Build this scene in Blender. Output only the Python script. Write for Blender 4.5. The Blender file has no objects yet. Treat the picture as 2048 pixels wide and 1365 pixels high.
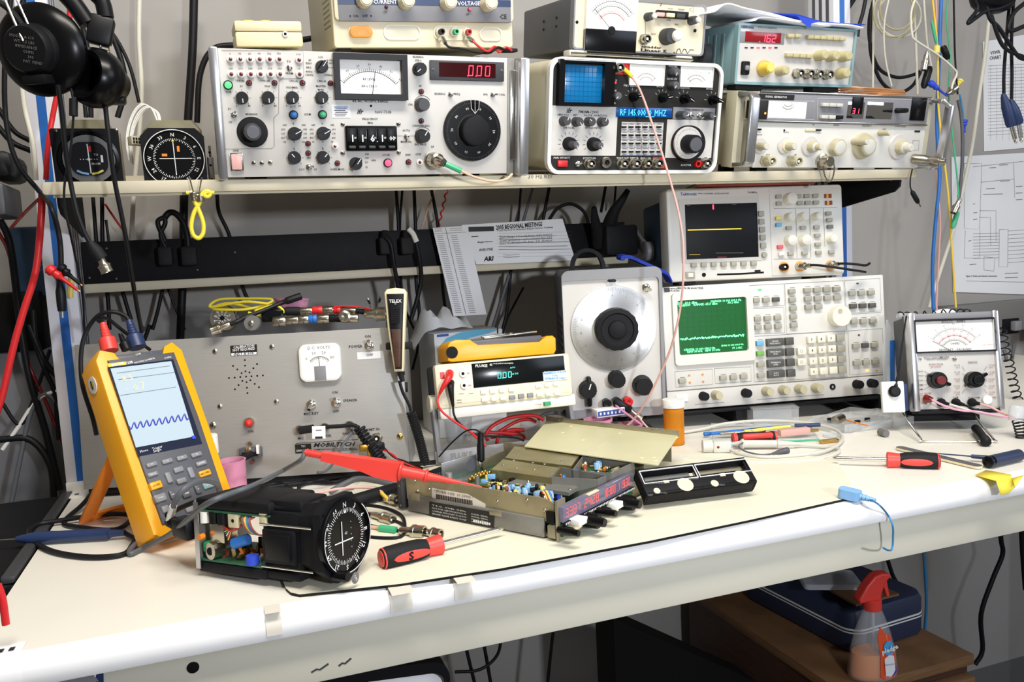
import bpy,bmesh,math,random
from mathutils import Vector as V,Matrix,Euler
RN=random.Random(11)
S=bpy.context.scene
COL=S.collection
# ------------------------------------------------------------- camera
W,H,F=2048,1365,1633.8
PITCH,YAW,ROLL=0.1011,-0.336,-0.0511
BENCH=0.92
EYE=V((0.4207,-0.7323,BENCH+0.300))
_r=V((math.cos(YAW),math.sin(YAW),0))
FWD=V((-math.sin(YAW)*math.cos(PITCH),math.cos(YAW)*math.cos(PITCH),-math.sin(PITCH)))
_u=_r.cross(FWD)
RIGHT=_r*math.cos(ROLL)+_u*math.sin(ROLL)
UP=_u*math.cos(ROLL)-_r*math.sin(ROLL)
cd=bpy.data.cameras.new('camera');cam=bpy.data.objects.new('camera',cd);COL.objects.link(cam)
cd.sensor_fit='HORIZONTAL';cd.sensor_width=36;cd.lens=36*F/W;cd.clip_start=.02
cam.matrix_world=Matrix(((RIGHT.x,UP.x,-FWD.x,EYE.x),(RIGHT.y,UP.y,-FWD.y,EYE.y),(RIGHT.z,UP.z,-FWD.z,EYE.z),(0,0,0,1)))
S.camera=cam
# ------------------------------------------------------------- light
S.view_settings.view_transform='Standard';S.view_settings.look='None'
S.view_settings.exposure=0.1;S.view_settings.gamma=1;S.view_settings.use_curve_mapping=False
wd=bpy.data.worlds.new('room_ambient');S.world=wd;wd.use_nodes=True
wd.node_tree.nodes['Background'].inputs[0].default_value=(1,.92,.82,1)
wd.node_tree.nodes['Background'].inputs[1].default_value=.15
def area_light(name,loc,target,sx,sy,power,col,spread=180):
 l=bpy.data.lights.new(name,'AREA');l.shape='RECTANGLE';l.size=sx;l.size_y=sy;l.energy=power;l.color=col
 l.spread=math.radians(spread)
 o=bpy.data.objects.new(name,l);COL.objects.link(o);o.location=loc
 o.rotation_euler=(V(target)-V(loc)).to_track_quat('-Z','Y').to_euler();return o
area_light('ceiling_light',(0.75,-0.62,2.45),(0.8,0.1,.9),1.2,.30,33,(1,.95,.86))
area_light("flash_light",(0.85,-1.2,BENCH+.40),(0.95,.5,BENCH+.30),.07,.07,4.6,(.88,.93,1),115)
area_light('window_light',(2.9,-1.9,2.15),(1.1,.3,1.1),1.5,1.1,24,(.72,.82,1))
# ------------------------------------------------------------- pixels to places
def ray(px,py):return FWD+RIGHT*((px-W/2)/F)-UP*((py-H/2)/F)
def onz(px,py,h=0.0):
 d=ray(px,py);return EYE+d*((BENCH+h-EYE.z)/d.z)
def ony(px,py,y):
 d=ray(px,py);return EYE+d*((y-EYE.y)/d.y)
def onp(px,py,O,n):
 d=ray(px,py);return EYE+d*((O-EYE).dot(n)/d.dot(n))
 # ------------------------------------------------------------- materials
MATS={}
def lin(h):
 if isinstance(h,str):
  c=[int(h[i:i+2],16)/255 for i in(0,2,4)]
 else:c=h
 return tuple((x/12.92 if x<=.04045 else((x+.055)/1.055)**2.4)for x in c)+(1,)
def mat(name,col,rough=.5,metal=0,emit=0,noise=0,nscale=40,glass=0,alpha=1,bump=0,ior=1.45,coat=0,aniso=0,stretch=None,col2=None):
 m=bpy.data.materials.new(name);m.use_nodes=True;nt=m.node_tree;b=nt.nodes['Principled BSDF'];I=b.inputs
 c=lin(col);I['Base Color'].default_value=c;I['Roughness'].default_value=rough;I['Metallic'].default_value=metal
 if max(c[:3])<.03 and not metal:I['Specular IOR Level'].default_value=.22
 if emit:I['Emission Color'].default_value=c;I['Emission Strength'].default_value=emit
 if glass:I['Transmission Weight'].default_value=glass;I['IOR'].default_value=ior
 if alpha<1:I['Alpha'].default_value=alpha
 if coat:I['Coat Weight'].default_value=coat;I['Coat Roughness'].default_value=.06
 if aniso:I['Anisotropic'].default_value=aniso
 if noise or bump:
  tc=nt.nodes.new('ShaderNodeTexCoord');n=nt.nodes.new('ShaderNodeTexNoise');n.inputs['Scale'].default_value=nscale;n.inputs['Detail'].default_value=4
  mp=nt.nodes.new('ShaderNodeMapping');nt.links.new(tc.outputs['Object'],mp.inputs[0]);nt.links.new(mp.outputs[0],n.inputs['Vector'])
  if stretch:mp.inputs['Scale'].default_value=stretch
  if noise:
   r=nt.nodes.new('ShaderNodeValToRGB');nt.links.new(n.outputs[0],r.inputs[0])
   d=lin(col2)if col2 else tuple(x*(1-noise)for x in c[:3])+(1,)
   r.color_ramp.elements[0].position=.32;r.color_ramp.elements[0].color=d
   r.color_ramp.elements[1].position=.62;r.color_ramp.elements[1].color=c
   nt.links.new(r.outputs[0],I['Base Color'])
  if bump:
   bp=nt.nodes.new('ShaderNodeBump');bp.inputs['Strength'].default_value=bump;bp.inputs['Distance'].default_value=.001
   nt.links.new(n.outputs[0],bp.inputs['Height']);nt.links.new(bp.outputs[0],I['Normal'])
 MATS[name]=m
for a in[('wall','A6A29E',.8,0,0,.05,9,0,1,.15),('floor','57534D',.6,0,0,.2,12),('bench','EFEBE0',.38,0,0,.035,7),('bullnose_lit','F1F1F3',.30,0,0,.03,9),('rail','D6D2C2',.45,0,0,.04,6),('matc','E8E4D0',.5,0,0,.05,14),('matedge','1B1717',.6),('shelf','CFC6AE',.45,0,0,.05,10),('shelf_shaded','B9AB86',.5),('white','EEEDE8',.45),('paper','ECEDF0',.8,0,0,.03,12),('upright','E3E3EC',.35,.0,0,.04,8),('alu','CFCFD2',.28,.9,0,.08,30),('stripe','1D63B5',.4),('black','131316',.42),('blackm','16161A',.6,0,0,.25,60),('blackg','0B0B0D',.26),('rubber','1E1E20',.62),('cord','18181B',.45),('greycord','5B5E63',.5),('palecord','D9D6C8',.5),('dark','050506',.6),('chrome','E2E0DA',.16,1),('steel','B9B5AA',.3,1,0,.15,80),('nickel','C4BEAE',.25,1),('brass','C9A25A',.3,1),('gold','B98F3F',.35,1),('panel','CBC8C4',.42,0,0,.03,14),('panelw','DDDBD5',.42,0,0,.02,14),('ivory','E2D8BC',.45,0,0,.02,12),('beige','DDD6C0',.45,0,0,.03,12),('cream','E9E2CC',.42),('case','BDB79F',.5,0,0,.06,16),('grey','9C9B98',.36,.15,0,.05,22),('greyd','6F6E6C',.5),('charcoal','3A3B3E',.5,0,0,.08,40),('slate','55565C',.45,0,0,.05,40),('midgrey','86868B',.45,0,0,.05,30),('hp','DCDAD4',.42,0,0,.02,12),('hpkey','A5A294',.5),('hpkeyd','55534F',.5),('hpkeyw','EFEBDA',.45),('keyblue','6FB2DA',.45),('keygreen','74B052',.45),('keyyel','E8D66A',.45),('keyred','E0606A',.45),('red','CE1E22',.4),('redc','D7282C',.38),('redp','E8443C',.42),('maroon','6E0B10',.22,0,0,0,40,0,1,0,1.45,.6),('orange','F08A24',.4),('orangeb','EFA04A',.4),('yellow','F4A913',.38,0,0,.04,12),('yelcord','E8D53A',.45),('yeltape','F5E14A',.6),('yelw','EBC94A',.5),('blue','2A6FC0',.42),('bluel','82B2DE',.45),('bluecord','3C85B8',.45),('navy','24365E',.42),('teal','83A3A9',.5,0,0,.05,20),('tekblue','24405A',.5),('bluestrap','16339C',.8),('royal','2647C8',.6),('green','2F9A5C',.45),('greenc','45B080',.45),('pcb','2F6A4C',.5,0,0,.3,90),('pink','E3A6C0',.35),('peach','DDB79A',.45),('copper','C98F62',.35,.4),('pinkcord','D9A9A0',.45),('salmon','E5B0AA',.35),('brick','9A4231',.7,0,0,.15,30),('knobw','CFCDC4',.45),('knobt','BDB48A',.5),('knobhp','BDB698',.48),('wood','4C2E1F',.5,0,0,.45,14,0,1,0,1.45,0,0,(1,1,14)),('woodl','86613F',.6,0,0,.3,14,0,1,0,1.45,0,0,(1,1,14)),('bluecase','2A3450',.48,0,0,.1,120,0,1,.2),('chassis','A8A18A',.38,.6,0,.3,26),('chassisg','A9A080',.4,.55,0,.3,24),('platebrass','9A9164',.36,.6,0,.3,26),('cover','DAD5AC',.42,.1,0,.06,14),('lead','8C8B86',.5,.4,0,.2,40),('labelk','2A2927',.4),('skin_tape','DFD8CB',.55),('ledred','FF2038',.4,0,6),('ledred2','FF3A55',.4,0,3),('ledgrn','30E850',.4,0,2.2),('ledgr2','4ADE6A',.4,0,1.6),('ledamb','FF9A2C',.4,0,4),('vfd','38E0B8',.4,0,2.2),('vfdb','46C8FF',.4,0,1.6),('crtgrn','6CFFA0',.4,0,3.2),('crtyel','FFC830',.4,0,2),('digit','FF5A48',.4,0,.9),('filter','6E6A80',.14),('glint','C9C8CE',.5),('crtblue','0F6AA0',.2,0,.16),('crtbluel','0E5E94',.2),('crtg','0E5A26',.35,0,.12),('crtgl','136028',.3),('crtk','101014',.5),('vfdbg','0C4284',.2,0,.3),('lcd','AEBFCB',.16,0,.12),('lcdk','20263C',.2),('wave','3038B0',.4),('redwin','330509',.1),('redwin2','8A1E22',.15),('smoke','101214',.18),('meterface','F2F1EE',.5,0,0,0),('ink','2B2A2C',.7),('inkg','6A6868',.7),('inkr','B8322E',.7),('inkb','2E66B4',.7),('inkw','E4E4E4',.6),('tan','C9A86A',.6),('bone','E3D7B2',.45),('labelb','4DA3DC',.5),('labelbl','2D4FA0',.5),('tissue','F1F2F4',.85),('boxblue','63BBE2',.55),('orangelab','E8552A',.4),('purple','5B3FA0',.45),('ribr','C4463A',.5),('mirror','D8D8DA',.06,1)]:mat(*a)
mat('glass',(1,1,1),.03,0,0,0,40,1,1,0,1.3)
mat('clearp',(.90,.91,.92),.14,0,0,0,40,0,.24)
mat('amber',(.99,.72,.25),.12,0,0,0,40,.7,1,0,1.15)
mat('oil',(1,.60,.08),.05,0,0,0,40,.2,1,0,1.2)
mat('lenspink',(.97,.72,.84),.2,0,0,0,40,.55,1,0,1.2)
mat('poly',(.88,.90,.93),.3,0,0,0,40,0,.42)
mat('dial','E4E4E6',.30,1,0,.05,60,0,1,0,1.45,0,.85)
_n=MATS['dial'].node_tree;_t=_n.nodes.new('ShaderNodeTangent');_t.direction_type='RADIAL';_t.axis='Y';_n.links.new(_t.outputs[0],_n.nodes['Principled BSDF'].inputs['Tangent'])
mat('brush','A3A19D',.40,.12,0,.07,30,0,1,0,1.45,0,0,(1,1,30))
# ------------------------------------------------------------- mesh building
TXT={}
def glyphs(s,bold=0,shear=0):
 k=(s,bold,shear)
 if k not in TXT:
  cu=bpy.data.curves.new('text','FONT');cu.body=s;cu.size=1;cu.resolution_u=1;cu.offset=bold;cu.shear=shear
  ob=bpy.data.objects.new('text',cu);me=ob.to_mesh()
  vs=[(v.co.x,v.co.y)for v in me.vertices];fs=[tuple(p.vertices)for p in me.polygons]
  ob.to_mesh_clear();bpy.data.objects.remove(ob);bpy.data.curves.remove(cu)
  x0=min([v[0]for v in vs]or[0]);x1=max([v[0]for v in vs]or[0])
  TXT[k]=([(v[0]-(x0+x1)/2,v[1]-.35)for v in vs],fs,x1-x0)
 return TXT[k]
def smooth(pts,k=6):
 P=[V(p)for p in pts]
 if len(P)<3:return P
 out=[]
 for i in range(len(P)-1):
  a=P[i-1]if i else P[0]*2-P[1];b=P[i];c=P[i+1];d=P[i+2]if i+2<len(P)else P[-1]*2-P[-2]
  for j in range(k):
   t=j/k;out.append(.5*((2*b)+(c-a)*t+(2*a-5*b+4*c-d)*t*t+(3*b-a-3*c+d)*t**3))
 return out+[P[-1]]
def rrect(x0,x1,z0,z1,r,n=5):
 o=[]
 for cx,cz,a in((x1-r,z1-r,0),(x0+r,z1-r,90),(x0+r,z0+r,180),(x1-r,z0+r,270)):
  for i in range(n+1):
   t=math.radians(a+90*i/n);o.append((cx+r*math.cos(t),cz+r*math.sin(t)))
 return o
def circ(x,z,r,n=24):return[(x+r*math.cos(2*math.pi*i/n),z+r*math.sin(2*math.pi*i/n))for i in range(n)]
class MB:
 def __init__(s):s.v=[];s.f=[];s.fm=[];s.m=[]
 def mi(s,m):
  if m not in s.m:s.m.append(m)
  return s.m.index(m)
 def raw(s,vs,fs,m):
  b=len(s.v);s.v.extend(tuple(v)for v in vs);i=s.mi(m)
  for f in fs:s.f.append(tuple(b+k for k in f));s.fm.append(i)
  return s
 def box(s,x0,x1,y0,y1,z0,z1,m,bev=0,seg=2,M=None):
  vs=[V((x,y,z))for z in(z0,z1)for y in(y0,y1)for x in(x0,x1)]
  fs=[(0,2,3,1),(4,5,7,6),(0,1,5,4),(2,6,7,3),(0,4,6,2),(1,3,7,5)]
  if bev:
   bm=bmesh.new();bv=[bm.verts.new(v)for v in vs];[bm.faces.new([bv[k]for k in f])for f in fs]
   bev=min(bev,.49*min(abs(x1-x0),abs(y1-y0),abs(z1-z0)))
   bmesh.ops.bevel(bm,geom=bm.edges[:],offset=bev,segments=seg,profile=.5,affect='EDGES')
   bm.verts.index_update();vs=[v.co.copy()for v in bm.verts];fs=[[v.index for v in f.verts]for f in bm.faces];bm.free()
  if M is not None:vs=[M@v for v in vs]
  return s.raw(vs,fs,m)
 def prism(s,poly,a,b,m,ax='y',M=None,taper=None):
  """polygon in (x,z) from y=a to y=b ; ax 'z': polygon in (x,y) from z=a to b ; ax 'x': polygon in (y,z)"""
  n=len(poly)
  f={'y':lambda p,c:V((p[0],c,p[1])),'z':lambda p,c:V((p[0],p[1],c)),'x':lambda p,c:V((c,p[0],p[1]))}[ax]
  q=taper or poly
  vs=[f(p,a)for p in poly]+[f(p,b)for p in q]
  if M is not None:vs=[M@v for v in vs]
  fs=[tuple(range(n)),tuple(range(2*n-1,n-1,-1))]+[(i,n+i,n+(i+1)%n,(i+1)%n)for i in range(n)]
  return s.raw(vs,fs,m)
 def soft(s,poly,a,b,m,e=.002,ax='y',M=None):
  """prism whose a side (front) has a rounded-over edge e"""
  cx=sum(p[0]for p in poly)/len(poly);cz=sum(p[1]for p in poly)/len(poly)
  wx=max(abs(p[0]-cx)for p in poly);wz=max(abs(p[1]-cz)for p in poly);sg=1 if b>a else-1
  n=len(poly);f={'y':lambda p,c:V((p[0],c,p[1])),'z':lambda p,c:V((p[0],p[1],c)),'x':lambda p,c:V((c,p[0],p[1]))}[ax]
  vs=[]
  for k,(ins,dy)in enumerate(((e,0),(e*.3,e*.3),(0,e),(0,abs(b-a)))):
   vs+=[f((cx+(p[0]-cx)*(1-ins/wx),cz+(p[1]-cz)*(1-ins/wz)),a+sg*dy)for p in poly]
  if M is not None:vs=[M@v for v in vs]
  fs=[tuple(range(n)),tuple(range(4*n-1,3*n-1,-1))]
  for k in range(3):fs+=[(k*n+i,k*n+n+i,k*n+n+(i+1)%n,k*n+(i+1)%n)for i in range(n)]
  return s.raw(vs,fs,m)
 def ring(s,po,pi,a,b,m,M=None):
  n=len(po);vs=[V((p[0],y,p[1]))for y in(a,b)for q in(po,pi)for p in q]
  if M is not None:vs=[M@v for v in vs]
  fs=[]
  for i in range(n):
   j=(i+1)%n
   fs+=[(i,j,n+j,n+i),(2*n+i,3*n+i,3*n+j,2*n+j),(i,2*n+i,2*n+j,j),(n+i,n+j,3*n+j,3*n+i)]
  return s.raw(vs,fs,m)
 def lathe(s,prof,m,o=(0,0,0),d=(0,-1,0),n=24,fl=None):
  """prof [(radius, distance along d)]; fl=(count, depth, from, to) flutes"""
  o=V(o);d=V(d).normalized();a=d.orthogonal().normalized();b=d.cross(a);vs=[];fs=[]
  for r,t in prof:
   for i in range(n):
    th=2*math.pi*i/n;rr=r
    if fl and fl[2]<=t<=fl[3]:rr=r*(1-fl[1]*(.5+.5*math.cos(fl[0]*th)))
    vs.append(o+d*t+(a*math.cos(th)+b*math.sin(th))*rr)
  for k in range(len(prof)-1):
   for i in range(n):
    j=(i+1)%n;fs.append((k*n+i,k*n+j,k*n+n+j,k*n+n+i))
  if prof[0][0]>1e-6:fs.append(tuple(range(n-1,-1,-1)))
  if prof[-1][0]>1e-6:fs.append(tuple((len(prof)-1)*n+i for i in range(n)))
  return s.raw(vs,fs,m)
 def cyl(s,p,q,r,m,n=12,r1=None):
  d=V(q)-V(p);return s.lathe([(r,0),(r if r1 is None else r1,d.length)],m,p,d,n)
 def tube(s,pts,r,m,n=7,rad=None):
  if n==7:n=12 if r>.0025 else 9
  P=[V(p)for p in pts];T=[]
  for i in range(len(P)):
   t=(P[min(i+1,len(P)-1)]-P[max(i-1,0)]);T.append(t.normalized()if t.length>1e-9 else V((0,0,1)))
  a=T[0].orthogonal().normalized();vs=[];fs=[]
  for i,p in enumerate(P):
   a=(a-T[i]*a.dot(T[i]));a=a.normalized()if a.length>1e-6 else T[i].orthogonal().normalized();b=T[i].cross(a);rr=rad[i]if rad else r
   vs+=[p+(a*math.cos(2*math.pi*k/n)+b*math.sin(2*math.pi*k/n))*rr for k in range(n)]
  for i in range(len(P)-1):
   fs+=[(i*n+k,i*n+(k+1)%n,i*n+n+(k+1)%n,i*n+n+k)for k in range(n)]
  fs+=[tuple(range(n-1,-1,-1)),tuple((len(P)-1)*n+k for k in range(n))]
  return s.raw(vs,fs,m)
 def sph(s,c,r,m,n=12,sc=(1,1,1),M=None):
  vs=[];fs=[];h=n//2
  for i in range(h+1):
   for j in range(n):
    a=math.pi*i/h;b=2*math.pi*j/n
    q=V((c[0]+r*sc[0]*math.sin(a)*math.cos(b),c[1]+r*sc[1]*math.sin(a)*math.sin(b),c[2]+r*sc[2]*math.cos(a)))
    vs.append(M@q if M is not None else q)
  for i in range(h):fs+=[(i*n+j,i*n+n+j,i*n+n+(j+1)%n,i*n+(j+1)%n)for j in range(n)]
  return s.raw(vs,fs,m)
 def text(s,t,x,z,size,m,y=-.0006,ang=0,bold=0,shear=0,wid=None,M=None):
  vs,fs,w=glyphs(t,bold,shear);k=size;kx=k*(wid/(w*k))if wid and w else k
  c,sn=math.cos(-math.radians(ang)),math.sin(-math.radians(ang));o=[]
  for a,b in vs:
   a,b=a*kx,b*k;q=V((x+a*c-b*sn,y,z+a*sn+b*c));o.append(M@q if M is not None else q)
  return s.raw(o,fs,m)
 def strip(s,pts,w,m,y=-.0005,M=None):
  vs=[];fs=[];n=len(pts)
  for i in range(n):
   a=pts[max(i-1,0)];b=pts[min(i+1,n-1)];dx,dz=b[0]-a[0],b[1]-a[1];l=math.hypot(dx,dz)or 1
   for sg in(1,-1):
    q=V((pts[i][0]-dz/l*w/2*sg,y,pts[i][1]+dx/l*w/2*sg));vs.append(M@q if M is not None else q)
  fs=[(2*i,2*i+1,2*i+3,2*i+2)for i in range(n-1)]
  return s.raw(vs,fs,m)
 def flat(s,pts,m):return s.raw(pts,[tuple(range(len(pts)))],m)
 def mesh(s,name,ang=38):
  me=bpy.data.meshes.new(name);me.from_pydata(s.v,[],s.f)
  for k in s.m:me.materials.append(MATS[k])
  me.polygons.foreach_set('material_index',s.fm);me.polygons.foreach_set('use_smooth',[True]*len(s.f))
  me.update();me.set_sharp_from_angle(angle=math.radians(ang));return me
def obj(name,me,parent=None,loc=None,rot=None):
 if isinstance(me,MB):me=me.mesh(name)
 o=bpy.data.objects.new(name,me);COL.objects.link(o)
 if parent is not None:o.parent=parent
 if loc is not None:o.location=loc
 if rot is not None:o.rotation_euler=rot
 return o
def tag(o,label,cat,group=None,kind=None):
 o['label']=label;o['category']=cat
 if group:o['group']=group
 if kind:o['kind']=kind
 return o
def struct(name,mb,label=None):
 o=obj(name,mb);o['kind']='structure'
 if label:o['label']=label
 return o
CACHE={}
def rd(v):return max(.00025,round(v*4000)/4000)
class Thing:
 """a thing's Empty with its own frame: x right, y away from the viewer, z up; pixel helpers land on its front plane"""
 def __init__(s,name,label,cat,O,ex=(1,0,0),tilt=0,ez=None,group=None):
  ex=V(ex).normalized()
  if ez is None:
   hb=V((0,0,1)).cross(ex).normalized();t=math.radians(tilt);ez=V((0,0,1))*math.cos(t)+hb*math.sin(t)
  ez=V(ez).normalized();ey=ez.cross(ex);s.O,s.ex,s.ey,s.ez=V(O),ex,ey,ez
  s.M=Matrix(((ex.x,ey.x,ez.x,O[0]),(ex.y,ey.y,ez.y,O[1]),(ex.z,ey.z,ez.z,O[2]),(0,0,0,1)))
  s.o=bpy.data.objects.new(name,None);s.o.empty_display_size=.02;COL.objects.link(s.o);s.o.matrix_world=s.M;tag(s.o,label,cat,group)
  s.pr=MB();s.I=s.M.inverted()
 def L(s,px,py,off=0):
  P=onp(px,py,s.O-s.ey*off,s.ey);d=P-s.O;return d.dot(s.ex),d.dot(s.ez)
 def LY(s,px,py,x):
  P=onp(px,py,s.O+s.ex*x,s.ex);d=P-s.O;return d.dot(s.ey),d.dot(s.ez)
 def LZ(s,px,py,z):
  P=onp(px,py,s.O+s.ez*z,s.ez);d=P-s.O;return d.dot(s.ex),d.dot(s.ey)
 def sv(s,px,py,off=0):return math.dist(s.L(px,py-5,off),s.L(px,py+5,off))/10
 def sh(s,px,py,off=0):return math.dist(s.L(px-5,py,off),s.L(px+5,py,off))/10
 def part(s,name,me,loc=None,rot=None,parent=None):return obj(name,me,parent or s.o,loc,rot)
 def box(s,name,a,b,y0,y1,m,bev=.0008,off=0,r=None):
  """a front box between two pixel corners"""
  x0,z0=s.L(a[0],a[1],off);x1,z1=s.L(b[0],b[1],off);x0,x1=sorted((x0,x1));z0,z1=sorted((z0,z1))
  mb=MB()
  if r:mb.soft(rrect(x0,x1,z0,z1,r),y0,y1,m,bev)
  else:mb.box(x0,x1,y0,y1,z0,z1,m,bev)
  return s.part(name,mb)
 def txt(s,t,px,py,hpx,m='ink',ang=0,off=.0006,bold=.012,shear=0,wpx=None):
  x,z=s.L(px,py,off);s.pr.text(t,x,z,hpx*1.42*s.sv(px,py,off),m,-off,ang,bold,shear,wpx*s.sh(px,py,off)if wpx else None)
 def line(s,pts,wpx=1,m='ink',off=.0005):
  q=[s.L(a,b,off)for a,b in pts];s.pr.strip(q,wpx*s.sv(*pts[0]),m,-off)
 def arc(s,px,py,rpx,a0,a1,wpx,m='ink',off=.0005,n=20):
  x,z=s.L(px,py,off);k=s.sv(px,py,off);r=rpx*k
  s.pr.strip([(x+r*math.sin(math.radians(a0+(a1-a0)*i/n)),z+r*math.cos(math.radians(a0+(a1-a0)*i/n)))for i in range(n+1)],wpx*k,m,-off)
 def ticks(s,px,py,r0,r1,a0,a1,n,wpx,m='ink',off=.0005):
  x,z=s.L(px,py,off);k=s.sv(px,py,off)
  for i in range(n):
   a=math.radians(a0+(a1-a0)*i/max(1,n-1));s.pr.strip([(x+r0*k*math.sin(a),z+r0*k*math.cos(a)),(x+r1*k*math.sin(a),z+r1*k*math.cos(a))],wpx*k,m,-off)
 def done(s,name='panel_lettering'):
  if s.pr.f:s.part(name,s.pr)
  s.pr=MB()
 def at(s,px,py,off=0):
  x,z=s.L(px,py,off);return(x,-off,z)
  # --- little controls, shared meshes
 def knob(s,px,py,rpx,d=.014,m='black',cap=None,ptr=0,pm='inkw',skirt=0,name='knob',fl=(18,.06),off=0,taper=.92):
  r=rd(rpx*s.sv(px,py));k=('knob',r,d,m,cap,pm,skirt,fl,taper)
  if k not in CACHE:
   b=MB()
   if skirt:b.lathe([(r*skirt,0),(r*skirt,.0015),(r*skirt*.92,.003)],m,n=28)
   b.lathe([(r,0),(r,d*.15),(r*.99,d*.2),(r*taper,d*.93),(r*taper*.9,d)],m,n=36,fl=(fl[0],fl[1],d*.2,d*.94)if fl else None)
   if cap:b.lathe([(r*.80*taper,d*.9),(r*.80*taper,d*1.02),(r*.7*taper,d*1.06)],cap,n=24)
   if pm:b.box(-r*.06,r*.06,-d*1.075 if cap else-d*1.02,-d*.9,r*.15,r*.86*taper,pm)
   CACHE[k]=b.mesh(name)
  x,z=s.L(px,py,off+d*.5);return s.part(name,CACHE[k],(x,-off,z),(0,math.radians(ptr),0))
 def bar(s,px,py,rpx,d=.014,m='black',ptr=0,pm='inkw',name='selector_knob',skirt=1.0):
  r=rd(rpx*s.sv(px,py));k=('bar',r,d,m,pm,skirt)
  if k not in CACHE:
   b=MB();b.lathe([(r*skirt,0),(r*skirt,d*.35),(r*skirt*.93,d*.42)],m,n=28)
   b.prism([(-r*.34,-r*.95),(r*.34,-r*.95),(r*.34,r*.9),(0,r*1.12),(-r*.34,r*.9)],-d*.4,-d,m)
   if pm:b.box(-r*.05,r*.05,-d*1.02,-d,0,r*1.02,pm)
   CACHE[k]=b.mesh(name)
  return s.part(name,CACHE[k],s.at(px,py),(0,math.radians(ptr),0))
 def toggle(s,px,py,rpx,dirn=0,name='toggle_switch',m='chrome'):
  r=rd(rpx*s.sv(px,py));k=('tog',r,m)
  if k not in CACHE:
   b=MB();b.lathe([(r,0),(r,r*.5),(r*.8,r*.6)],m,n=6);b.lathe([(r*.66,r*.5),(r*.62,r*1.1),(r*.4,r*1.25)],m,n=14)
   b.tube([(0,-r*1.1,0),(0,-r*1.9,r*.55),(0,-r*2.4,r*.95)],r*.25,m,8,[r*.22,r*.34,r*.38]);CACHE[k]=b.mesh(name)
  return s.part(name,CACHE[k],s.at(px,py),(0,math.radians(dirn),0))
 def lamp(s,px,py,rpx,m='maroon',bez='black',d=.004,name='indicator_lamp'):
  r=rd(rpx*s.sv(px,py));k=('lamp',r,m,bez,d)
  if k not in CACHE:
   b=MB();b.lathe([(r,0),(r,d*.5),(r*.86,d*.62)],bez,n=20);rr=r*(.58 if bez=='white' else .78);b.lathe([(rr,d*.4),(rr*.95,d*.8),(rr*.65,d*1.15),(0,d*1.3)],m,n=18);CACHE[k]=b.mesh(name)
  return s.part(name,CACHE[k],s.at(px,py))
 def screw(s,px,py,rpx,m='nickel',ang=20,name='screw'):
  r=rd(rpx*s.sv(px,py));k=('scr',r,m)
  if k not in CACHE:
   b=MB();b.lathe([(r,0),(r*.95,r*.3),(r*.6,r*.55),(0,r*.65)],m,n=16);b.box(-r*.7,r*.7,-r*.68,-r*.5,-r*.09,r*.09,'dark');b.box(-r*.09,r*.09,-r*.68,-r*.5,-r*.7,r*.7,'dark');CACHE[k]=b.mesh(name)
  return s.part(name,CACHE[k],s.at(px,py),(0,math.radians(ang),0))
 def bnc(s,px,py,rpx,d=.012,m='nickel',name='coax_socket',base=1.35):
  r=rd(rpx*s.sv(px,py));k=('bnc',r,d,m,base)
  if k not in CACHE:
   b=MB();b.lathe([(r*base,0),(r*base,d*.18)],m,n=6 if base>1.2 else 20)
   b.lathe([(r,d*.18),(r,d*.95),(r*.95,d),(r*.72,d),(r*.72,d*.5),(0,d*.5)],m,n=22);b.lathe([(r*.71,d*.52),(r*.71,d*.55),(0,d*.55)],'dark',n=18)
   b.lathe([(r*.3,d*.5),(r*.3,d*.9),(r*.14,d*.92),(0,d*.92)],'white',n=10);b.box(-r*1.16,r*1.16,-d*.8,-d*.65,-r*.12,r*.12,m);CACHE[k]=b.mesh(name)
  x,z=s.L(px,py,d*.6);return s.part(name,CACHE[k],(x,0,z),(0,.6,0))
 def jack(s,px,py,rpx,m='black',hole='dark',d=.006,name='jack_socket'):
  r=rd(rpx*s.sv(px,py));k=('jack',r,m,hole,d)
  if k not in CACHE:
   b=MB();b.lathe([(r,0),(r,d*.8),(r*.9,d),(r*.5,d),(r*.5,d*.3),(0,d*.3)],m,n=22);b.lathe([(r*.49,d*.31),(0,d*.32)],hole,n=16);CACHE[k]=b.mesh(name)
  return s.part(name,CACHE[k],s.at(px,py))
 def btn(s,px,py,wpx,hpx,d=.004,m='hpkey',bev=.0007,name='push_button',rec=None,taper=0):
  w=rd(wpx*s.sh(px,py));h=rd(hpx*s.sv(px,py));k=('btn',w,h,d,m,bev,rec)
  if k not in CACHE:
   b=MB();b.box(-w/2,w/2,-d,0,-h/2,h/2,m,bev)
   if rec:b.box(-w*.5-.0006,w*.5+.0006,-.0006,0,-h*.5-.0006,h*.5+.0006,rec)
   CACHE[k]=b.mesh(name)
  x,z=s.L(px,py,d);return s.part(name,CACHE[k],(x,0,z))
SEG={'0':'abcdef','1':'bc','2':'abged','3':'abgcd','4':'fgbc','5':'afgcd','6':'afgedc','7':'abc','8':'abcdefg','9':'abfgcd'}
def seg7(mb,s,x,z,h,w,gap,m,y,th=None,slant=.08):
 th=th or h*.11
 for ch in s:
  if ch=='.':
   mb.strip([(x-gap*.55,z-h/2),(x-gap*.55+th,z-h/2)],th,m,y);continue
  P={'a':((0,1),(1,1)),'b':((1,1),(1,0)),'c':((1,0),(1,-1)),'d':((0,-1),(1,-1)),'e':((0,0),(0,-1)),'f':((0,1),(0,0)),'g':((0,0),(1,0))}
  for c in SEG.get(ch,''):
   (a,b),(c2,d)=P[c];mb.strip([(x+a*w+b*h/2*slant,z+b*h/2),(x+c2*w+d*h/2*slant,z+d*h/2)],th,m,y)
  x+=w+gap
def single(name,mb,label,cat,group=None):return tag(obj(name,mb),label,cat,group)
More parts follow.
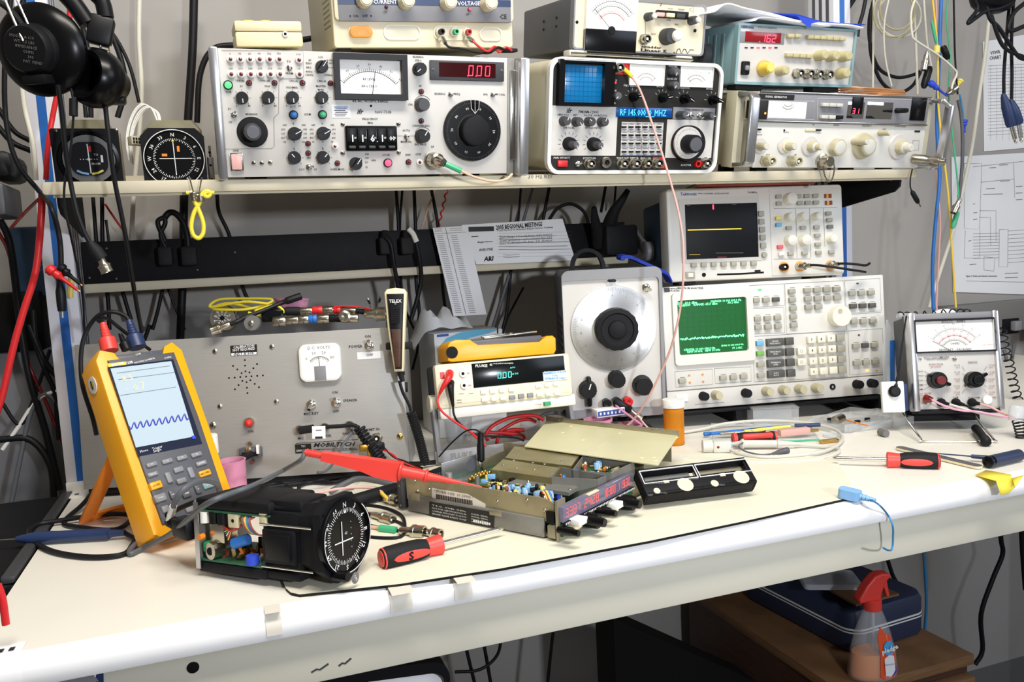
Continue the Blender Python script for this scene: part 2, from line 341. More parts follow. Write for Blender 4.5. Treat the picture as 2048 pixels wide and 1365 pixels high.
def wire(name,label,cat,pts,r,m,group=None,k=6,n=7,extra=None):
 b=MB();b.tube(smooth(pts,k),r,m,n);o=single(name,b,label,cat,group)
 for nm,mb in(extra or[]):obj(nm,mb,o)
 return o
def helix(path,R,r_turn,turns,k=10):
 """a coil of radius R around a smooth path"""
 P=smooth(path,10);n=int(turns*k);out=[];L=[0]
 for i in range(1,len(P)):L.append(L[-1]+(P[i]-P[i-1]).length)
 a=None;j=0
 for i in range(n+1):
  d=L[-1]*i/n
  while j<len(P)-2 and L[j+1]<d:j+=1
  t=(d-L[j])/max(1e-9,L[j+1]-L[j]);p=P[j].lerp(P[j+1],t);T=(P[j+1]-P[j]).normalized()
  if a is None:a=T.orthogonal().normalized()
  a=(a-T*a.dot(T)).normalized();b=T.cross(a);th=2*math.pi*i/k
  out.append(p+(a*math.cos(th)+b*math.sin(th))*R)
 return out
 # ============================================================= room shell and bench
WALL_Y=0.80
b=MB();b.box(-2.2,3.6,WALL_Y,WALL_Y+.1,0,2.6,'wall');struct('wall_back',b)
b=MB();b.box(-2.2,3.6,-3.0,WALL_Y,-.05,0,'floor');struct('floor',b)
b=MB();b.box(-2.2,3.6,WALL_Y-.012,WALL_Y,0,.09,'greyd');struct('baseboard_back',b)
BX0,BX1=.200,2.25
bench=bpy.data.objects.new('workbench',None);COL.objects.link(bench);bench.location=(BX0,0,0)
tag(bench,'long cream workbench with a rounded front edge and all the instruments on it','workbench')
def benchpart(name,mb):o=obj(name,mb,bench);o.location=(-BX0,0,0);return o
b=MB();z=BENCH;b.box(BX0,BX1,.012,.785,z-.028,z,'bench');benchpart('worktop',b)
b=MB();prof=[(.012,z)]+[(.012-.016*math.sin(a),z-.016+.016*math.cos(a))for a in[math.pi/16*i for i in range(1,9)]]+[(-.004,z-.020),(-.002,z-.026),(.004,z-.028),(.012,z-.028)]
b.prism([(p[0],p[1])for p in prof],BX0,BX1,'bullnose_lit','x');benchpart('front_edge',b)  # bluish daylight on the rounded edge is put into its colour
b=MB();b.box(BX0+.0,BX1,.012,.03,z-.081,z-.028,'rail',.001)
for px,py,ln in((640,1338,.016),(690,1326,.012)):
 q=onp(px,py,V((0,.0118,0)),V((0,1,0)));b.strip([(q.x-ln/2,q.z-.002),(q.x-ln/5,q.z),(q.x,q.z-.001),(q.x+ln/2,q.z+.003)],.0018,'charcoal',.0116)
benchpart('front_rail',b)
q=onp(386,1336,V((0,.0118,0)),V((0,1,0)));b=MB();b.lathe([(.0052,0),(.0052,.0005),(.0038,.0006),(0,.0007)],'dark',(q.x,.012,q.z));benchpart('rail_hole',b)
for x in(BX0+.06,BX1-.10):
 b=MB();b.box(x-.02,x+.02,.50,.56,0,z-.028,'rail',.003);b.box(x-.02,x+.02,.05,.62,0,.04,'rail',.003);benchpart('leg',b)
 # uprights with their blue stripe and grooved sides
UPX=[]
for bx,by,tx,ty in((121,700,116,520),(1692,545,1688,450)):
 c=ony(tx,ty,.55);UPX.append(c.x)
for i,x in enumerate(UPX):
 b=MB();w=.0195;b.box(x-w,x+w,.55,.62,z,1.95,'upright',.0008)
 for sx in(-1,1):
  for k in range(3):
   y0=.562+k*.019;b.box(x+sx*w-.0006,x+sx*w+.0006,y0,y0+.008,z+.004,1.95,'slate')
 up=benchpart('upright_post',b)
 b=MB();b.box(x-.0055,x+.0055,.5493,.55,z+.012,1.95,'stripe');o=obj('blue_stripe',b,up)
 if i==0:
  b=MB();b.box(x-w,x+w+.002,.515,.55,z,z+.002,'white',.0005);b.box(x-w,x+w+.002,.545,.549,z,z+.016,'white',.0005);b.lathe([(.003,0),(.003,.001)],'slate',(x-.004,.528,z+.002),(0,0,1),12);obj('foot_bracket',b,up)
  # tilted instrument shelf
TILT=-10.0
_t=math.radians(TILT);SEY=V((0,math.cos(_t),-math.sin(_t)));SEZ=V((0,math.sin(_t),math.cos(_t)))
SY=.36
SO=ony(82,365,SY);SR=ony(1834,336,SY);SLEN=SR.x-SO.x
shelf=Thing('instrument_shelf','beige forward tilted metal shelf above the bench carrying the row of test sets','shelf',SO,(1,0,0),TILT)
lipz=shelf.L(82,391)[1]
b=MB();b.box(.010,SLEN-.010,.004,.34,-.0185,-.0155,'shelf');shelf.part('shelf_tray',b)
b=MB();b.soft(rrect(0,SLEN,lipz,0,.004),-.002,.004,'shelf',.0016)
b.text('30 Hz REF',shelf.L(1080,352)[0],shelf.L(1080,352)[1],.009,'inkg',-.0026);shelf.part('front_lip',b)
x0=shelf.L(174,397)[0];x1=shelf.L(1721,360)[0]
b=MB();b.box(x0,x1,.100,.125,lipz-.0085,-.0185,'shelf_shaded',.001);shelf.part('stiffener',b)  # shelf beige with the shade under the lip mixed into the colour
for x,d in((.012,1),(SLEN-.022,-1)):
 b=MB();b.prism([(.012,-.0187),(.012,-.030),(.022,-.040),(.17,-.088),(.182,-.088),(.188,-.0187)],x,x+.004,'blackm','x');b.lathe([(.002,0),(.002,.001)],'steel',(x+.0045 if d>0 else x-.0005,.03,-.02),(d,0,0),10);shelf.part('support_arm',b)
 # outlet strip between the uprights
O=ony(166,588,.655);P=ony(1140,533,.655)
st=Thing('outlet_strip','long black faced power strip with a beige bottom lip under the instrument shelf','power strip',O,P-O)
zl=st.L(170,569)[1];zt=st.L(172,484)[1];ln=st.L(1255,520)[0]
b=MB();b.soft(rrect(0,ln,0,zl,.003),-.004,.05,'shelf',.002);st.part('lower_lip',b)
b=MB();b.box(.003,ln,.006,.05,zl,zt,'blackm',.001)
for px,py in((212,497),(232,558),(178,556),(395,540),(410,560),(470,505),(640,545)):b.lathe([(.0016,0),(.0012,.0006),(0,.0007)],'greyd',(st.L(px,py)[0],.006,st.L(px,py)[1]),n=8)
st.part('face_plate',b)
b=MB();b.box(-.006,.0,-.004,.05,0,zt+.05,'rail',.001);b.lathe([(.0035,0),(.0035,.001)],'steel',(-.003,-.004,zt+.035),n=10);st.part('end_bracket',b)
def plug(px,py,w,h,kind):
 x,zz=st.L(px,py);k=st.sv(px,py);w*=k;h*=k;b=MB()
 b.soft(rrect(x-w/2,x+w/2,zz-h/2,zz+h*.25,.004),-.020,.006,'rubber',.003)
 b.tube([(x,-.012,zz+h*.2),(x,-.012,zz+h*.55)],.004,'rubber',8,[.0075,.0045]);return b
for px,py,w,h,lab in((331,507,27,50,'black power plug at the strip, left one of the left pair'),(378,507,30,50,'black power plug at the strip, right one of the left pair'),(768,487,26,46,'black power plug at the strip, left one of the pair by the paper list'),(810,487,26,46,'black power plug at the strip, right one of the pair by the paper list')):
 bb=plug(px,py,w,h,0);bb.v=[tuple(st.M@V(v))for v in bb.v];single('power_plug',bb,lab,'plug','power plugs on the outlet strip')
 # ============================================================= instruments on the tilted shelf
def shelfthing(name,label,cat,bl,br,off=0.0):
 O0=SO-SEY*off
 a=onp(bl[0],bl[1],O0,SEY);c=onp(br[0],br[1],O0,SEY);ex=(c-a).normalized();return Thing(name,label,cat,a,ex,ez=ex.cross(SEY))
def lift(T,z=.0006):
 '''lowest local z that still clears the shelf tray'''
 v=z-(shelf.I@T.O).z;return max(0.0,v)if z>0 else v
def feet(T,w,d):
 for x in(.03,w-.05):
  for y in(.03,d):b=MB();b.box(x,x+.02,y,y+.02,lift(T,-.0152),lift(T)+.0004 if lift(T)else .0004,'rubber',.001);T.part('rubber_foot',b)
def body(t,w,h,d,m,bev=.002,y0=.001,name='case'):
 b=MB();b.box(0,w,y0,d,0,h,m,bev);return t.part(name,b)
 # ---- navigation test set
q=lambda X,Y:(400+X/3.689,Y/3.689)
q2=lambda X,Y:(640+X/3.689,Y/3.689)
nav=shelfthing('test_set','wide silver navigation test set with a big black tuning dial, on the shelf','test instrument',(453,355),(1013,347),.008)
T=nav;w=T.L(1014,345)[0];h=T.L(441,96)[1]
b=MB();b.box(0,w,.004,.30,lift(T),h-.001,'case',.002)
b.lathe([(.022,0),(.022,.012),(.019,.014),(.019,.02)],'blackg',(w,.10,h*.45),(1,0,0),24);T.part('case',b)
b=MB();b.box(0,w,0,.004,0,h,'panel',.0008);T.part('front_panel',b)
for X0,X1,s in((421,440,-1),(1014,1050,1)):
 x0=T.L(X0+6 if s<0 else X0,230)[0];x1=T.L(X1+6 if s<0 else X1-2,230)[0];b=MB()
 if s<0:b.box(x0,x1,-.012,.012,-.003,h+.001,'alu',.003)
 else:
  xm=x0+(x1-x0)*.42;b.box(xm,x1,-.022,.012,-.002,h,'alu',.003);b.box(x0,xm,-.001,.012,-.002,h,'lead',.001);b.box(x0+.003,xm,-.004,-.001,h*.12,h*.9,'chrome',.001)
 T.part('handle',b)
for i,X in enumerate((225,297,369,440,514,585)):
 for Y,lab in((438,('0','30','60','90','120','150')[i]),(548,('180','210','240','270','300','330')[i])):
  x=X+(6 if Y>500 else 0)
  T.lamp(*q(x,Y),7.6,'maroon','white',.005,'push_button');T.txt(lab,*q(x-3,Y-43),4.2,'inkg')
for Y,lab in((443,'+10'),(549,'-10')):T.lamp(*q(730+(Y>500)*4,Y),7.6,'maroon','white',.005,'push_button');T.txt(lab,*q(726,Y-43),4.2,'inkg')
T.toggle(*q(660,497),6,180);T.txt('TO',*q(655,453),4.2);T.txt('FROM',*q(660,541),4.2)
T.lamp(*q(207,628),9.6,'ledgr2','black',.006);T.txt('VOR',*q(210,678),4.2)
for X,Y,lx,ly,s in((362,612,298,595,'UNCAL'),(550,612,485,595,'UNCAL'),(756,612,693,596,'UNCAL'),(963,615,902,598,'UNCAL')):
 T.lamp(*q(X,Y),6);T.txt(s,*q(lx,ly),4)
for X,Y,s in((305,635,'30'),(497,635,'9960'),(680,645,'1020/MKR'),(893,635,'MASTER'),(893,662,'MOD')):T.txt(s,*q(X,Y),4)
for X,Y,a in((312,722,178),(505,720,178),(685,720,178),(902,720,176),(700,1165,320),(912,1163,40)):
 T.knob(*q(X,Y),13,.015,'black',None,a);T.ticks(*q(X,Y),14.5,17.5,-135,135,7,.7);
for X,Y,s in((270,780,'0'),(363,780,'80'),(462,780,'0'),(556,780,'80'),(640,780,'0'),(735,780,'60'),(685,786,'LOC'),(897,786,'GS'),(218,803,'D1'),(225,900,'GS'),(380,842,'BEARING'),(795,843,'DDM'),(690,913,'0'),(903,913,'0'),(695,1098,'0'),(905,1095,'0'),(265,1112,'LINE'),(752,1251,'LOC'),(850,1250,'GS'),(1013,1250,'OVER MOD'),(803,1165,'150')):T.txt(s,*q(X,Y),4)
T.bar(*q(897,493),12.5,.017,'black',35);
for X,Y,s in((889,421,'0-30'),(812,443,'RF'),(803,466,'ZERO'),(803,497,'BRG'),(805,528,'400Hz'),(808,552,'1300Hz'),(948,553,'3000Hz'),(958,444,'0-100'),(964,466,'OFF')):T.txt(s,*q(X,Y),3.7)
T.lamp(*q(690,848),9.2,'blue','black',.006,'push_button');T.lamp(*q(903,846),9.2,'greenc','black',.006,'push_button')
for X,Y,sgn in((697,987,0),(908,985,1)):
 T.bar(*q(X,Y),13.5,.016,'black',62,skirt=1.0)
 vals=('.045','.091','.175','.400','90')if sgn else('.046','.093','.155','.200','150')
 for k,(s,yy)in enumerate(zip(vals,(922,955,986,1017,1047))):
  T.txt(s,*q(X-85+(12 if k in(0,4)else 0),yy),3.6);T.txt(s,*q(X+77-(10 if k in(0,4)else 0),yy),3.6)
 T.txt('v',*q(X-2,1046),5)
T.toggle(*q(250,848),6.5,20)
x=q(387,976);T.knob(*x,31,.004,'blackm',None,0,None,fl=None,name='dial_skirt');T.knob(q(387,976)[0],q(0,976)[1],18.5,.024,'charcoal','slate',0,None,name='knob')
T.box('line_switch',q(215,1127),q(325,1262),-.003,0,'chrome',.001);T.box('switch_cap',q(227,1138),q(313,1251),-.0055,-.002,'salmon',.001)
for X,Y in((396,1203),(456,1204),(518,1200)):T.screw(*q(X,Y),4.6)
for X,Y in((797,1060),(798,1130),(1013,1204)):T.lamp(*q(X,Y),5.6)
T.lamp(*q(994,1080),6,'maroon','white',.005,'push_button');T.toggle(*q(805,1232),7,80)
for pts in(((160,372),(760,372),(766,560),(750,580),(600,582),(583,600),(580,838),(560,852),(545,870),(548,1080),(530,1097),(190,1100)),):T.line([q(*p)for p in pts],.8,'inkg')
T.line([q(945,498),q(1000,498)],.8,'inkg')
def meter(T,a,bb,m_frame='black',face='meterface',fw=.08,depth=.006,arcs=((.92,50,'ink'),),cx=.5,cz=-.25,need=8,red=None,name='panel_meter',needm='ink',fr=True,lim=48,glassy=False):
 x0,z0=T.L(a[0],bb[1]);x1,z1=T.L(bb[0],a[1]);w,h=x1-x0,z1-z0;f=fw*h;b=MB()
 if fr:b.ring([(x0,z0),(x1,z0),(x1,z1),(x0,z1)],[(x0+f,z0+f),(x1-f,z0+f),(x1-f,z1-f),(x0+f,z1-f)],-depth,0,m_frame)
 b.box(x0+f*.5,x1-f*.5,-.0006,0,z0+f*.5,z1-f*.5,face);o=T.part(name,b)
 n=MB();X=x0+w*cx;Z=z0+h*cz
 for rr,wd_,m in arcs:
  r=h*rr;n.strip([(X+r*math.sin(math.radians(t)),Z+r*math.cos(math.radians(t)))for t in range(-lim,lim+1,4)],h*.010,m,-.0009)
  for k in range(31):
   t=math.radians(-lim+2*lim*k/30);l=.055 if k%5 else .10
   n.strip([(X+r*math.sin(t),Z+r*math.cos(t)),(X+(r+h*l)*math.sin(t),Z+(r+h*l)*math.cos(t))],h*.008,m,-.0009)
   if k%5==0:n.text(str(k*2),X+(r+h*.15)*math.sin(t),Z+(r+h*.15)*math.cos(t),h*.07,m,-.0009,math.degrees(t))
 T.part('meter_scale',n,None,None,o)
 n=MB();t=math.radians(need);r=h*(arcs[0][0]+.02);r0=max(.12-cz,.1)*h if cz<0 else .02*h
 n.strip([(X+r0*math.sin(t),Z+r0*math.cos(t)),(X+r*math.sin(t),Z+r*math.cos(t))],h*.012,needm,-.0016);T.part('needle',n,None,None,o);return o,(x0,z0,w,h)
o,g=meter(T,q2(108,408),q2(632,732),'black','meterface',.125,.010,((.80,40,'ink'),),.49,-.18,9)
x,z=T.L(*q2(364,584));b=MB();b.text('RF LEVEL',x,z,.0042,'ink',-.001);x,z=T.L(*q2(364,635));b.text('BRG ZERO',x,z,.0042,'ink',-.001);T.part('meter_lettering',b,None,None,o)
T.txt('IFR, INC. WICHITA, KANSAS',*q2(373,748),4.2);T.lamp(*q2(376,782),2.4,'dark','dark',.001,'adjuster')
T.box('calibration_sticker',q2(85,772),q2(225,871),-.0005,0,'paper',0)
for k in range(6):T.line([q2(105+(k%2)*8,790+k*13),q2(205-(k%3)*9,790+k*13)],1.2,'inkb' if k<2 else 'ink',.0008)
T.txt('ifr',*q2(298,822),10,'ink',0,bold=.02,shear=.25);T.txt('NAV-750B',*q2(467,826),5.5,'inkg');T.txt('FREQUENCY',*q2(370,878),4);T.txt('MHz',*q2(372,906),4)
T.box('thumbwheel_frame',q2(180,927),q2(567,1112),-.006,0,'blackg',.002)
b=MB();x0,z0=T.L(*q2(195,1098));x1,z1=T.L(*q2(552,942))
for i,s in enumerate(('1','1','6','1','00')):
 a=x0+(x1-x0)*i/5;c=x0+(x1-x0)*(i+1)/5
 b.box(a+.0006,c-.0006,-.0085,-.005,z0+(z1-z0)*.3,z1-.001,'black',.0015);b.text(s,(a+c)/2+.0008,z0+(z1-z0)*.5,.012 if len(s)<2 else .0075,'inkw',-.0090,bold=.02);b.text('=',c-.0022,z0+(z1-z0)*.52,.006,'inkw',-.0090)
 b.box(a+.002,c-.002,-.010,-.005,z0+.0005,z0+.004,'charcoal',.001)
b.text('.',x0+(x1-x0)*.605,z0+(z1-z0)*.5,.014,'inkw',-.0091);T.part('thumbwheel_digits',b)
for X,Y in((167,917),(578,915),(167,1130),(580,1126)):T.screw(*q2(X,Y),4.6)
T.bar(*q2(262,1207),12.5,.016,'black',35)
for s,X,Y in(('200',347,1138),('100',347,1166),('50',343,1198),('25',343,1233),('kHz',398,1182)):T.txt(s,*q2(X,Y),3.8)
T.txt('LOCK',*q2(490,1143),4);T.lamp(*q2(499,1202),9,'ledred2','black',.006)
T.lamp(*q2(652,1196),5.6);T.lamp(*q2(733,1198),6,'maroon','white',.005,'push_button');T.txt('END',*q2(652,1142),4);T.txt('STEP',*q2(726,1140),4)
T.txt('BEARING',*q2(725,420),4);T.txt('ZERO',*q2(725,446),4);T.knob(*q2(738,508),13.5,.016,'black',None,232)
T.box('readout_frame',q2(806,443),q2(1352,603),-.004,0,'charcoal',.0008)
T.box('readout_window',q2(872,460),q2(1287,577),-.0046,-.003,'redwin',0)
b=MB();x,z=T.L(*q2(1090,523));k=T.sv(*q2(1090,523))/3.689;seg7(b,'000',x,z,72*k,34*k,34*k,'ledred',-.005,5.5*k);seg7(b,'.',x,z,78*k,30*k,22*k,'ledred',-.005,8*k);seg7(b,'.',x+66*k,z,78*k,30*k,22*k,'ledred',-.005,8*k);T.part('led_digits',b)
for X,Y in((829,515),(1333,523)):T.screw(*q2(X,Y),3,'greyd').location.y=-.004
T.txt('Af',*q2(740,633),4.2);T.lamp(*q2(746,676),5.6);T.knob(*q2(757,772),14,.018,'charcoal',None,0,None);T.txt('CAL',*q2(668,770),4);T.arc(*q2(757,772),18,-75,60,.8)
T.lamp(*q2(746,893),5.6);T.txt('CHANNELING',*q2(745,928),4);T.knob(*q2(760,1005),14,.018,'black',None,32);T.arc(*q2(760,1005),18,-65,50,.8);T.toggle(*q2(637,1007),6,165);T.txt('AUTO',*q2(637,963),4);T.txt('MANUAL',*q2(637,1046),4);T.txt('INC RATE',*q2(743,1066),4)
T.line([q2(568,1003),q2(612,1003)],.8,'inkg');T.line([q2(664,1003),q2(706,1003)],.8,'inkg')
T.toggle(*q2(962,695),5.5,90);T.toggle(*q2(1274,697),5.5,90);T.txt('BEARING',*q2(885,692),4);T.txt('FREQ',*q2(1012,693),4);T.txt('kHz',*q2(1222,695),4);T.txt('0.1 kHz',*q2(1335,697),4)
# the big dial
x,z=T.L(*q2(1120,965));k=T.sv(*q2(1120,965))/3.689;b=MB();b.lathe([(226*k,0),(226*k,.004),(220*k,.006),(0,.006)],'blackg',(x,0,z),n=64)
for i in range(100):
 a=2*math.pi*i/100;l=12 if i%5 else 22
 b.strip([(x+198*k*math.sin(a),z+198*k*math.cos(a)),(x+(198+l*.7)*k*math.sin(a),z+(198+l*.7)*k*math.cos(a))],1.4*k,'inkg',-.0062);b.strip([(x+122*k*math.sin(a),z+122*k*math.cos(a)),(x+(122-l*.6)*k*math.sin(a),z+(122-l*.6)*k*math.cos(a))],1.4*k,'inkg',-.0062)
for i in range(10):a=2*math.pi*i/10+.35;b.text(str(i*10),x+166*k*math.sin(a),z+166*k*math.cos(a),26*k,'inkw',-.0063,math.degrees(a))
dl=T.part('tuning_dial',b);b=MB();b.lathe([(112*k,.004),(112*k,.018),(104*k,.021),(88*k,.022),(0,.022)],'blackm',(x,0,z),n=48,fl=(40,.03,.005,.019));T.part('dial_knob',b,None,None,dl)
b=MB();x2,z2=T.L(*q2(1130,760));b.prism([(x2-33*k,z2+24*k),(x2-30*k,z2-40*k),(x2,z2-78*k),(x2+30*k,z2-40*k),(x2+33*k,z2+24*k)],-.0085,-.0070,'glass');b.strip([(x2,z2+20*k),(x2,z2-70*k)],3*k,'inkw',-.0088)
for s in(-1,1):b.strip([(x2+s*33*k,z2+20*k),(x2+s*30*k,z2-40*k),(x2,z2-78*k)],3*k,'inkw',-.0088)
T.part('cursor',b,None,None,dl)
T.txt('RF',*q2(832,1083),4);T.bnc(*q2(838,1180),12,.02,'nickel');T.done()
feet(T,w,.25)
# ---- beige project box on the test set
qb=q
pb=shelfthing('project_box','small cream plastic box on the left end of the navigation test set','box',q(268,345),q(765,345),-.015);T=pb
w=T.L(*q(765,345))[0];h=T.L(*q(268,150))[1]
b=MB();b.box(0,w,0,.10,0,h*.58,'bone',.003);T.part('lower_shell',b);b=MB();b.box(0,w,0,.10,h*.585,h,'bone',.003);T.part('lid',b)
T.jack(*q(628,252),6.5,'chrome','dark',.002);b=MB()
for X in(370,500):b.lathe([(.008,0),(.008,.003),(.006,.004)],'keyyel',(T.L(*q(X,155))[0],.04,h),(0,0,1))
T.part('rubber_button',b)
# ---- dual knob power supply
ps=shelfthing('power_supply','cream bench power supply with four knobs on top of the navigation test set','power supply',q2(108,352),q2(1425,352),-.02);T=ps
w=T.L(*q2(1425,352))[0];h=T.L(640,-110)[1]
b=MB();b.box(0,w,.004,.24,0,h,'case',.003);xl=0
for i in range(7):
 for j in range(14):b.lathe([(.0014,0),(.0014,.0003),(0,.0003)],'dark',(0,.02+i*.009+(j%2)*.0045,.028+j*.0065),(-1,0,0),6)
T.part('case',b);x0,z0=T.L(*q2(108,140));b=MB();b.soft(rrect(0,w,0,h,.004),0,.006,'ivory',.002);T.part('front_panel',b)
x0,z0=T.L(*q2(106,145));b=MB();b.soft(rrect(x0,w-.0,T.L(*q2(1430,168))[1],h,.005),-.006,0,'ivory',.002);T.part('upper_bezel',b)
x0,z0=T.L(*q2(140,135),.006);x1,z1=T.L(*q2(1408,160),.006);b=MB();b.box(x0,x1,-.0072,-.006,z0-.003,h-.006,'midgrey',.0004);b.box(x0,x1,-.0077,-.0071,T.L(*q2(140,30),.007)[1],T.L(*q2(140,-22),.007)[1],'navy');T.part('scale_panel',b)
T.txt('CURRENT',*q2(481,12),8,'inkw',-1,.0082,.02);T.txt('VOLTAGE',*q2(1098,25),8,'inkw',-1,.0082,.02);T.txt('CC',*q2(480,90),4,'ink',0,.0078);T.txt('CV',*q2(1088,106),4,'ink',0,.0078);T.txt('ON',*q2(263,117),5,'ink',0,.0078);T.txt('OFF',*q2(333,117),5,'ink',0,.0078);T.txt('CE',*q2(1353,122),9,'ink',0,.0078);T.line([q2(218,118),q2(228,118)],3,'ink',.0078);T.line([q2(372,117),q2(382,117)],3.4,'ink',.0078)
for X,Y in((330,0),(640,8),(950,18),(1248,26)):T.knob(*q2(X,Y),16,.022,'ivory','ivory',0,None,off=.007,fl=(24,.05))
for X,Y,m in((480,57,'maroon'),(1090,73,'ledred2')):T.lamp(*q2(X,Y),3.6,m,'black',.004).location.y=-.007
x,z=T.L(*q2(300,238));k=T.sv(*q2(300,238))/3.689;b=MB();b.soft(rrect(x-98*k,x+98*k,z-52*k,z+52*k,50*k,8),-.002,0,'cream',.001);b.soft(rrect(x-90*k,x+90*k,z-43*k,z+43*k,42*k,8),-.007,-.001,'orangeb',.002);b.text('POWER',x,z,.0062,'orange',-.0073,bold=.02);T.part('power_button',b)
for X,Y,wx,hz,nm in((605,240,148,55,'blank_recess'),(1258,253,95,53,'blank_recess'),(965,243,145,54,'terminal_recess')):
 x,z=T.L(*q2(X,Y));b=MB();r=hz*.9*k;b.ring(rrect(x-wx*k,x+wx*k,z-hz*k,z+hz*k,r,8),rrect(x-(wx-9)*k,x+(wx-9)*k,z-(hz-9)*k,z+(hz-9)*k,r*.85,8),-.0016,0,'cream');b.prism(rrect(x-(wx-9)*k,x+(wx-9)*k,z-(hz-9)*k,z+(hz-9)*k,r*.85,8),-.0004,0,'beige');T.part(nm,b)
for X,Y,m in((880,240,'black'),(985,240,'greenc'),(1078,243,'red')):
 x,z=T.L(*q2(X,Y));b=MB();b.lathe([(36*k,0),(36*k,.006),(30*k,.008)],'cream',(x,0,z),n=20);b.lathe([(25*k,.006),(25*k,.014),(22*k,.016),(13*k,.016),(13*k,.008),(0,.008)],m,(x,0,z),n=20,fl=(12,.08,.007,.015));T.part('binding_post',b)
for X in(130,1380):
 x,z=T.L(*q2(X,352));b=MB();b.box(x,x+.02,.01,.03,-.005,0,'rubber',.002);T.part('rubber_foot',b);b=MB();b.box(x,x+.02,.18,.2,-.005,0,'rubber',.002);T.part('rubber_foot',b)
T.done()
# ---- communications service monitor
q=lambda X,Y:(1040+X/3.688,Y/3.688)
T=shelfthing('service_monitor','white rimmed radio service monitor with a blue screen, middle of the shelf','test instrument',q(195,1285),q(1440,1278),.010);ifr=T
w=T.L(*q(1465,900))[0];h=T.L(*q(230,415))[1];x0=T.L(*q(205,800))[0]
po=rrect(x0,w,0,h,.018,8);pi=rrect(x0+.005,w-.005,.005,h-.005,.014,8)
b=MB();b.soft(rrect(x0+.002,w-.002,lift(T,.0055),h-.002,.018,8),.009,.34,'case',.001)
for s,xx in((-1,x0+.002),(1,w-.002)):b.lathe([(.028,0),(.028,.008),(.025,.012),(.025,.018),(.022,.02)],'blackg',(xx,.12,h*.47),(s,0,0),28);b.lathe([(.0265,.009),(.0265,.0115)],'chrome',(xx,.12,h*.47),(s,0,0),28)
T.part('case',b);b=MB();b.ring(po,pi,-.004,.0075,'white');T.part('front_rim',b)
b=MB();b.prism(pi,.0,.006,'labelk');T.part('front_panel',b)
T.box('lower_panel',q(222,1148),q(722,790),-.0003,0,'panel',0);
T.box('keypad_panel',q(738,1148),q(1060,905),-.0003,0,'panel',0);T.box('tuning_panel',q(1068,1165),q(1430,888),-.0003,0,'panel',0);T.box('tone_panel',q(1125,878),q(1440,798),-.0003,0,'midgrey',0)
# screen hood
x0,z0=T.L(*q(262,775));x1,z1=T.L(*q(680,455));b=MB();b.ring([(x0,z0),(x1,z0),(x1,z1),(x0,z1)],[(x0+.008,z0+.004),(x1-.016,z0+.004),(x1-.016,z1-.004),(x0+.008,z1-.004)],-.012,0,'blackg');b.strip([(x0+.006,z1-.001),(x1,z1-.001)],.0008,'inkw',-.0125);hd=T.part('screen_hood',b)
x0,z0=T.L(*q(316,757));x1,z1=T.L(*q(610,487));b=MB();b.box(x0,x1,-.003,-.001,z0,z1,'crtblue',.001);sc=T.part('screen',b)
b=MB()
for i in range(9):xx=x0+(x1-x0)*(i+.5)/9;b.strip([(xx,z0+.001),(xx,z1-.001)],.0005 if i!=4 else .0011,'crtbluel',-.0033)
for i in range(8):zz=z0+(z1-z0)*(i+.5)/8;b.strip([(x0+.001,zz),(x1-.001,zz)],.0005 if i!=4 else .0011,'crtbluel',-.0033)
T.part('graticule',b,None,None,sc)
T.box('red_marker_panel',q(676,548),q(802,458),-.001,0,'red',0);T.bnc(*q(728,500),9.5,.018,'nickel');T.txt('LOCK',*q(698,592),3.4,'inkw');T.lamp(*q(699,611),3,'ledred','black',.003)
for a,bb,ned in(((798,482),(1065,628),50),((1172,492),(1425,640),-46)):meter(T,q(*a),q(*bb),'panelw','meterface',.03,.003,((.62,40,'ink'),(.45,40,'inkg')),.5,-.05,ned,lim=50)
T.lamp(*q(1392,538),3,'ledgrn','white',.0015)
for s,X,Y in(('VOLUME',1128,490),('SQUELCH',1120,582),('GEN',693,668),('FREQ ERROR',815,632),('MODE',1032,638),('MODULATION',1195,648),('METER',1398,655),('LOCK',685,760),('SCOPE/DEM',512,1168),('PWR OFF BATT',310,1165),('TONE OUT',757,1168),('DEMOD',843,1168),('EXT MOD',928,1170),('DUPLEX',1012,1168),('ANT/RF',1365,1168),('AUX PWR',1225,1218)):T.txt(s,*q(X,Y),3.8,'inkw')
for X,Y,a in((1138,533,200),(1132,630,210),(708,710,225)):T.knob(*q(X,Y),9.5,.016,'charcoal','slate',a)
for X,Y,a,lo in((830,715,88,-80),(1045,722,80,-60),(1205,730,120,-80),(1415,738,112,-90)):
 T.bar(*q(X,Y),9.5,.02,'blackg',a)
 for k in range(5):T.ticks(*q(X,Y),13,18,lo,70,5,.8,'inkw')
T.txt('ifr',*q(365,815),10,'ink',0,bold=.02,shear=.2);T.txt('FM/AM-1200S',*q(507,826),5.6)
for s,X,Y in(('VERT POS',318,848),('INT',410,850),('FOCUS',503,852),('HORIZ POS',595,853),('VERTICAL',360,943),('HORIZONTAL',543,944)):T.txt(s,*q(X,Y),4.2)
for X,Y,a in((333,893,20),(425,898,150),(517,898,310),(612,900,20)):T.knob(*q(X,Y),9.5,.016,'charcoal',None,a)
for X,Y in((370,1062),(550,1065)):
 T.knob(*q(X,Y),14,.012,'blackm',None,0,None);T.knob(q(X+12,Y)[0],q(X,Y+6)[1],8,.028,'charcoal','slate',150);T.ticks(*q(X-10,Y-4),18,24,-120,120,11,.8)
T.box('readout_window',q(705,862),q(1118,800),-.002,0,'vfdbg',.0005);x,z=T.L(*q(905,831));b=MB();b.text('RF 145.000_0_MHZ',x,z,.0125,'vfdb',-.0024,wid=T.sh(*q(905,831))*92);T.part('readout_digits',b)
for X,Y in((1195,850),(1395,855)):T.knob(*q(X,Y),8.5,.018,'charcoal','slate',100)
for X,Y in((1252,848),(1318,850)):T.toggle(*q(X,Y),6,150)
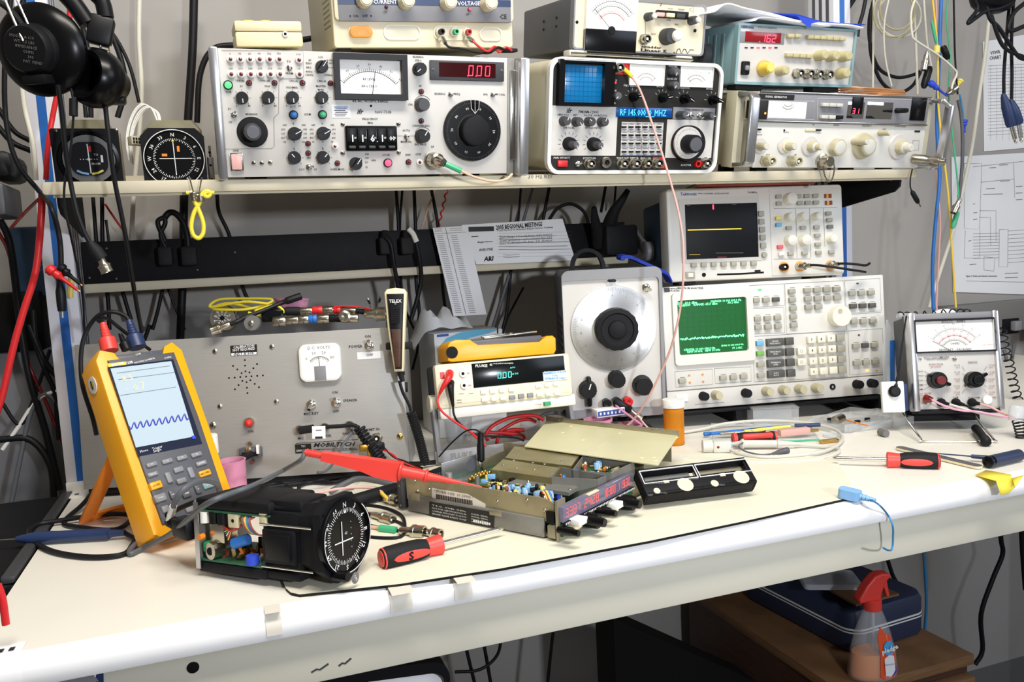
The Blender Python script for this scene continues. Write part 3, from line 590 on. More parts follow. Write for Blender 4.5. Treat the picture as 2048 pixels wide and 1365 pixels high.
T.txt('TONE GENERATOR',*q(1285,811),3.6)
for r_ in range(4):
 for c_ in range(6):
  X,Y=773+c_*51.5,937+r_*61;T.btn(*q(X,Y),8.5,3.4,.004,'blackm',.0005,'key');T.line([q(X-18,Y-22),q(X+16,Y-22)],1.1);T.line([q(X-18,Y+18),q(X+16,Y+18)],1.1,'inkb')
for c_ in range(7):T.line([q(747+c_*51.5,908),q(742+c_*51.5,1145)],.6)
for r_ in range(5):T.line([q(745,908+r_*60),q(1058,908+r_*60)],.6)
x,z=T.L(*q(1225,1058));k=T.sv(*q(1225,1058))/3.688;b=MB();b.lathe([(132*k,0),(132*k,.010),(124*k,.014)],'blackm',(x,0,z),n=48);x2,z2=T.L(*q(1237,1055),.014);b.lathe([(118*k,.013),(116*k,.016),(0,.016)],'panel',(x2,0,z2),n=48)
for i in range(60):a=2*math.pi*i/60;b.strip([(x2+96*k*math.sin(a),z2+96*k*math.cos(a)),(x2+(112 if i%5==0 else 106)*k*math.sin(a),z2+(112 if i%5==0 else 106)*k*math.cos(a))],1.6*k,'ink',-.0164)
dl=T.part('frequency_dial',b);x3,z3=T.L(*q(1250,1062),.02);b=MB();b.lathe([(68*k,.015),(66*k,.036),(60*k,.038),(52*k,.038),(0,.0375)],'blackm',(x3,0,z3),n=40,fl=(30,.04,.016,.035));b.lathe([(50*k,.0382),(0,.0384)],'slate',(x3,0,z3),n=30);T.part('dial_knob',b,None,None,dl)
T.box('power_switch',q(270,1230),q(342,1183),-.006,0,'redc',.001);T.toggle(*q(422,1208),6,60)
for X,Y in((520,1208),(765,1208),(855,1208),(940,1206),(1375,1205)):T.bnc(*q(X,Y),9,.014)
T.box('red_duplex_panel',q(975,1242),q(1068,1160),-.001,0,'red',0);T.bnc(*q(1020,1206),9,.014)
T.jack(*q(625,1198),11,'nickel','black',.008,'microphone_socket');T.jack(*q(1302,1208),7.5,'red','dark',.006)
T.done()
feet(T,w,.28)
# ---- audio level meter on the service monitor
T=shelfthing('audio_level_meter','cream and grey audio meter with a big white dial on top of the service monitor','meter',q(385,362),q(1325,415),-.02);sa=T
w=T.L(*q(1362,250))[0];h=T.L(*q(380,-45))[1];d=.20
b=MB();b.box(0,w,.01,d,0,h,'slate',.004)
for Y in(.06,.11):
 for Z in(.5,.66):b.lathe([(.0022,0),(.0015,.0015)],'dark',(0,Y,h*Z),(-1,0,0),8)
T.part('case',b);b=MB();b.ring(rrect(0,w,0,h,.006),rrect(.0022,w-.003,.0022,h-.003,.005),-.0012,.012,'midgrey');T.part('case_rim',b)
b=MB();b.prism(rrect(.002,w-.002,.002,h-.002,.005),.0,.008,'ivory');T.part('front_panel',b)
x0,z0=T.L(*q(462,375));x1,z1=T.L(*q(858,-25));b=MB();b.box(x0,x1,-.008,.001,z0,z1,'meterface',.001);b.box(x0,x1,-.0085,.001,z0,z0+(z1-z0)*.385,'blackg',.001);mo=T.part('panel_meter',b)
b=MB();X,Z=x0+(x1-x0)*.5,z0+(z1-z0)*.37;hh=z1-z0
for rr,m in((.50,'ink'),(.42,'ink'),(.30,'inkr')):
 r=hh*rr;b.strip([(X+r*math.sin(math.radians(t)),Z+r*math.cos(math.radians(t)))for t in range(-52,53,4)],.0005,m,-.0084)
 for i in range(21):t=math.radians(-52+5.2*i);b.strip([(X+r*math.sin(t),Z+r*math.cos(t)),(X+(r+.004)*math.sin(t),Z+(r+.004)*math.cos(t))],.0004,m,-.0084)
T.part('meter_scale',b,None,None,mo);b=MB();t=math.radians(-46);b.strip([(X,Z),(X+hh*.5*math.sin(t),Z+hh*.5*math.cos(t))],.0006,'ink',-.0088);b.lathe([(.006,.008),(.005,.0095)],'black',(X,0,Z));T.part('needle',b,None,None,mo)
for X,Y in((420,163),(1290,226)):T.screw(*q(X,Y),3.6,'black')
for X,Y,r_ in((955,122,9),(1278,150,9),(1100,268,17)):
 T.knob(*q(X,Y),r_,.014 if r_<10 else .020,'charcoal',None,0,None);T.knob(q(X+(20 if r_<10 else 35),Y)[0],q(X,Y)[1],r_*.72,.017 if r_<10 else .024,'panelw','white',0,None,fl=None,name='knob_cap')
b=MB();x0,z0=T.L(*q(995,130));x1,z1=T.L(*q(1232,92));b.box(x0,x1,-.006,0,z0,z1,'black',.001);T.part('switch_housing',b)
for i,m in enumerate(('salmon','bone','charcoal')):T.btn(*q(1040+i*75,106+i*5),16,8,.010,m)
T.bnc(*q(930,288),9,.014);T.txt('sinadder',*q(970,347),4.6,'ink',1,bold=.03,wpx=41);T.txt('Linear 5',*q(988,374),6.2,'ink',1,bold=.04,wpx=52)
T.line([q(a,c)for a,c in((1133,385),(1150,395),(1165,362),(1178,360),(1192,398),(1208,362),(1220,362),(1236,396),(1256,366),(1282,370))],1.6);T.line([q(927,145),q(925,250)],.7)
for s,X,Y in(('VOLTS',1108,63),('SPEAKER',1190,70),('LEVEL',1098,148),('SENS',1155,180),('INPUT',985,252)):T.txt(s,*q(X,Y),3,'inkg')
T.line([q(a,c)for a,c in((1252,62),(1262,62),(1280,48),(1278,95),(1262,78),(1252,76),(1252,62))],.7,'inkg');T.arc(*q(1035,32),2.6,0,200,1.6,'inkr')
for X0,X1,Y in((358,490,382),(1142,1265,422)):
 x0=T.L(*q(X0,Y))[0];x1=T.L(*q(X1,Y))[0];b=MB();b.box(x0,x1,-.004,.02,-.009,-.001,'panelw',.002);T.part('foot',b)
b=MB();b.tube([(T.L(*q(365,385))[0],-.006,-.006),(T.L(*q(1260,425))[0],-.006,-.006)],.002,'chrome');T.part('tilt_bail',b)
T.done()
# ---- function generator
q=lambda X,Y:(1400+X/3.592,Y/3.592)
T=shelfthing('function_generator','pale blue-green function generator with a red readout, on top of the long cream signal generator','test instrument',q(235,605),q(1085,630),-.015);fg=T
w=T.L(*q(1105,350))[0];h=T.L(*q(262,165))[1];d=.22
b=MB();b.box(.0,w,.006,d,0,h,'teal',.004)
for i in range(7):b.box(-.0012,.0,.03+i*.022,.036+i*.022,.01,h-.012,'teal',.0005)
T.part('case',b);b=MB();b.ring(rrect(0,w,0,h,.003),rrect(.004,w-.004,.004,h-.003,.002),-.004,.008,'teal');T.part('front_rim',b)
b=MB();b.prism(rrect(.003,w-.003,.003,h-.002,.002),-.001,.006,'panel');T.part('front_panel',b)
T.txt('Tektronix',*q(340,193),6,'labelbl',0,.0016,.02);T.txt('FUNCTION GENERATOR',*q(485,200),3,'inkg',0,.0016)
T.box('readout_frame',q(275,225),q(598,320),-.002,0,'midgrey',.0004);T.box('readout_window',q(322,225),q(572,312),-.0026,0,'redwin2',.0004)
b=MB();k=T.sv(*q(450,275))/3.592;x,z=T.L(*q(448,276));seg7(b,'162',x-16*k,z,50*k,30*k,18*k,'ledred2',-.003,7*k);seg7(b,'.',x-28*k,z,52*k,20*k,16*k,'ledred2',-.003,8*k);T.part('led_digits',b)
for X,m in((333,'maroon'),(376,'maroon'),(420,'ledred2'),(462,'maroon'),(505,'ledred2'),(547,'maroon')):T.btn(*q(X,342),6,2.6,.002,m,0,'indicator_lamp')
for X in(658,712):T.btn(*q(X,257),12.5,7.5,.008,'knobt',.0008)
for i in range(6):T.btn(*q(800+i*46,265+i*2.6),11.5,7.5,.008,'knobt',.0008)
for i in range(4):T.btn(*q(648+i*48,394+i*3),12,8,.008,'knobt',.0008)
for X,Y,r_ in((870,398,10.5),(950,402,10.5),(1040,405,11),(590,507,10),(1025,527,11)):T.knob(*q(X,Y),r_,.020,'yelw' if 0 else 'knobt','knobt',0,None)
T.knob(*q(460,492),17.5,.006,'tan',None,0,None,fl=None,name='dial_skirt');T.knob(*q(472,490),12,.024,'yelw','keyyel',0,None)
T.box('power_switch',q(285,538),q(348,442),-.006,0,'blackm',.002);T.box('switch_rocker',q(303,508),q(333,472),-.010,-.004,'midgrey',.002)
for X in(712,785,852,922):T.bnc(*q(X,528+(X-712)*.04),8.5,.016)
T.line([q(*p)for p in((275,402),(360,403),(352,568),(270,566),(275,402))],.6,'inkg')
for s,X,Y in(('FREQUENCY',465,395),('OFFSET',590,462),('SWEEP',700,218),('FUNCTION',890,230),('MODE',1040,240),('RANGE',700,345),('DUTY',860,350),('AMPL',945,345),('DC LEVEL',1035,352),('GCV',710,482),('SYNC',785,488),('VCF IN',852,490),('OUTPUT',925,493),('RATE',1020,487),('POWER',315,405)):T.txt(s,*q(X,Y),2.8,'inkg')
b=MB();x0,z0=T.L(*q(118,278));
b.lathe([(.016,0),(.016,.012),(.014,.014)],'slate',(0,.075,h*.55),(-1,0,0),20);M=Matrix.Translation((0,.075,h*.55))@Matrix.Rotation(math.radians(-22),4,'X');b.box(-.014,-.003,-.012,.012,-.012,.075,'slate',.005,M=M);T.part('carry_handle',b)
b=MB();b.box(w,w+.006,.03,.20,h*.22,h*.8,'teal',.003);T.part('side_rail',b)
b=MB();b.lathe([(.006,0),(.006,.010),(.0045,.012),(.0045,.02)],'nickel',(w+.005,.05,h*.72),(1,0,0),16);T.part('side_connector',b)
for X in(270,830):x,z=T.L(*q(X,620));b=MB();b.box(x,x+.05,.005,.03,-.008,0,'rubber',.002);T.part('rubber_foot',b)
T.done()
# ---- signal generator with front handles
T=shelfthing('signal_generator','long cream signal generator with two front handles at the right end of the shelf','test instrument',q(378,1205),q(1590,1207),.004);sg=T
w=T.L(*q(1625,900))[0];h=T.L(*q(395,655))[1];d=.17
b=MB();b.box(-.004,w,.0085,d,lift(T,.0025),h,'case',.003);T.part('case',b);b=MB();b.box(0,w,0,.005,0,h,'panelw',.001);T.part('front_panel',b)
x0,z0=T.L(*q(300,868));x1,z1=T.L(*q(1628,690));b=MB();b.box(.0,w-.003,-.003,0,T.L(*q(900,875))[1],T.L(*q(900,676))[1],'midgrey',.0006);up=T.part('upper_panel',b)
b=MB();zb=T.L(*q(900,882))[1];b.box(0,w-.002,-.005,0,zb-.0015,zb+.0012,'chrome',.0005);b.box(0,w,-.004,0,h-.002,h+.001,'chrome',.0005);T.part('trim_strip',b)
T.box('meter_window',q(325,855),q(482,722),-.004,0,'labelk',.0005);T.lamp(*q(453,815),2.6,'ledamb','black',.002).location.y=-.004
o,g=meter(T,q(488,855),q(745,725),'labelk','meterface',.02,.004,((.55,40,'ink'),(.38,40,'inkg')),.5,-.1,-50,lim=44,fr=False);o.location.y=-.003
for i in range(3):T.btn(*q(898+i*50,753+i*1.5),12,7,.007,'knobw',.0006).location.y-=.003;T.btn(*q(890+i*55,840+i*1.5),12,7,.007,'knobw' if i<2 else 'blackm',.0006).location.y-=.003
T.box('counter_window',q(1040,850),q(1175,735),-.0035,0,'mirror',.0003);T.box('readout_window',q(1072,820),q(1165,700),-.0045,0,'blackg',.0005);b=MB();x,z=T.L(*q(1096,797),.0046);k=T.sv(*q(1096,797))/3.592;seg7(b,'31',x,z,34*k,20*k,16*k,'ledred2',-.005,5*k);T.part('led_digits',b)
T.box('counter_window',q(1178,852),q(1380,738),-.0035,0,'mirror',.0003);T.box('blank_window',q(1492,865),q(1620,705),-.0045,0,'blackg',.0005);T.knob(*q(1440,795),5,.024,'black',None,0,None).location.y-=.002
T.box('name_plate',q(415,712),q(668,683),-.004,0,'labelk',0);T.txt('SIGNAL GENERATOR',*q(548,696),4,'inkw',0,.0044)
for pts in(((310,722),(820,728),(820,858),(310,852),(310,722)),((845,705),(1620,715)),((845,705),(845,858))):T.line([q(*p)for p in pts],.6,'inkw',.0038)
def bigknob(X,Y,rs,ms,ds,dx=14):
 for i,(r_,m,dd)in enumerate(zip(rs,ms,ds)):
  T.knob(q(X+dx*i,Y)[0],q(X,Y+3*i)[1],r_,dd,m,'knobw' if i else None,0,None,fl=(28,.035)if i else None,name='knob' if i else 'dial_skirt')
bigknob(432,1048,(17,8),('panel','knobhp'),(.003,.022));bigknob(610,1045,(18,14,8),('panel','bone','knobhp'),(.003,.006,.022),18);bigknob(790,1050,(21,12,7),('panel','knobhp','knobhp'),(.003,.014,.024),22)
bigknob(970,1055,(19,18),('panel','knobhp'),(.003,.014),18);bigknob(1175,1050,(27,20),('knobhp','knobhp'),(.006,.014),22);bigknob(1430,1055,(26,15,9),('panel','knobhp','knobw'),(.003,.014,.025),22)
T.knob(*q(1150,1018),7,.030,'knobhp','knobw',0,None,name='crank_knob');T.knob(*q(1325,955),6,.022,'knobhp','knobw',0,None)
T.bnc(*q(500,1158),9,.022,'knobhp');T.bnc(*q(690,1158),9,.022,'knobhp')
for X,Y,s in((425,930,1),(855,935,1)):T.btn(*q(X,Y),10,3,.003,'dark',0,'slide_switch')
T.btn(*q(795,935),20,3.4,.002,'bone',0,'slide_scale');T.lamp(*q(604,937),2,'dark','dark',.002);
for s,X,Y in(('FM',815,897),('MODE',430,968),('FREQUENCY',1200,905),('RANGE',980,900),('OUTPUT LEVEL',1440,910),('FINE',1325,930),('MOD',490,1112),('AM',685,1112),('RF',1585,1165),('AUDIO',620,950)):T.txt(s,*q(X,Y),3,'inkg')
T.line([q(1530,1010),q(1575,1010),q(1570,1080),q(1528,1080),q(1530,1010)],.6,'inkg');T.box('maker_plate',q(1540,950),q(1580,938),-.001,0,'labelk',0)
# capped connector with its bead chain
x,z=T.L(*q(870,1158));b=MB();b.lathe([(.012,0),(.012,.004),(.009,.005),(.009,.02),(.0075,.022)],'nickel',(x,0,z),n=20);cap=T.part('capped_connector',b)
ch=MB();px=[(848,1180),(850,1215),(862,1265),(885,1298),(908,1290),(922,1250),(928,1205),(922,1170)]
P3=smooth([(T.L(*q(*p))[0],-.012,T.L(*q(*p))[1])for p in px],4)
for p in P3:ch.sph(p,.0016,'nickel',6)
T.part('bead_chain',ch,None,None,cap)
x,z=T.L(*q(1530,1140));b=MB();b.lathe([(.008,0),(.008,.018),(.007,.020),(.007,.030),(.0085,.032),(.0085,.042),(.0058,.043),(.0058,.050),(.004,.050),(.004,.045),(0,.045)],'steel',(x,0,z),(.55,-1,-.08),20);T.part('output_connector',b)
for X0,X1,s in((340,415,-1),(1640,1800,1)):
 xa=T.L(*q(X0,900))[0];xb=T.L(*q(X1,900))[0]
 b=MB();r=.009
 if s<0:cx=T.L(*q(378,900),.032)[0];pts=[(cx,.004,.004),(cx,-.026,.006),(cx,-.032,.012),(cx,-.032,h-.012),(cx,-.026,h-.006),(cx,.004,h-.004)]
 else:cx=w+.003;xo=T.L(*q(1765,900),.034)[0];pts=[(cx,.004,.002),(xo-.005,-.026,.002),(xo,-.034,.010),(xo+.003,-.034,h-.014),(xo-.003,-.026,h-.006),(cx,.004,h-.004)]
 for i in range(len(pts)-1):
  a,c=V(pts[i]),V(pts[i+1]);dd=(c-a);ln=dd.length;M=Matrix.Translation(a)@dd.to_track_quat('Z','Y').to_matrix().to_4x4();b.box(-.0075,.0075,-.0035,.0035,-.002,ln+.002,'alu',.0012,M=M)
 T.part('handle',b);b=MB();b.box(cx-.008,cx+.008,.002,.03,0,h,'case',.001);T.part('handle_mount',b)
T.done()
feet(T,w,.12)
# ============================================================= big instruments on the bench
def axes(yaw,tilt=0,roll=0):
 y,t,r=(math.radians(a)for a in(yaw,tilt,roll));ex=V((math.cos(y),math.sin(y),0));hb=V((-math.sin(y),math.cos(y),0));ez=V((0,0,1))*math.cos(t)+hb*math.sin(t)
 return ex*math.cos(r)+ez*math.sin(r),ez*math.cos(r)-ex*math.sin(r)
def benchthing(name,label,cat,bl,br,z0,tilt,group=None):
 a=onz(bl[0],bl[1],z0);c=onz(br[0],br[1],z0);return Thing(name,label,cat,a,c-a,tilt,group=group)
 # ---- grey radio test panel
q=lambda X,Y:(400+X/3.413,560+Y/3.413)
T=benchthing('radio_test_box','large grey metal radio test box with a square meter and a star of holes','test box',(168,980),(818,937),.0135,5);gb=T
w=T.L(818,937)[0];h=T.L(158,690)[1]
b=MB();b.box(0,w,.002,.15,0,h,'grey',.001);b.box(-.0005,w+.0005,.0,.002,-.0,h,'brush',.0006);T.part('case',b)
b=MB();b.box(.004,w-.01,.004,.030,-.0085,0,'rubber',.001);T.part('base_strip',b)
b=MB()
for X,Y in((306,548),(226,588),(308,586),(390,575),(255,612),(365,604),(311,625),(284,637),(338,633),(198,671),(237,668),(276,664),(315,661),(352,659),(391,656),(430,653),(290,690),(344,686),(318,699),(264,719),(374,711),(321,737),(239,748),(403,734),(324,774)):
 x,z=T.L(*q(X,Y));b.lathe([(.0013,0),(0,.0002)],'dark',(x,-.0002,z),n=8)
T.part('speaker_grille',b)
for X,Y in((103,488),(492,457),(137,864),(523,832)):T.screw(*q(X,Y),5)
T.box('warning_sticker',q(211,520),q(388,440),-.0006,0,'labelk',0);T.box('sticker_band',q(215,519),q(387,492),-.0008,0,'paper',0)
T.txt('CALIBRATION',*q(299,455),5.2,'inkw',-2,.0011,.02,wpx=42);T.txt('NOT REQUIRED',*q(300,475),5.2,'inkw',-2,.0011,.02,wpx=45);T.txt('INST # 506',*q(298,503),5.5,'ink',-2,.0011,shear=.2,wpx=40)
x0,z0=T.L(*q(690,700));x1,z1=T.L(*q(957,428));b=MB();b.soft(rrect(x0,x1,z0,z1,.010),-.008,0,'white',.002);b.prism(rrect(x0+.003,x1-.003,z0+.003,z1-.003,.008),-.0083,-.007,'meterface');mo=T.part('panel_meter',b)
b=MB();X,Z=(x0+x1)/2,z0+(z1-z0)*.33;hh=z1-z0;r=hh*.33
b.strip([(X+r*math.sin(math.radians(t)),Z+r*math.cos(math.radians(t)))for t in range(-48,49,4)],.0006,'ink',-.0085)
for i in range(13):t=math.radians(-48+8*i);b.strip([(X+r*math.sin(t),Z+r*math.cos(t)),(X+(r-.003)*math.sin(t),Z+(r-.003)*math.cos(t))],.0005,'ink',-.0085)
for i,s in enumerate(('0','10','20','30')):t=math.radians(-50+33*i);b.text(s,X+(r+.006)*math.sin(t),Z+(r+.006)*math.cos(t),.006,'inkg',-.0085)
b.text('D.C. VOLTS',X,Z+r+.0125,.006,'inkg',-.0085);b.box(X-.008,X+.008,-.0088,-.008,Z-.016,Z+.004,'midgrey',.001);T.part('meter_scale',b,None,None,mo);b=MB();b.strip([(X,Z+.004),(X-.001,Z+r)],.0006,'ink',-.009);T.part('needle',b,None,None,mo)
T.toggle(*q(1157,448),9.5,5);T.txt('ON',*q(1145,386),5.5);T.txt('POWER',*q(1063,455),5.5);T.box('off_sticker',q(1075,545),q(1231,487),-.0006,0,'paper',0);T.txt('OFF',*q(1158,514),5.5,'ink',0,.0009)
T.toggle(*q(762,850),9.5,190);T.toggle(*q(932,838),9.5,0);T.txt('MIC KEY',*q(760,913),5.5);T.txt('ON',*q(920,768),5);T.txt('SPEAKER',*q(1026,823),5);T.txt('OFF',*q(928,898),5)
T.lamp(*q(340,975),10.5,'redc','nickel',.010);T.txt('ON',*q(345,1035),5);T.screw(*q(90,993),7,'nickel');T.screw(*q(1365,1068),6.5,'brass');T.screw(*q(1365,1068),2.5,'steel')
for X,Y in((687,1020),(857,1005),(1025,990)):T.jack(*q(X,Y),9,'nickel','black',.006)
T.bnc(*q(1205,1085),8.5,.014)
for s,X,Y in(('MIC',688,1083),('SPEAKER',850,1067),('PHONES',1020,1050),('XMIT IN',1180,1022)):T.txt(s,*q(X,Y),5)
T.box('name_plate',q(652,1186),q(758,1118),-.0006,0,'labelk',0);T.txt('TIC',*q(705,1137),4,'inkw',0,.0011);T.txt('SAN LUIS',*q(703,1165),4.5,'inkw',0,.0011);T.txt('MOBILTECH',*q(918,1125),8,'ink',2,bold=.03,shear=.3,wpx=84);T.txt('COMMUNICATIONS TEST INSTRUMENTS',*q(920,1157),3,'ink',2,wpx=86)
T.line([q(*p)for p in((652,1186),(1076,1160),(1080,1090),(655,1118))],.8)
x0,z0=T.L(*q(282,1215));x1,z1=T.L(*q(428,1135));b=MB();b.box(x0,x1,-.012,0,z0,z1,'slate',.002);b.box(x0+.004,x1-.004,-.0125,-.008,z0+.002,z0+(z1-z0)*.6,'black',.001);cn=T.part('cable_connector',b)
b=MB();xm=(x0+x1)/2;b.box(xm-.004,xm+.002,-.016,-.010,z0+.004,z1+.002,'chrome',.001);b.lathe([(.0035,0),(.003,.004)],'nickel',(xm,-.006,z1+.005),n=10);b.lathe([(.0035,0),(.003,.004)],'nickel',(xm+.002,-.006,z0-.006),n=10);b.box(xm+.010,xm+.013,-.016,-.010,z0+.006,z0+.018,'white');T.part('connector_clamp',b,None,None,cn)
b=MB();b.box(w-.001,w+.003,.02,.03,h*.53,h*.60,'black',.0008);b.box(w-.004,w+.002,-.014,.002,h*.66,h*.72,'black',.001);T.part('microphone_clip',b)
T.done()
def gw(px,py,back):x,z=gb.L(px,py,-back);return gb.M@V((x,back,z))
# ---- dual display bench multimeter
q=lambda X,Y:(820+X/3.5926,520+Y/3.5926)
T=benchthing('bench_multimeter','cream bench multimeter with a black display window, tilted up on its handle','multimeter',q(232,1150),q(1150,1048),.072,8.5);fm=T
w=T.L(*q(1146,900))[0];h=T.L(*q(185,762))[1];zf=T.L(*q(230,1062))[1];d=.075
b=MB();b.box(-.002,w+.002,.006,d,0,h,'charcoal',.004);b.box(-.004,w+.006,-.006,.012,.0,zf,'panelw',.003);T.part('case',b)
x0,z0=T.L(*q(215,1055));b=MB();b.soft(rrect(-.006,w+.001,zf-.002,h+.001,.005),-.008,.006,'ivory',.002);T.part('front_bezel',b)
b=MB();b.box(-.001,w-.004,-.0086,-.006,zf+.003,h-.004,'cream',.0006);T.part('front_panel',b)
T.box('display_window',q(458,922),q(1103,688),-.0095,-.006,'smoke',.0005,.009)
T.txt('FLUKE',*q(513,762),5,'inkw',4,.0098,.03,wpx=24);T.txt('45',*q(582,754),4.6,'inkw',4,.0098,.02);T.txt('DUAL DISPLAY MULTIMETER',*q(672,745),2.6,'inkw',4,.0098,wpx=40)
b=MB();x,z=T.L(*q(632,833),.0098);k=T.sv(*q(632,833))/3.5926;seg7(b,'0',x,z,38*k,22*k,17*k,'vfd',-.0099,4*k);seg7(b,'00',x+39*k,z,38*k,22*k,17*k,'vfd',-.0099,4*k);seg7(b,'.',x+39*k,z,40*k,22*k,16*k,'vfd',-.0099,6*k);b.text('mV',x+112*k,z+2*k,16*k,'vfd',-.0099);b.text('DC',x+142*k,z+3*k,16*k,'vfd',-.0099);b.text('AUTO',x+115*k,z+48*k,14*k,'vfd',-.0099);T.part('display_digits',b)
T.box('calibration_sticker',q(960,875),q(1126,792),-.0105,-.0090,'paper',0,.0098);T.box('sticker_header',q(960,825),q(1120,795),-.0108,-.0100,'labelb',0,.0104);T.txt('NOT CALIBRATED',*q(1040,808),4.4,'inkw',4,.0112,.02,wpx=42);T.txt('FOR',*q(1043,832),4.2,'labelb',4,.0112,.02);T.txt('REFERENCE ONLY',*q(1045,852),4.2,'labelb',4,.0112,.02,wpx=42)
for i in range(4):T.btn(*q(528+i*67,950-i*6),11,8.5,.012,'hpkeyw',.0008)
for i in range(4):T.btn(*q(537+i*67,1005-i*5.5),11.5,8.5,.012,'hpkeyw' if i<3 else 'midgrey',.0008)
for X,Y in((802,980),(867,973)):T.btn(*q(X,Y),11.5,9,.012,'midgrey',.0008)
for i in range(3):T.btn(*q(922+i*64,907-i*7),10.5,6.5,.012,'hpkeyw',.0008);T.btn(*q(932+i*64,970-i*5),11,6.5,.012,'hpkeyw',.0008)
T.btn(*q(992,1034),12.5,7.5,.014,'green',.0008,'power_button');T.txt('POWER',*q(925,1040),2.6,'inkg',4,.0092)
for X,Y in((367,820),(375,905)):T.jack(*q(X,Y),7,'nickel','dark',.004).location.y-=.0075
T.box('warning_panel',q(218,857),q(246,806),-.0092,-.008,'red',0,.009)
for s,X,Y in(('10A',415,815),('100',427,903)):T.txt(s,*q(X,Y),3.6,'inkr',0,.0092)
for X,Y in((370,965),(440,962),(355,1010),(355,1028)):T.line([q(X-18,Y),q(X+16,Y-2)],1,'inkg',.009)
# handle: two arms and a bar on the bench
tw=lambda P:T.I@P
pivL=V((-.006,.03,h*.30));pivR=V((w+.006,.03,h*.30))
fl=T.I@onz(866,922,.0105);fr=V((w+.016,fl.y,fl.z));fl.x=-.012
b2=MB();b2.box(-(fr.x-fl.x)/2,(fr.x-fl.x)/2,-.004,.004,-.007,.013,'midgrey',.002,M=Matrix.Translation((fl+fr)/2));
b3=MB();b3.text('FLUKE',fl.x+.04,fl.z+.003,.012,'greyd',fl.y-.0046,bold=.03)
arms=MB()
for pv,ft in((pivL,fl),(pivR,fr)):
 dd=ft-pv;arms.box(-.0035,.0035,-.009,.009,-.012,dd.length+.004,'midgrey',.002,M=Matrix.Translation(pv)@Matrix.Rotation(math.atan2(-dd.y,dd.z),4,'X'))
arms.raw(b2.v,b2.f,'midgrey');arms.raw(b3.v,b3.f,'greyd');T.part('tilt_handle',arms)
for X in(-.012,w):b=MB();b.lathe([(.013,0),(.013,.010),(.010,.012)],'cream',(X,.03,h*.30),(1,0,0),20);T.part('handle_pivot',b)
T.done()
# ---- big dial audio oscillator
T=benchthing('audio_oscillator','dark grey boxy oscillator with a very large brushed silver dial and black centre knob','test instrument',(1142,838),(1317,829),.0385,0);oc=T
w=T.L(1327,690)[0];h=T.L(*q(1120,80))[1];xl=T.L(*q(1098,400))[0]
b=MB();b.soft(rrect(xl,w,0,h,.012,6),.004,.18,'slate',.002)
for i in range(8):b.box(xl-.0008,xl,.03,.13,h*.30+i*.012,h*.30+i*.012+.006,'black',.0004)
T.part('case',b);b=MB();x0,z0=T.L(*q(1130,1085));x1,z1=T.L(*q(1782,120));b.ring(rrect(xl,w,0,h,.012,6),rrect(x0,x1,z0,z1,.006,6),-.006,.006,'midgrey');T.part('front_rim',b)
b=MB();b.prism(rrect(x0,x1,z0,z1,.006),-.001,.004,'panel');T.part('front_panel',b)
x,z=T.L(*q(1460,490));k=T.sv(*q(1460,490))/3.5926;b=MB();b.lathe([(306*k,.001),(306*k,.004),(303*k,.005),(150*k,.0052),(0,.0052)],'dial',(x,0,z),n=80)
for i in range(150):
 a=2*math.pi*i/150;l=24 if i%5 else 40;b.strip([(x+292*k*math.sin(a),z+292*k*math.cos(a)),(x+(292-l)*k*math.sin(a),z+(292-l)*k*math.cos(a))],1.6*k,'inkg',-.0054)
for i,s in enumerate(('6','7','8','9','10','12','15','20','25','30','35','40','45','50','55')):a=2*math.pi*i/15;b.text(s,x+235*k*math.sin(a),z+235*k*math.cos(a),20*k,'inkg',-.0055,math.degrees(a))
dl=T.part('frequency_dial',b);b=MB();x2,z2=T.L(*q(1487,500),.02);b.lathe([(152*k,.005),(152*k,.024),(146*k,.027),(118*k,.028),(110*k,.026),(66*k,.026),(60*k,.030),(30*k,.032),(0,.032)],'blackm',(x2,0,z2),n=60,fl=(44,.035,.006,.025));T.part('dial_knob',b,None,None,dl)
b=MB();x3,z3=T.L(*q(1450,175));b.prism([(x3-40*k,z3+20*k),(x3-28*k,z3-45*k),(x3+28*k,z3-45*k),(x3+40*k,z3+20*k)],-.0085,-.007,'clearp');b.box(x3-26*k,x3+26*k,-.009,0,z3+16*k,z3+34*k,'black',.001);b.strip([(x3+4*k,z3-45*k),(x3+4*k,z3)],2*k,'white',-.0087);T.part('cursor',b)
T.toggle(*q(1695,195),8.5,135);T.txt('ON',*q(1698,134),5,'inkg')
T.knob(*q(1280,935),18,.022,'black',None,20);x,z=T.L(*q(1282,940));b=MB();b.box(x-.004,x+.004,-.016,0,z-.024,z+.024,'black',.003);T.part('range_pointer',b)
T.knob(*q(1488,860),16.5,.03,'blackm',None,0,None);T.knob(*q(1675,905),19.5,.026,'black',None,0,None)
for s,X,Y,a in(('X1',1185,885,-60),('X10',1215,850,-35),('X100',1268,828,0),('X1K',1322,843,25),('X10K',1360,880,50)):T.txt(s,*q(X,Y),5,'inkg',a)
for i,s in enumerate(('0','10','20','30','40','50','60','70','80','90')):a=math.radians(-140+i*31);T.txt(s,*q(1675+100*math.sin(a),905-100*math.cos(a)),4.6,'inkg',-140+i*31)
T.txt('RANGE',*q(1265,1058),5.5,'inkg');T.txt('AMPLITUDE',*q(1680,1030),5.5,'inkg');T.txt('MODEL',*q(1505,948),5,'inkg');T.txt('G',*q(1392,955),5,'inkg')
for X,Y,m in((1405,1020,'black'),(1480,1010,'black'),(1556,1005,'red')):
 x,z=T.L(*q(X,Y));b=MB();b.lathe([(28*k,0),(28*k,.012),(33*k,.013),(33*k,.022),(24*k,.024),(12*k,.024),(0,.022)],m,(x,0,z),n=18,fl=(12,.06,.013,.023));T.part('binding_post',b)
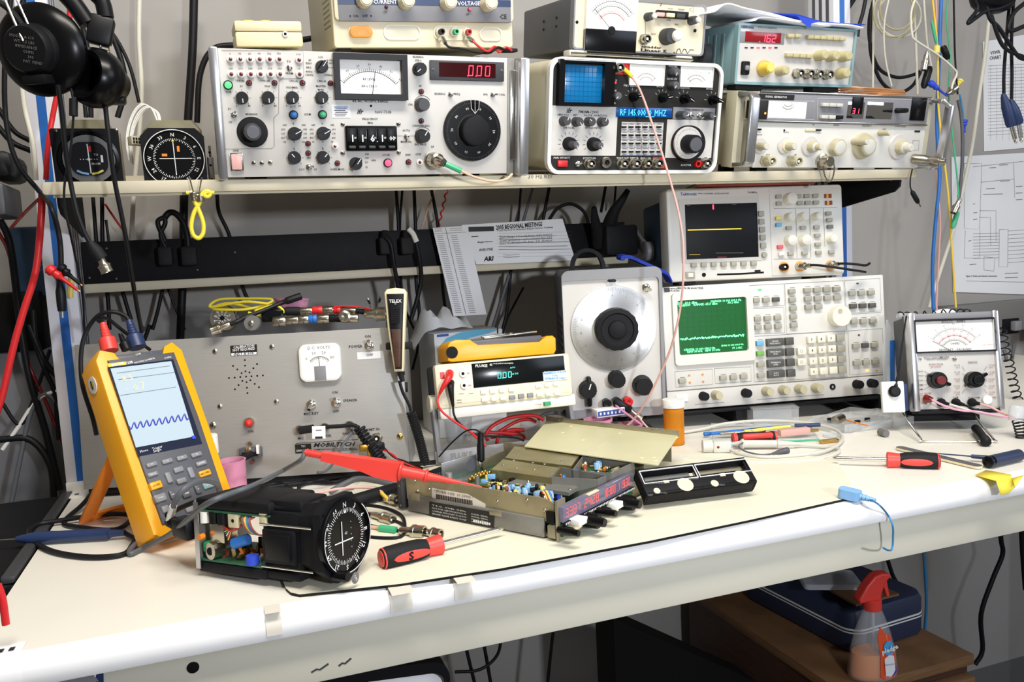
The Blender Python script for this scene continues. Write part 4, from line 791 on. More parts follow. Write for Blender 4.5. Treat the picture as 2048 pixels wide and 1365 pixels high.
b=MB();P=[T.M@V((0,0,0))];pts=[(T.L(px,py,-.03)[0],.03,T.L(px,py,-.03)[1])for px,py in((1143,545),(1147,520),(1160,504),(1180,501),(1198,512),(1206,532),(1207,545))]
P3=smooth(pts,4);
for i in range(len(P3)-1):
 a,c=V(P3[i]),V(P3[i+1]);n=V((-(c-a).z,0,(c-a).x)).normalized()*.003;b.raw([a+V((0,-.012,0))-n,a+V((0,.012,0))-n,c+V((0,.012,0))-n,c+V((0,-.012,0))-n,a+V((0,-.012,0))+n,a+V((0,.012,0))+n,c+V((0,.012,0))+n,c+V((0,-.012,0))+n],[(0,1,2,3),(7,6,5,4),(0,3,7,4),(1,5,6,2),(0,4,5,1),(3,2,6,7)],'blackm')
T.part('strap_handle',b);b=MB()
for x in(xl+.02,w-.02):b=MB();b.box(x-.01,x+.01,.01,.15,-.007,0,'rubber',.001);T.part('rubber_foot',b)
T.done()
# ---- spectrum analyser with the green screen
q=lambda X,Y:(1260+X/2.7296,340+Y/2.7296)
T=benchthing('spectrum_analyzer','wide cream spectrum analyzer with a green screen and a white number pad, under the oscilloscope','test instrument',q(205,1318),q(1398,1220),.032,3.5);sa_=T
w=T.L(*q(1392,900))[0];h=T.L(*q(190,640))[1];zs=T.L(*q(200,1210))[1];d=.13
hR=T.L(*q(1365,573))[1];h=(h+hR)/2
b=MB();b.box(.001,w-.001,.004,d,0,h,'beige',.003);T.part('case',b)
b=MB();b.box(0,w,-.002,.006,zs,h,'hp',.002);T.part('front_panel',b);b=MB();b.box(0,w,-.0015,.006,0,zs-.0012,'panel',.002);T.part('lower_panel',b)
b=MB();x0,z0=T.L(*q(262,1068));x1,z1=T.L(*q(655,650));xi0,zi0=T.L(*q(262,1012));xi1,zi1=T.L(*q(622,693));x0=xi0-.008;b.ring(rrect(x0,x1,z0,z1,.006),rrect(xi0,xi1,zi0,zi1,.004),-.009,-.001,'hp');T.part('screen_bezel',b)
b=MB();b.prism(rrect(xi0-.001,xi1+.001,zi0-.001,zi1+.001,.004),-.004,-.002,'crtg');sc=T.part('screen',b)
b=MB();sw,sh_=xi1-xi0,zi1-zi0
for i in range(11):xx=xi0+sw*(.06+.088*i);b.strip([(xx,zi0+sh_*.14),(xx,zi0+sh_*.86)],.0004,'crtgl',-.0042)
for i in range(9):zz=zi0+sh_*(.14+.09*i);b.strip([(xi0+sw*.06,zz),(xi0+sw*.94,zz)],.0004,'crtgl',-.0042)
T.part('graticule',b,None,None,sc);b=MB()
b.strip([(xi0+sw*(.03+.93*i/160),zi0+sh_*(.29+.012*math.sin(i*1.9)+RN.uniform(-.018,.018)))for i in range(161)],.0010,'crtgrn',-.0044)
for s,fx,fz,sz in(('REF -10.0 dBm',.16,.95,.0058),('10 dB/DIV',.12,.91,.0050),('MARKER 10 000 000.0 Hz',.72,.95,.0050),('RANGE -25.0 dBm',.42,.91,.0055),('-86.2 dBm',.82,.91,.0050),('CENTER 10 000 000.0 Hz',.30,.09,.0052),('SPAN 10 000 000.0 Hz',.78,.12,.0042),('RBW 30 kHz   VBW 30 kHz',.36,.05,.0050),('ST .2 SEC',.85,.06,.0045)):b.text(s,xi0+sw*fx,zi0+sh_*fz,sz,'crtgrn',-.0044)
T.part('screen_trace',b,None,None,sc)
T.box('maker_plate',q(185,668),q(212,642),-.003,0,'charcoal',0);T.txt('HEWLETT',*q(245,648),3.4,'ink',3,.0026);T.txt('PACKARD',*q(245,660),3.4,'ink',3,.0026);T.txt('SPECTRUM ANALYZER',*q(330,646),3.8,'ink',3,.0026)
K={'g':'hpkey','d':'hpkeyd','w':'hpkeyw','b':'keyblue','n':'keygreen'}
rows=[(690,711,3,54,-1.5,'ggd',13),(697,813,3,55,-3,'ggg',13),(700,860,3,55,-3,'ggg',13),(885,663,1,0,0,'g',13),(888,710,1,0,0,'g',13),(892,756,1,0,0,'g',13),(893,802,1,0,0,'g',13),(896,848,1,0,0,'g',13),(970,657,4,53,-2.2,'gggg',14),(974,704,4,53,-2.2,'gggg',14),(977,750,2,53,-2.2,'gg',14),(1215,674,3,51,-2,'ggg',13),(1220,744,3,52,-2,'ddd',13),(1226,828,3,51,-2,'ggg',13),(1235,962,3,51,-3,'gdg',13),(1240,1055,3,51,-4,'ggg',13),(510,1137,3,56,-4,'ggg',13),(287,1153,1,0,0,'g',14),(710,947,1,0,0,'b',14),(712,1003,1,0,0,'n',14),(715,1063,1,0,0,'g',14),(717,1122,1,0,0,'g',14)]
for X,Y,n,dx,dy,c,wd_ in rows:
 for i in range(n):T.btn(*q(X+i*dx,Y+i*dy),wd_,9.5,.007,K[c[i]],.0008,'key').location.y-=.002;T.line([q(X+i*dx-14,Y+i*dy-19),q(X+i*dx+14,Y+i*dy-20)],.7,'inkg',.0025)
for i,(Y,s)in enumerate(((941,'CENTER FREQUENCY'),(999,'FREQUENCY SPAN'),(1057,'REFERENCE LEVEL'),(1115,'AUTO'))):
 T.btn(*q(793+i*2,Y),33,15,.008,'hpkeyd',.001,'key').location.y-=.002;T.txt(s.split()[0],*q(793+i*2,Y-5),2.8,'inkw',2,.0106);T.txt(s.split()[-1],*q(793+i*2,Y+7),2.8,'inkw',2,.0106);T.btn(*q(871+i*3,Y-5),16,15,.008,'hpkeyd',.001,'key').location.y-=.002
for r_,row in enumerate(('789','456','123','0. ')):
 for c_,s in enumerate(row):X,Y=992+c_*53+r_*4,928+r_*58-c_*4;T.btn(*q(X,Y),15.5,14,.009,'hpkeyw',.001,'key').location.y-=.002;T.txt(s,*q(X,Y),5,'ink',2,.0116)if s.strip()else 0
 T.btn(*q(1148+r_*4,917+r_*58),15.5,14,.009,'hpkey',.001,'key').location.y-=.002
for Y in(990,1049):T.btn(*q(937,Y),16,14,.009,'hpkeyw',.001,'key').location.y-=.002;x,z=T.L(*q(937,Y),.0116);T.pr.strip([(x+.0025*math.cos(t*math.pi/3),z+.0025*math.sin(t*math.pi/3))for t in range(7)],.0004,'ink',-.0116)
x,z=T.L(*q(1125,798));k=T.sv(*q(1125,798))/2.7296;b=MB();b.lathe([(58*k,0),(58*k,.014),(54*k,.017),(0,.017)],'hpkeyw',(x,-.002,z),n=44);b.lathe([(14*k,.0168),(13*k,.0172),(0,.0162)],'knobhp',(x-10*k,-.0025,z+26*k),n=20);T.part('rotary_knob',b)
for X,Y,m in((707,655,'ledgrn'),(1240,620,'maroon'),(1248,902,'maroon'),(1295,1098,'ledamb'),(1345,1095,'tan'),(322,1122,'orange'),(395,1117,'orange'),(326,1161,'orange'),(398,1156,'orange')):T.btn(*q(X,Y),4 if m!='ledgrn' else 7,3,.0015,m,.0004,'indicator_lamp').location.y-=.002
for pts in(((650,632),(840,622),(845,740),(655,752)),((845,622),(1165,605),(1185,880),(855,895),(845,622)),((655,758),(840,750),(845,890),(660,898)),((1172,605),(1365,592),(1372,770),(1182,785),(1172,605)),((1190,880),(1378,866),(1390,1105),(1200,1120),(1190,880)),((245,1102),(450,1088),(452,1172),(250,1188),(245,1102)),((462,1085),(660,1075),(662,1155),(465,1168),(462,1085)),((668,910),(1172,880),(1185,1130),(680,1158),(668,910)),((1185,790),(1370,778))):T.line([q(*p)for p in pts],.6,'inkg',.0025)
for X,Y,m in((405,1237,'blackm'),(637,1220,'blackm'),(1246,1172,'blackm'),(1325,1166,'blackm'),(475,1230,'knobhp'),(752,1210,'knobhp'),(843,1203,'knobhp'),(932,1197,'knobhp'),(1023,1191,'knobhp')):T.knob(*q(X,Y),9,.022 if m=='knobhp' else .016,m,None,0,None)
T.jack(*q(1102,1184),6,'black','dark',.004);b=MB();T.box('line_switch',q(250,1268),q(312,1226),-.004,0,'white',.0006)
for pts in(((355,1282),(515,1270)),((695,1255),(1060,1228))):T.line([q(*p)for p in pts],.7,'inkg',.002)
T.done()
# black tray under the analyser and the oscillator
T=Thing('instrument_riser','low black riser on the bench under the spectrum analyzer','riser',sa_.O-sa_.ez*.0025,sa_.ex,ez=sa_.ez);w2_=w*.985;zf=.0295-.001
b=MB();b.box(-.150,w2_,-.004,.14,-.006,0,'blackm',.0015);T.part('riser_top',b)
for x in(-.145,.12,w2_-.012):b=MB();b.prism([(-.002,-zf),(.13,-zf+.13*.061),(.13,-.006),(-.002,-.006)],x,x+.01,'blackm','x');T.part('riser_side',b)
b=MB();b.box(-.14,w2_-.01,.11,.115,-zf+.008,-.006,'dark');T.part('riser_back',b)
# ---- colour oscilloscope on the analyser
O0=sa_.O+sa_.ey*.012;a=onp(*q(215,614),O0,sa_.ey);c=onp(*q(1165,574),O0,sa_.ey);hbk=V((0,0,1)).cross(c-a)
T=Thing('oscilloscope','pale grey oscilloscope with a yellow flat trace on black, standing on the spectrum analyzer','oscilloscope',a,c-a,ez=(c-a).normalized().cross(sa_.ey));tk=T
w=T.L(*q(1168,400))[0];h=T.L(*q(205,100))[1];xl=0;xm=T.L(*q(758,300))[0]
b=MB();b.box(.006,w-.006,.03,.15,.008,h-.014,'tekblue',.008);T.part('case',b)
b=MB();b.soft(rrect(0,w,0,h,.006),.0,.035,'panelw',.004);T.part('front_bezel',b)
b=MB();x0,z0=T.L(*q(775,580));b.box(x0,w-.004,-.0012,.002,.004,h-.006,'hp',.0006);T.part('control_panel',b)
xi0,zi0=T.L(*q(308,490));xi1,zi1=T.L(*q(690,180));b=MB();b.prism([(xi0-.008,zi0-.006),(xi1+.006,zi0-.006),(xi1+.004,zi1+.010),(xi0-.010,zi1+.008)],-.0016,.001,'panel');T.part('screen_surround',b)
b=MB();b.box(xi0,xi1,-.0022,-.001,zi0,zi1,'crtk',.0004);sc=T.part('screen',b);b=MB();zz=T.L(*q(455,327))[1];b.strip([T.L(*q(312,330)),T.L(*q(605,322))],.0013,'crtyel',-.0025);x,z=T.L(*q(451,204));b.strip([(x,z+.004),(x,z-.004)],.0022,'ledred2',-.0025)
for X,Y,wd_,m in((316,196,20,'inkg'),(565,190,24,'inkg'),(350,464,60,'yelw'),(540,455,150,'inkg'),(500,478,50,'inkr')):b.strip([T.L(*q(X-wd_/2,Y)),T.L(*q(X+wd_/2,Y-1))],.0010,m,-.0025)
T.part('screen_trace',b,None,None,sc)
T.txt('Tektronix',*q(320,131),6,'labelbl',1,.0008,.02);T.txt('TWO CHANNEL OSCILLOSCOPE',*q(455,129),3,'inkg',1,.0008,wpx=62);T.txt('500MHz',*q(670,123),4,'inkg',1,.0008)
for i in range(5):T.btn(*q(719+i*3,238+i*43.5),11,11,.006,'hpkey',.001)
T.knob(*q(733,464),6,.006,'hpkey',None,0,None,fl=None,name='round_button')
for i in range(7):T.btn(*q(352+i*54.5,520-i*1.6),11,9,.006,'hpkey',.001)
T.box('power_button',q(303,594),q(352,556),-.003,0,'hpkey',.001);T.box('power_key',q(313,588),q(340,563),-.005,0,'hpkeyw',.001);T.jack(*q(403,573),4,'dark','dark',.001)
b=MB();b.strip([T.L(*q(475,572)),T.L(*q(600,568)),T.L(*q(730,560))],.0030,'dark',-.0006);b.strip([T.L(*q(680,553)),T.L(*q(712,551))],.003,'dark',-.0006);T.part('disk_slot',b)
for X,Y,r_ in((875,158,12.5),(872,257,9),(945,255,9),(1022,253,8.5),(877,385,11.5),(955,383,11.5),(1104,378,9)):T.knob(*q(X,Y),r_,.016,'hpkeyw','panelw',0,None)
for X,Y,m in((814,145,'hpkey'),(816,183,'hpkey'),(922,143,'hpkey'),(968,141,'hpkey'),(1015,140,'hpkey'),(930,180,'hpkey'),(973,179,'hpkey'),(1018,178,'hpkey'),(812,263,'keyyel'),(814,300,'keyblue'),(822,420,'keyred'),(828,458,'hpkeyw'),(870,317,'hpkey'),(948,315,'hpkey'),(1022,313,'hpkey'),(1026,358,'hpkey'),(1028,406,'hpkey'),(1032,451,'hpkey'),(1086,237,'hpkey'),(1092,273,'hpkey'),(1095,310,'greyd'),(1103,448,'hpkey'),(880,457,'hpkey'),(956,455,'hpkey')):T.btn(*q(X,Y),11,7.5,.006,m,.001).location.y=-.001
for X,Y in((1080,142),(1084,180)):T.btn(*q(X,Y),14,8,.002,'brick',0,'probe_contact').location.y=-.001;T.btn(*q(X-4,Y),4,8,.0025,'gold',0,'probe_contact').location.y=-.001
for X,Y in((841,531),(928,528),(1095,522)):T.knob(*q(X,Y),11,.004,'orangeb',None,0,None,fl=None,name='socket_ring');T.bnc(*q(X,Y),7,.014,'nickel' if X>850 else 'blackm',base=1.0)
for pts in(((785,212),(1130,205)),((905,212),(912,480)),((980,210),(988,480)),((1055,208),(1065,420)),((785,488),(985,486))):T.line([q(*p)for p in pts],.6,'inkg',.0016)
b=MB();b.lathe([(.018,0),(.018,.012),(.015,.014)],'midgrey',(.004,.10,h*.38),(-1,0,0),20);M=Matrix.Translation((.004,.10,h*.38))@Matrix.Rotation(math.radians(-62),4,'X');b.box(-.013,-.002,-.013,.013,-.013,.10,'midgrey',.005,M=M);T.part('carry_handle',b)
for x in(.02,w-.06):b=MB();b.box(x,x+.03,.008,.04,-.005,.001,'rubber',.001);T.part('rubber_foot',b)
T.done()
# ---- needle voltmeter on its wire stand
q=lambda X,Y:(1700+X/3.4125,560+Y/3.4125)
T=benchthing('needle_voltmeter','upright silver framed needle voltmeter propped on a wire bail at the right of the bench','voltmeter',q(432,892),q(1030,880),.034,11);vm=T
w=T.L(*q(1030,600))[0];h=T.L(*q(420,235))[1];d=.085
b=MB();b.box(.003,w-.003,.004,d,.002,h-.002,'charcoal',.002);T.part('case',b)
b=MB();b.box(0,.0095,-.006,.02,-.002,h+.001,'alu',.002);T.part('side_trim',b);b=MB();b.box(w-.0085,w,-.006,.02,-.002,h+.001,'alu',.002);T.part('side_trim',b)
b=MB();b.box(.008,w-.008,-.003,.006,h-.010,h,'midgrey',.002);T.part('top_trim',b)
b=MB();b.box(.009,w-.008,-.0003,.006,.001,h-.008,'panel',.0002);T.part('front_panel',b)
o,(x0,z0,mw,mh)=meter(T,q(440,258),q(982,505),'black','meterface',.05,.006,((.72,40,'inkg'),(.52,40,'inkr'),(.38,40,'inkg')),.5,-.02,-58,lim=54)
b=MB();b.text('VOLTS - AMPS',x0+mw*.5,z0+mh*.92,.0055,'ink',-.0022);b.text('OHMS',x0+mw*.5,z0+mh*.27,.005,'ink',-.0022);b.text('HEWLETT - PACKARD',x0+mw*.5,z0+mh*.09,.0048,'ink',-.0022);b.text('AC VOLTS',x0+mw*.9,z0+mh*.20,.003,'inkr',-.0022);T.part('meter_lettering',b,None,None,o)
T.txt('hp',*q(480,538),4.5,'ink',0,.0025);T.txt('410C VOLTMETER',*q(592,530),4.2,'inkg',0,.0025);T.txt('HEWLETT-PACKARD',*q(595,541),3,'inkg',0,.0025);T.lamp(*q(711,538),4,'nickel','nickel',.002).location.y-=.0015
T.txt('FUNCTION',*q(588,577),3.6,'inkg',0,.0025);T.txt('AC VOLTS',*q(586,594),3,'inkr',0,.0025);T.txt('RANGE',*q(840,562),3.6,'inkg',0,.0025)
for X,Y,cp in((597,685,'maroon'),(850,682,'blackg')):
 T.knob(*q(X,Y),17,.016,'blackg',None,0,None,fl=None);x,z=T.L(*q(X,Y));b=MB();b.box(x-.0025,x+.0025,-.012,-.001,z-.0175,z+.0175,'blackg',.0015,M=Matrix.Translation((x,0,z))@Matrix.Rotation(math.radians(118 if X<700 else 60),4,'Y')@Matrix.Translation((-x,0,-z)));T.part('knob_pointer',b);T.knob(q(X+12,Y)[0],q(X,Y+3)[1],9,.026,cp,None,0,None,fl=None,name='knob_cap')
for Y in(625,655,687,718,748):T.line([q(505,Y),q(545,Y+(687-Y)*.3)],.7,'inkg',.0025);T.txt('-DCV' if Y<690 else 'OHMS',*q(480,Y),3,'ink',0,.0025)
for Y in(590,638,685,732,775):
 for s in(-1,1):T.txt('1.5 mA',*q(850+s*118,Y-8),2.8,'inkg',0,.0025);T.txt('15 V',*q(850+s*112,Y+8),2.8,'inkr',0,.0025);T.line([q(850+s*85,Y),q(850+s*66,685+(Y-685)*.7)],.6,'inkg',.0025)
for s,X,Y,m in(('AC PROBE',517,776,'inkr'),('DCV',615,806,'ink'),('COM',720,803,'ink'),('DCA OHM',848,805,'ink'),('ON',985,803,'ink')):T.txt(s,*q(X,Y),3.2,m,0,.0025)
T.knob(*q(933,820),9.5,.008,'white',None,0,None,fl=None,name='power_button')
for X,Y in((520,822),(618,838),(718,838),(828,838)):T.jack(*q(X,Y),8.5,'nickel' if X<600 else 'blackm','dark',.004).location.y-=.0015
# wire bail down to the bench
pa=T.I@onz(1843,884,.0022);pc=T.I@onz(1987,884,.0022);b=MB();P=smooth([V((pa.x-.003,.012,.0)),V((pa.x-.001,(pa.y+.012)/2,pa.z/2)),V((pa.x,pa.y,pa.z+.004)),V((pa.x+.004,pa.y,pa.z)),V((pc.x-.004,pc.y,pc.z)),V((pc.x,pc.y,pc.z+.004)),V((pc.x+.002,(pc.y+.012)/2,pc.z/2)),V((pc.x+.004,.012,0))],5);b.tube(P,.0016,'chrome',8);T.part('wire_bail',b)
b=MB();b.box(.01,w-.01,d-.02,d-.008,-.0180,.002,'rubber',.002);T.part('rear_foot',b);b=MB();b.box(.006,w-.006,-.004,.03,-.006,.0,'blackm',.001);T.part('bottom_rail',b)
T.done()
# ============================================================= things being worked on
def posed(name,label,cat,x,y,z,yaw,tilt=0,roll=0,group=None):
 ex,ez=axes(yaw,tilt,roll);return Thing(name,label,cat,(x,y,BENCH+z),ex,ez=ez,group=group)
 # bench mat
mp=[onz(*p)for p in((590,1198),(568,1172))]
P=[onz(px,py)for px,py in((1700,1001),(1500,1046),(1300,1088),(1000,1144),(800,1175),(600,1196),(582,1192),(572,1183),(566,1168))]
back=[V((.505,.20,0)),V((.60,.44,0)),V((1.0,.34,0)),V((1.2,.17,0)),V((1.14,.07,0))]
poly=[(p.x,p.y)for p in P]+[(p.x,p.y)for p in back]
b=MB();b.prism(poly,BENCH+.0004,BENCH+.0022,'matedge','z');cx=sum(p[0]for p in poly)/len(poly);cy=sum(p[1]for p in poly)/len(poly)
b.v=[];b.f=[];b.fm=[];b.m=[]
b.prism([(x,y+.0012)for x,y in poly],BENCH+.0003,BENCH+.0026,'matc','z')
fr=[(p.x,p.y)for p in P];b.prism(fr+[(x,y+.0025)for x,y in reversed(fr)],BENCH+.0004,BENCH+.00255,'matedge','z')
single('bench_mat',b,'cream work mat with a dark edge lying along the front of the bench','mat')
MZ=.0027
# ---- open navigation radio
q=lambda X,Y:(760+X/3.657,820+Y/3.657)
T=posed('open_radio','opened avionics radio with bare boards, red digit display and black double knobs','radio',.731,.040,MZ+.001,33.6);rx=T
RW,RL,RH=.194,.218,.0425
def top(X,Y,z=RH):return T.LZ(*q(X,Y),z)
b=MB();b.box(0,RW,0,RL,.001,.004,'chassis');b.box(RW-.002,RW,0,RL,.001,RH,'chassis',.0004);b.box(0,RW,RL-.002,RL,.001,RH-.012,'chassis',.0004);b.box(.004,RW-.006,.0,.002,.001,.020,'chassis');T.part('chassis',b)
y0,z0=T.LY(*q(1235,690),0);b=MB()
b.prism([(.004,.018),(.004,RH-.004),(.012,RH-.001),(.02,RH),(RL*.5,RH+.0004),(RL*.86,RH),(RL,RH-.001),(RL,.014),(RL*.6,.017)],-.001,.0012,'chassisg','x')
for X,Y in((255,523),(360,583),(275,595),(858,672),(1205,735),(1075,662)):yy,zz=T.LY(*q(X,Y),-.001);b.lathe([(.002,0),(.0015,.0012),(0,.0014)],'steel',(-.001,yy,zz),(-1,0,0),10)
T.part('side_wall',b)
b=MB();ya,za=T.LY(*q(1205,950),-.003);yb,zb=T.LY(*q(215,755),-.003);b.box(-.004,0,ya,yb,.0006,.021,'lead',.0012);yc,zc=T.LY(*q(845,800),-.004);b.box(-.0046,-.004,ya+.002,yc,.0035,.0185,'lead',.0005);b.box(-.0052,-.0046,ya+.055,ya+.072,.015,.021,'chassis',.0005);b.box(-.0052,-.004,yb-.02,yb-.006,.015,.024,'chassis',.0005)
T.part('side_tray',b)
def sidequad(pts,x,m,nm,extra=None):
 b=MB();pp=[T.LY(*q(*p),x)for p in pts];b.prism([(u,v)for u,v in pp],x,x+.0003,m,'x')
 if extra:extra(b,pp)
 return T.part(nm,b)
MS=Matrix(((0,-1,0,0),(-1,0,0,0),(0,0,1,0),(0,0,0,1)))
def lab1(b,pp):
 (u0,v0),(u1,v1)=pp[0],pp[2];M=lambda s,u,v,sz,m,wid=None:b.text(s,-u,v,sz,m,.0051,wid=wid,M=MS)
 for i,s in enumerate(('T.S.O. C38b C40a','NOT FOR CERTIFICATION IN','COMPLIES WITH PART 15 OF FCC','BRAND NAME RADIO CORP')):M(s,u0+(u1-u0)*.32,v0-.0035-i*.0034,.0026,'inkw',.052)
 for i in range(4):M('MODEL SERIAL',u0+(u1-u0)*.8,v0-.005-i*.0030,.0022,'inkw',.024)
 for i in range(8):yy=u0+(u1-u0)*(.72+.033*i);b.box(-.0051,-.0046,yy,yy+.002,v1-.001+.003,v1+.0045,'white')
sidequad(((360,672),(838,752),(832,862),(358,775)),-.0046,'labelk','data_plate',lab1)
def lab2(b,pp):
 (u0,v0),(u1,v1)=pp[0],pp[2];b.text('* FU KX 0155  01 20995 *',-(u0+(u1-u0)*.42),v0-.0030,.0042,'ink',.0020,wid=.060,M=MS)
 for i in range(46):
  yy=u0+(u1-u0)*(.08+.0150*i);b.box(-.0018,-.0014,yy,yy-(.0004 if i%3 else .0008),v0-.0120,v0-.0066,'ink')
sidequad(((380,572),(640,618),(770,690),(770,718),(380,655)),-.0014,'skin_tape','barcode_label',lab2)
b=MB();b.box(-.006,.010,-.004,-.001,.001,RH+.001,'chassis',.0006)
for zz in(.008,.020,.034):b.lathe([(.0016,0),(0,.001)],'steel',(.002,-.004,zz),(0,-1,0),8)
T.part('front_bracket',b);b=MB();b.box(-.006,-.001,.0,.010,.002,.016,'chassis',.001);b.box(-.004,-.001,.002,.012,.018,.030,'dark');T.part('latch',b)
ya,za=T.LY(*q(150,750),-.003);b=MB();b.box(-.005,.006,RL+.004,RL+.012,.001,.038,'charcoal',.001);b.box(.004,.02,RL+.001,RL+.004,.004,.03,'charcoal')
for zz in(.006,.030):b.lathe([(.0016,0),(0,.001)],'steel',(-.005,RL+.008,zz),(-1,0,0),8)
T.part('rear_bracket',b)
def plate(pts,z0,z1,m,nm,holes=()):
 pp=[top(*p,z1)for p in pts];b=MB();b.prism(pp,z0,z1,m,'z')
 for X,Y in holes:x,y=top(X,Y,z1);b.lathe([(.0022,0),(.0016,.0006),(0,.0005)],'steel',(x,y,z1),(0,0,1),12)
 return T.part(nm,b)
plate(((985,268),(1468,318),(1400,412),(915,352)),.020,RH,'platebrass','shield_cover',((1012,327),(1330,372),(1240,292),(1040,280)))
plate(((900,362),(1320,427),(1255,500),(815,437)),.020,RH-.001,'platebrass','shield_cover',((905,405),(1000,427),(1130,437),(978,372),(1118,388),(1203,398)))
plate(((1075,476),(1452,562),(1380,606),(930,536)),.030,.034,'lead','shield_plate',((1185,492),(1390,583)))
# open bay with a green board
def bay(pts,zf,m,nm):
 pp=[(x,max(y,.004))for x,y in(top(*p)for p in pts)];b=MB();n=len(pp)
 for i in range(n):
  a,c=V((*pp[i],0)),V((*pp[(i+1)%n],0));d=(c-a).normalized();nn=V((-d.y,d.x,0))*.0012;b.prism([(a.x,a.y),(c.x,c.y),(c.x+nn.x,c.y+nn.y),(a.x+nn.x,a.y+nn.y)],.006,RH,'lead','z')
 b.prism(pp,zf-.0015,zf,m,'z');return T.part(nm,b),pp
bay(((1490,335),(1905,388),(1830,482),(1415,440)),.029,'pcb','board_bay');bay(((1312,420),(1722,490),(1690,524),(1250,490)),.024,'blackm','board_bay')
x0,y0=.010,.012
b=MB();b.box(.004,RW-.004,.006,RL-.004,.014,.0155,'pcb');T.part('main_board',b)
def comp(kind,X,Y,z,m,s=1.0,ang=0):
 x,y=top(X,Y,z+.004);b=MB();nm='component'
 M=Matrix.Translation((x,y,z))@Matrix.Rotation(ang,4,'Z')
 if kind=='cap':b.lathe([(.0032*s,0),(.0032*s,.0072*s),(.0028*s,.0078*s),(0,.0078*s)],m,(x,y,z),(.12,.1,1),12);b.box(x-.0012,x+.0012,y-.0034*s,y-.0030*s,z+.001,z+.006*s,'inkw');nm='capacitor'
 elif kind=='box':b.box(-.005*s,.005*s,-.0028*s,.0028*s,0,.006*s,m,.0005,M=M);nm='film_capacitor'
 elif kind=='res':b.lathe([(0,-.0034*s),(.0012*s,-.0032*s),(.0010*s,-.002*s),(.0010*s,.002*s),(.0012*s,.0032*s),(0,.0034*s)],m,(x,y,z+.002),(math.cos(ang),math.sin(ang),0),8);nm='resistor'
 elif kind=='ic':b.box(-.009*s,.009*s,-.0032*s,.0032*s,.001,.0045,m,.0003,M=M);nm='chip'
 elif kind=='drop':b.sph((x,y,z+.004),.0032*s,m,10,(1,.7,1.2));nm='capacitor'
 return T.part(nm,b)
for X,Y in((845,583),(800,592),(1005,595),(1060,605),(1120,590),(1145,632),(1190,620),(1245,625),(960,578),(935,598),(1080,585),(870,575)):comp('cap',X,Y,.0265,'bluel',.95+RN.random()*.2)
for X,Y in((918,567),(1000,600),(1175,612)):comp('box',X,Y,.028,'keyyel',1,.5)
for X,Y in((1310,625),(1290,610)):comp('cap',X,Y,.024,'royal',1)
for X,Y in((690,505),(715,493),(738,483),(762,476),(786,470),(660,515),(804,466),(675,497),(702,485),(725,474),(750,466),(772,460)):comp('drop',X,Y,.030,'gold',.95)
for i in range(7):comp('ic',825+i*12,510-i*7,.026,'blackm',.35,1.4)
for X,Y in((850,545),(895,522),(930,500),(900,560)):comp('ic',X,Y,.026,'blackm',.8,0)
for i in range(14):comp('res',770+(i%7)*28,545+(i//7)*18-(i%3)*12,.027,('tan','brick','bone')[i%3],.9,RN.random()*3)
for i in range(12):comp('res',1500+(i%6)*52,395+(i//6)*62+(i%3)*6,.030,('tan','orange','bone')[i%3],.9,RN.random()*3)
for X,Y in((1590,385),(1600,400),(1585,415),(1600,360)):comp('cap',X,Y,.031,'bluel',1.1)
for X,Y in((1745,395),(1725,425),(1690,462)):comp('res',X,Y,.031,'knobt',2.4,0)
comp('drop',1500,425,.030,'brick',1.2);comp('box',1652,425,.030,'orange',.8)
for X,Y,m in((1332,480,'orange'),(1345,500,'blue'),(1568,498,'red'),(1620,520,'black'),(1550,515,'green'),(1400,470,'white'),(1660,500,'gold'),(1480,530,'steel')):comp('drop',X,Y,.028,m,1.1)
for X,Y in((1420,490),(1180,645),(1200,640)):
 b=MB();x,y=top(X,Y,.034)
 for i,m in enumerate(('brick','orange','keyyel','green','blue','purple')):
  P3=smooth([(x+i*.0014,y-.008,.028),(x+i*.0014,y-.002,.040),(x+i*.0014+.004,y+.004,.038),(x+i*.0014+.006,y+.007,.028)],4);b.tube(P3,.0007,m,5)
 T.part('ribbon_cable',b)
b=MB();x,y=top(1050,480,RH)
for i in range(46):
 X,Y=RN.uniform(760,1240),0;f=(X-760)/480;Y=505+f*95+RN.uniform(-45,52);comp(RN.choice(['drop','res','cap','res','box']),X,Y,.029+RN.random()*.005,RN.choice(['bluel','gold','blackm','tan','brick','bluel','keyyel','nickel']),RN.uniform(.6,.95),RN.random()*3)
for i in range(16):comp(RN.choice(['drop','res','res']),RN.uniform(1470,1800),RN.uniform(375,465),.030,RN.choice(['tan','brick','bone','nickel','orange']),.8,RN.random()*3)
# rear connectors
xa,ya=top(395,455,.04);xb,yb=top(610,372,.04);M=Matrix.Translation((xa,ya,.028))@Matrix.Rotation(math.atan2(yb-ya,xb-xa),4,'Z');L=math.hypot(xb-xa,yb-ya);b=MB();b.box(0,L,0,.010,0,.012,'blackm',.001,M=M)
for i in range(16):b.box(L*(i+.2)/16,L*(i+.75)/16,-.0008,0,.002,.009,'slate',M=M)
T.part('edge_connector',b)
xa,ya=top(470,500,.03);xb,yb=top(725,430,.03);M=Matrix.Translation((xa,ya,.018))@Matrix.Rotation(math.atan2(yb-ya,xb-xa),4,'Z');L=math.hypot(xb-xa,yb-ya);b=MB();b.box(0,L,.004,.006,0,.030,'alu',.0005,M=M);b.lathe([(.009,0),(.0088,.0004),(0,.0004)],'slate',M@V((L*.82,.004,.018)),(M.to_3x3()@V((0,-1,0))),20);b.box(0,L,-.002,.004,-.001,.001,'alu',M=M);T.part('rear_heatsink',b)
x,y=top(503,480,.04);b=MB();b.lathe([(.0045,0),(.0045,.020),(.004,.021)],'lead',(x,y,.022),(0,0,1),14);T.part('standoff',b)
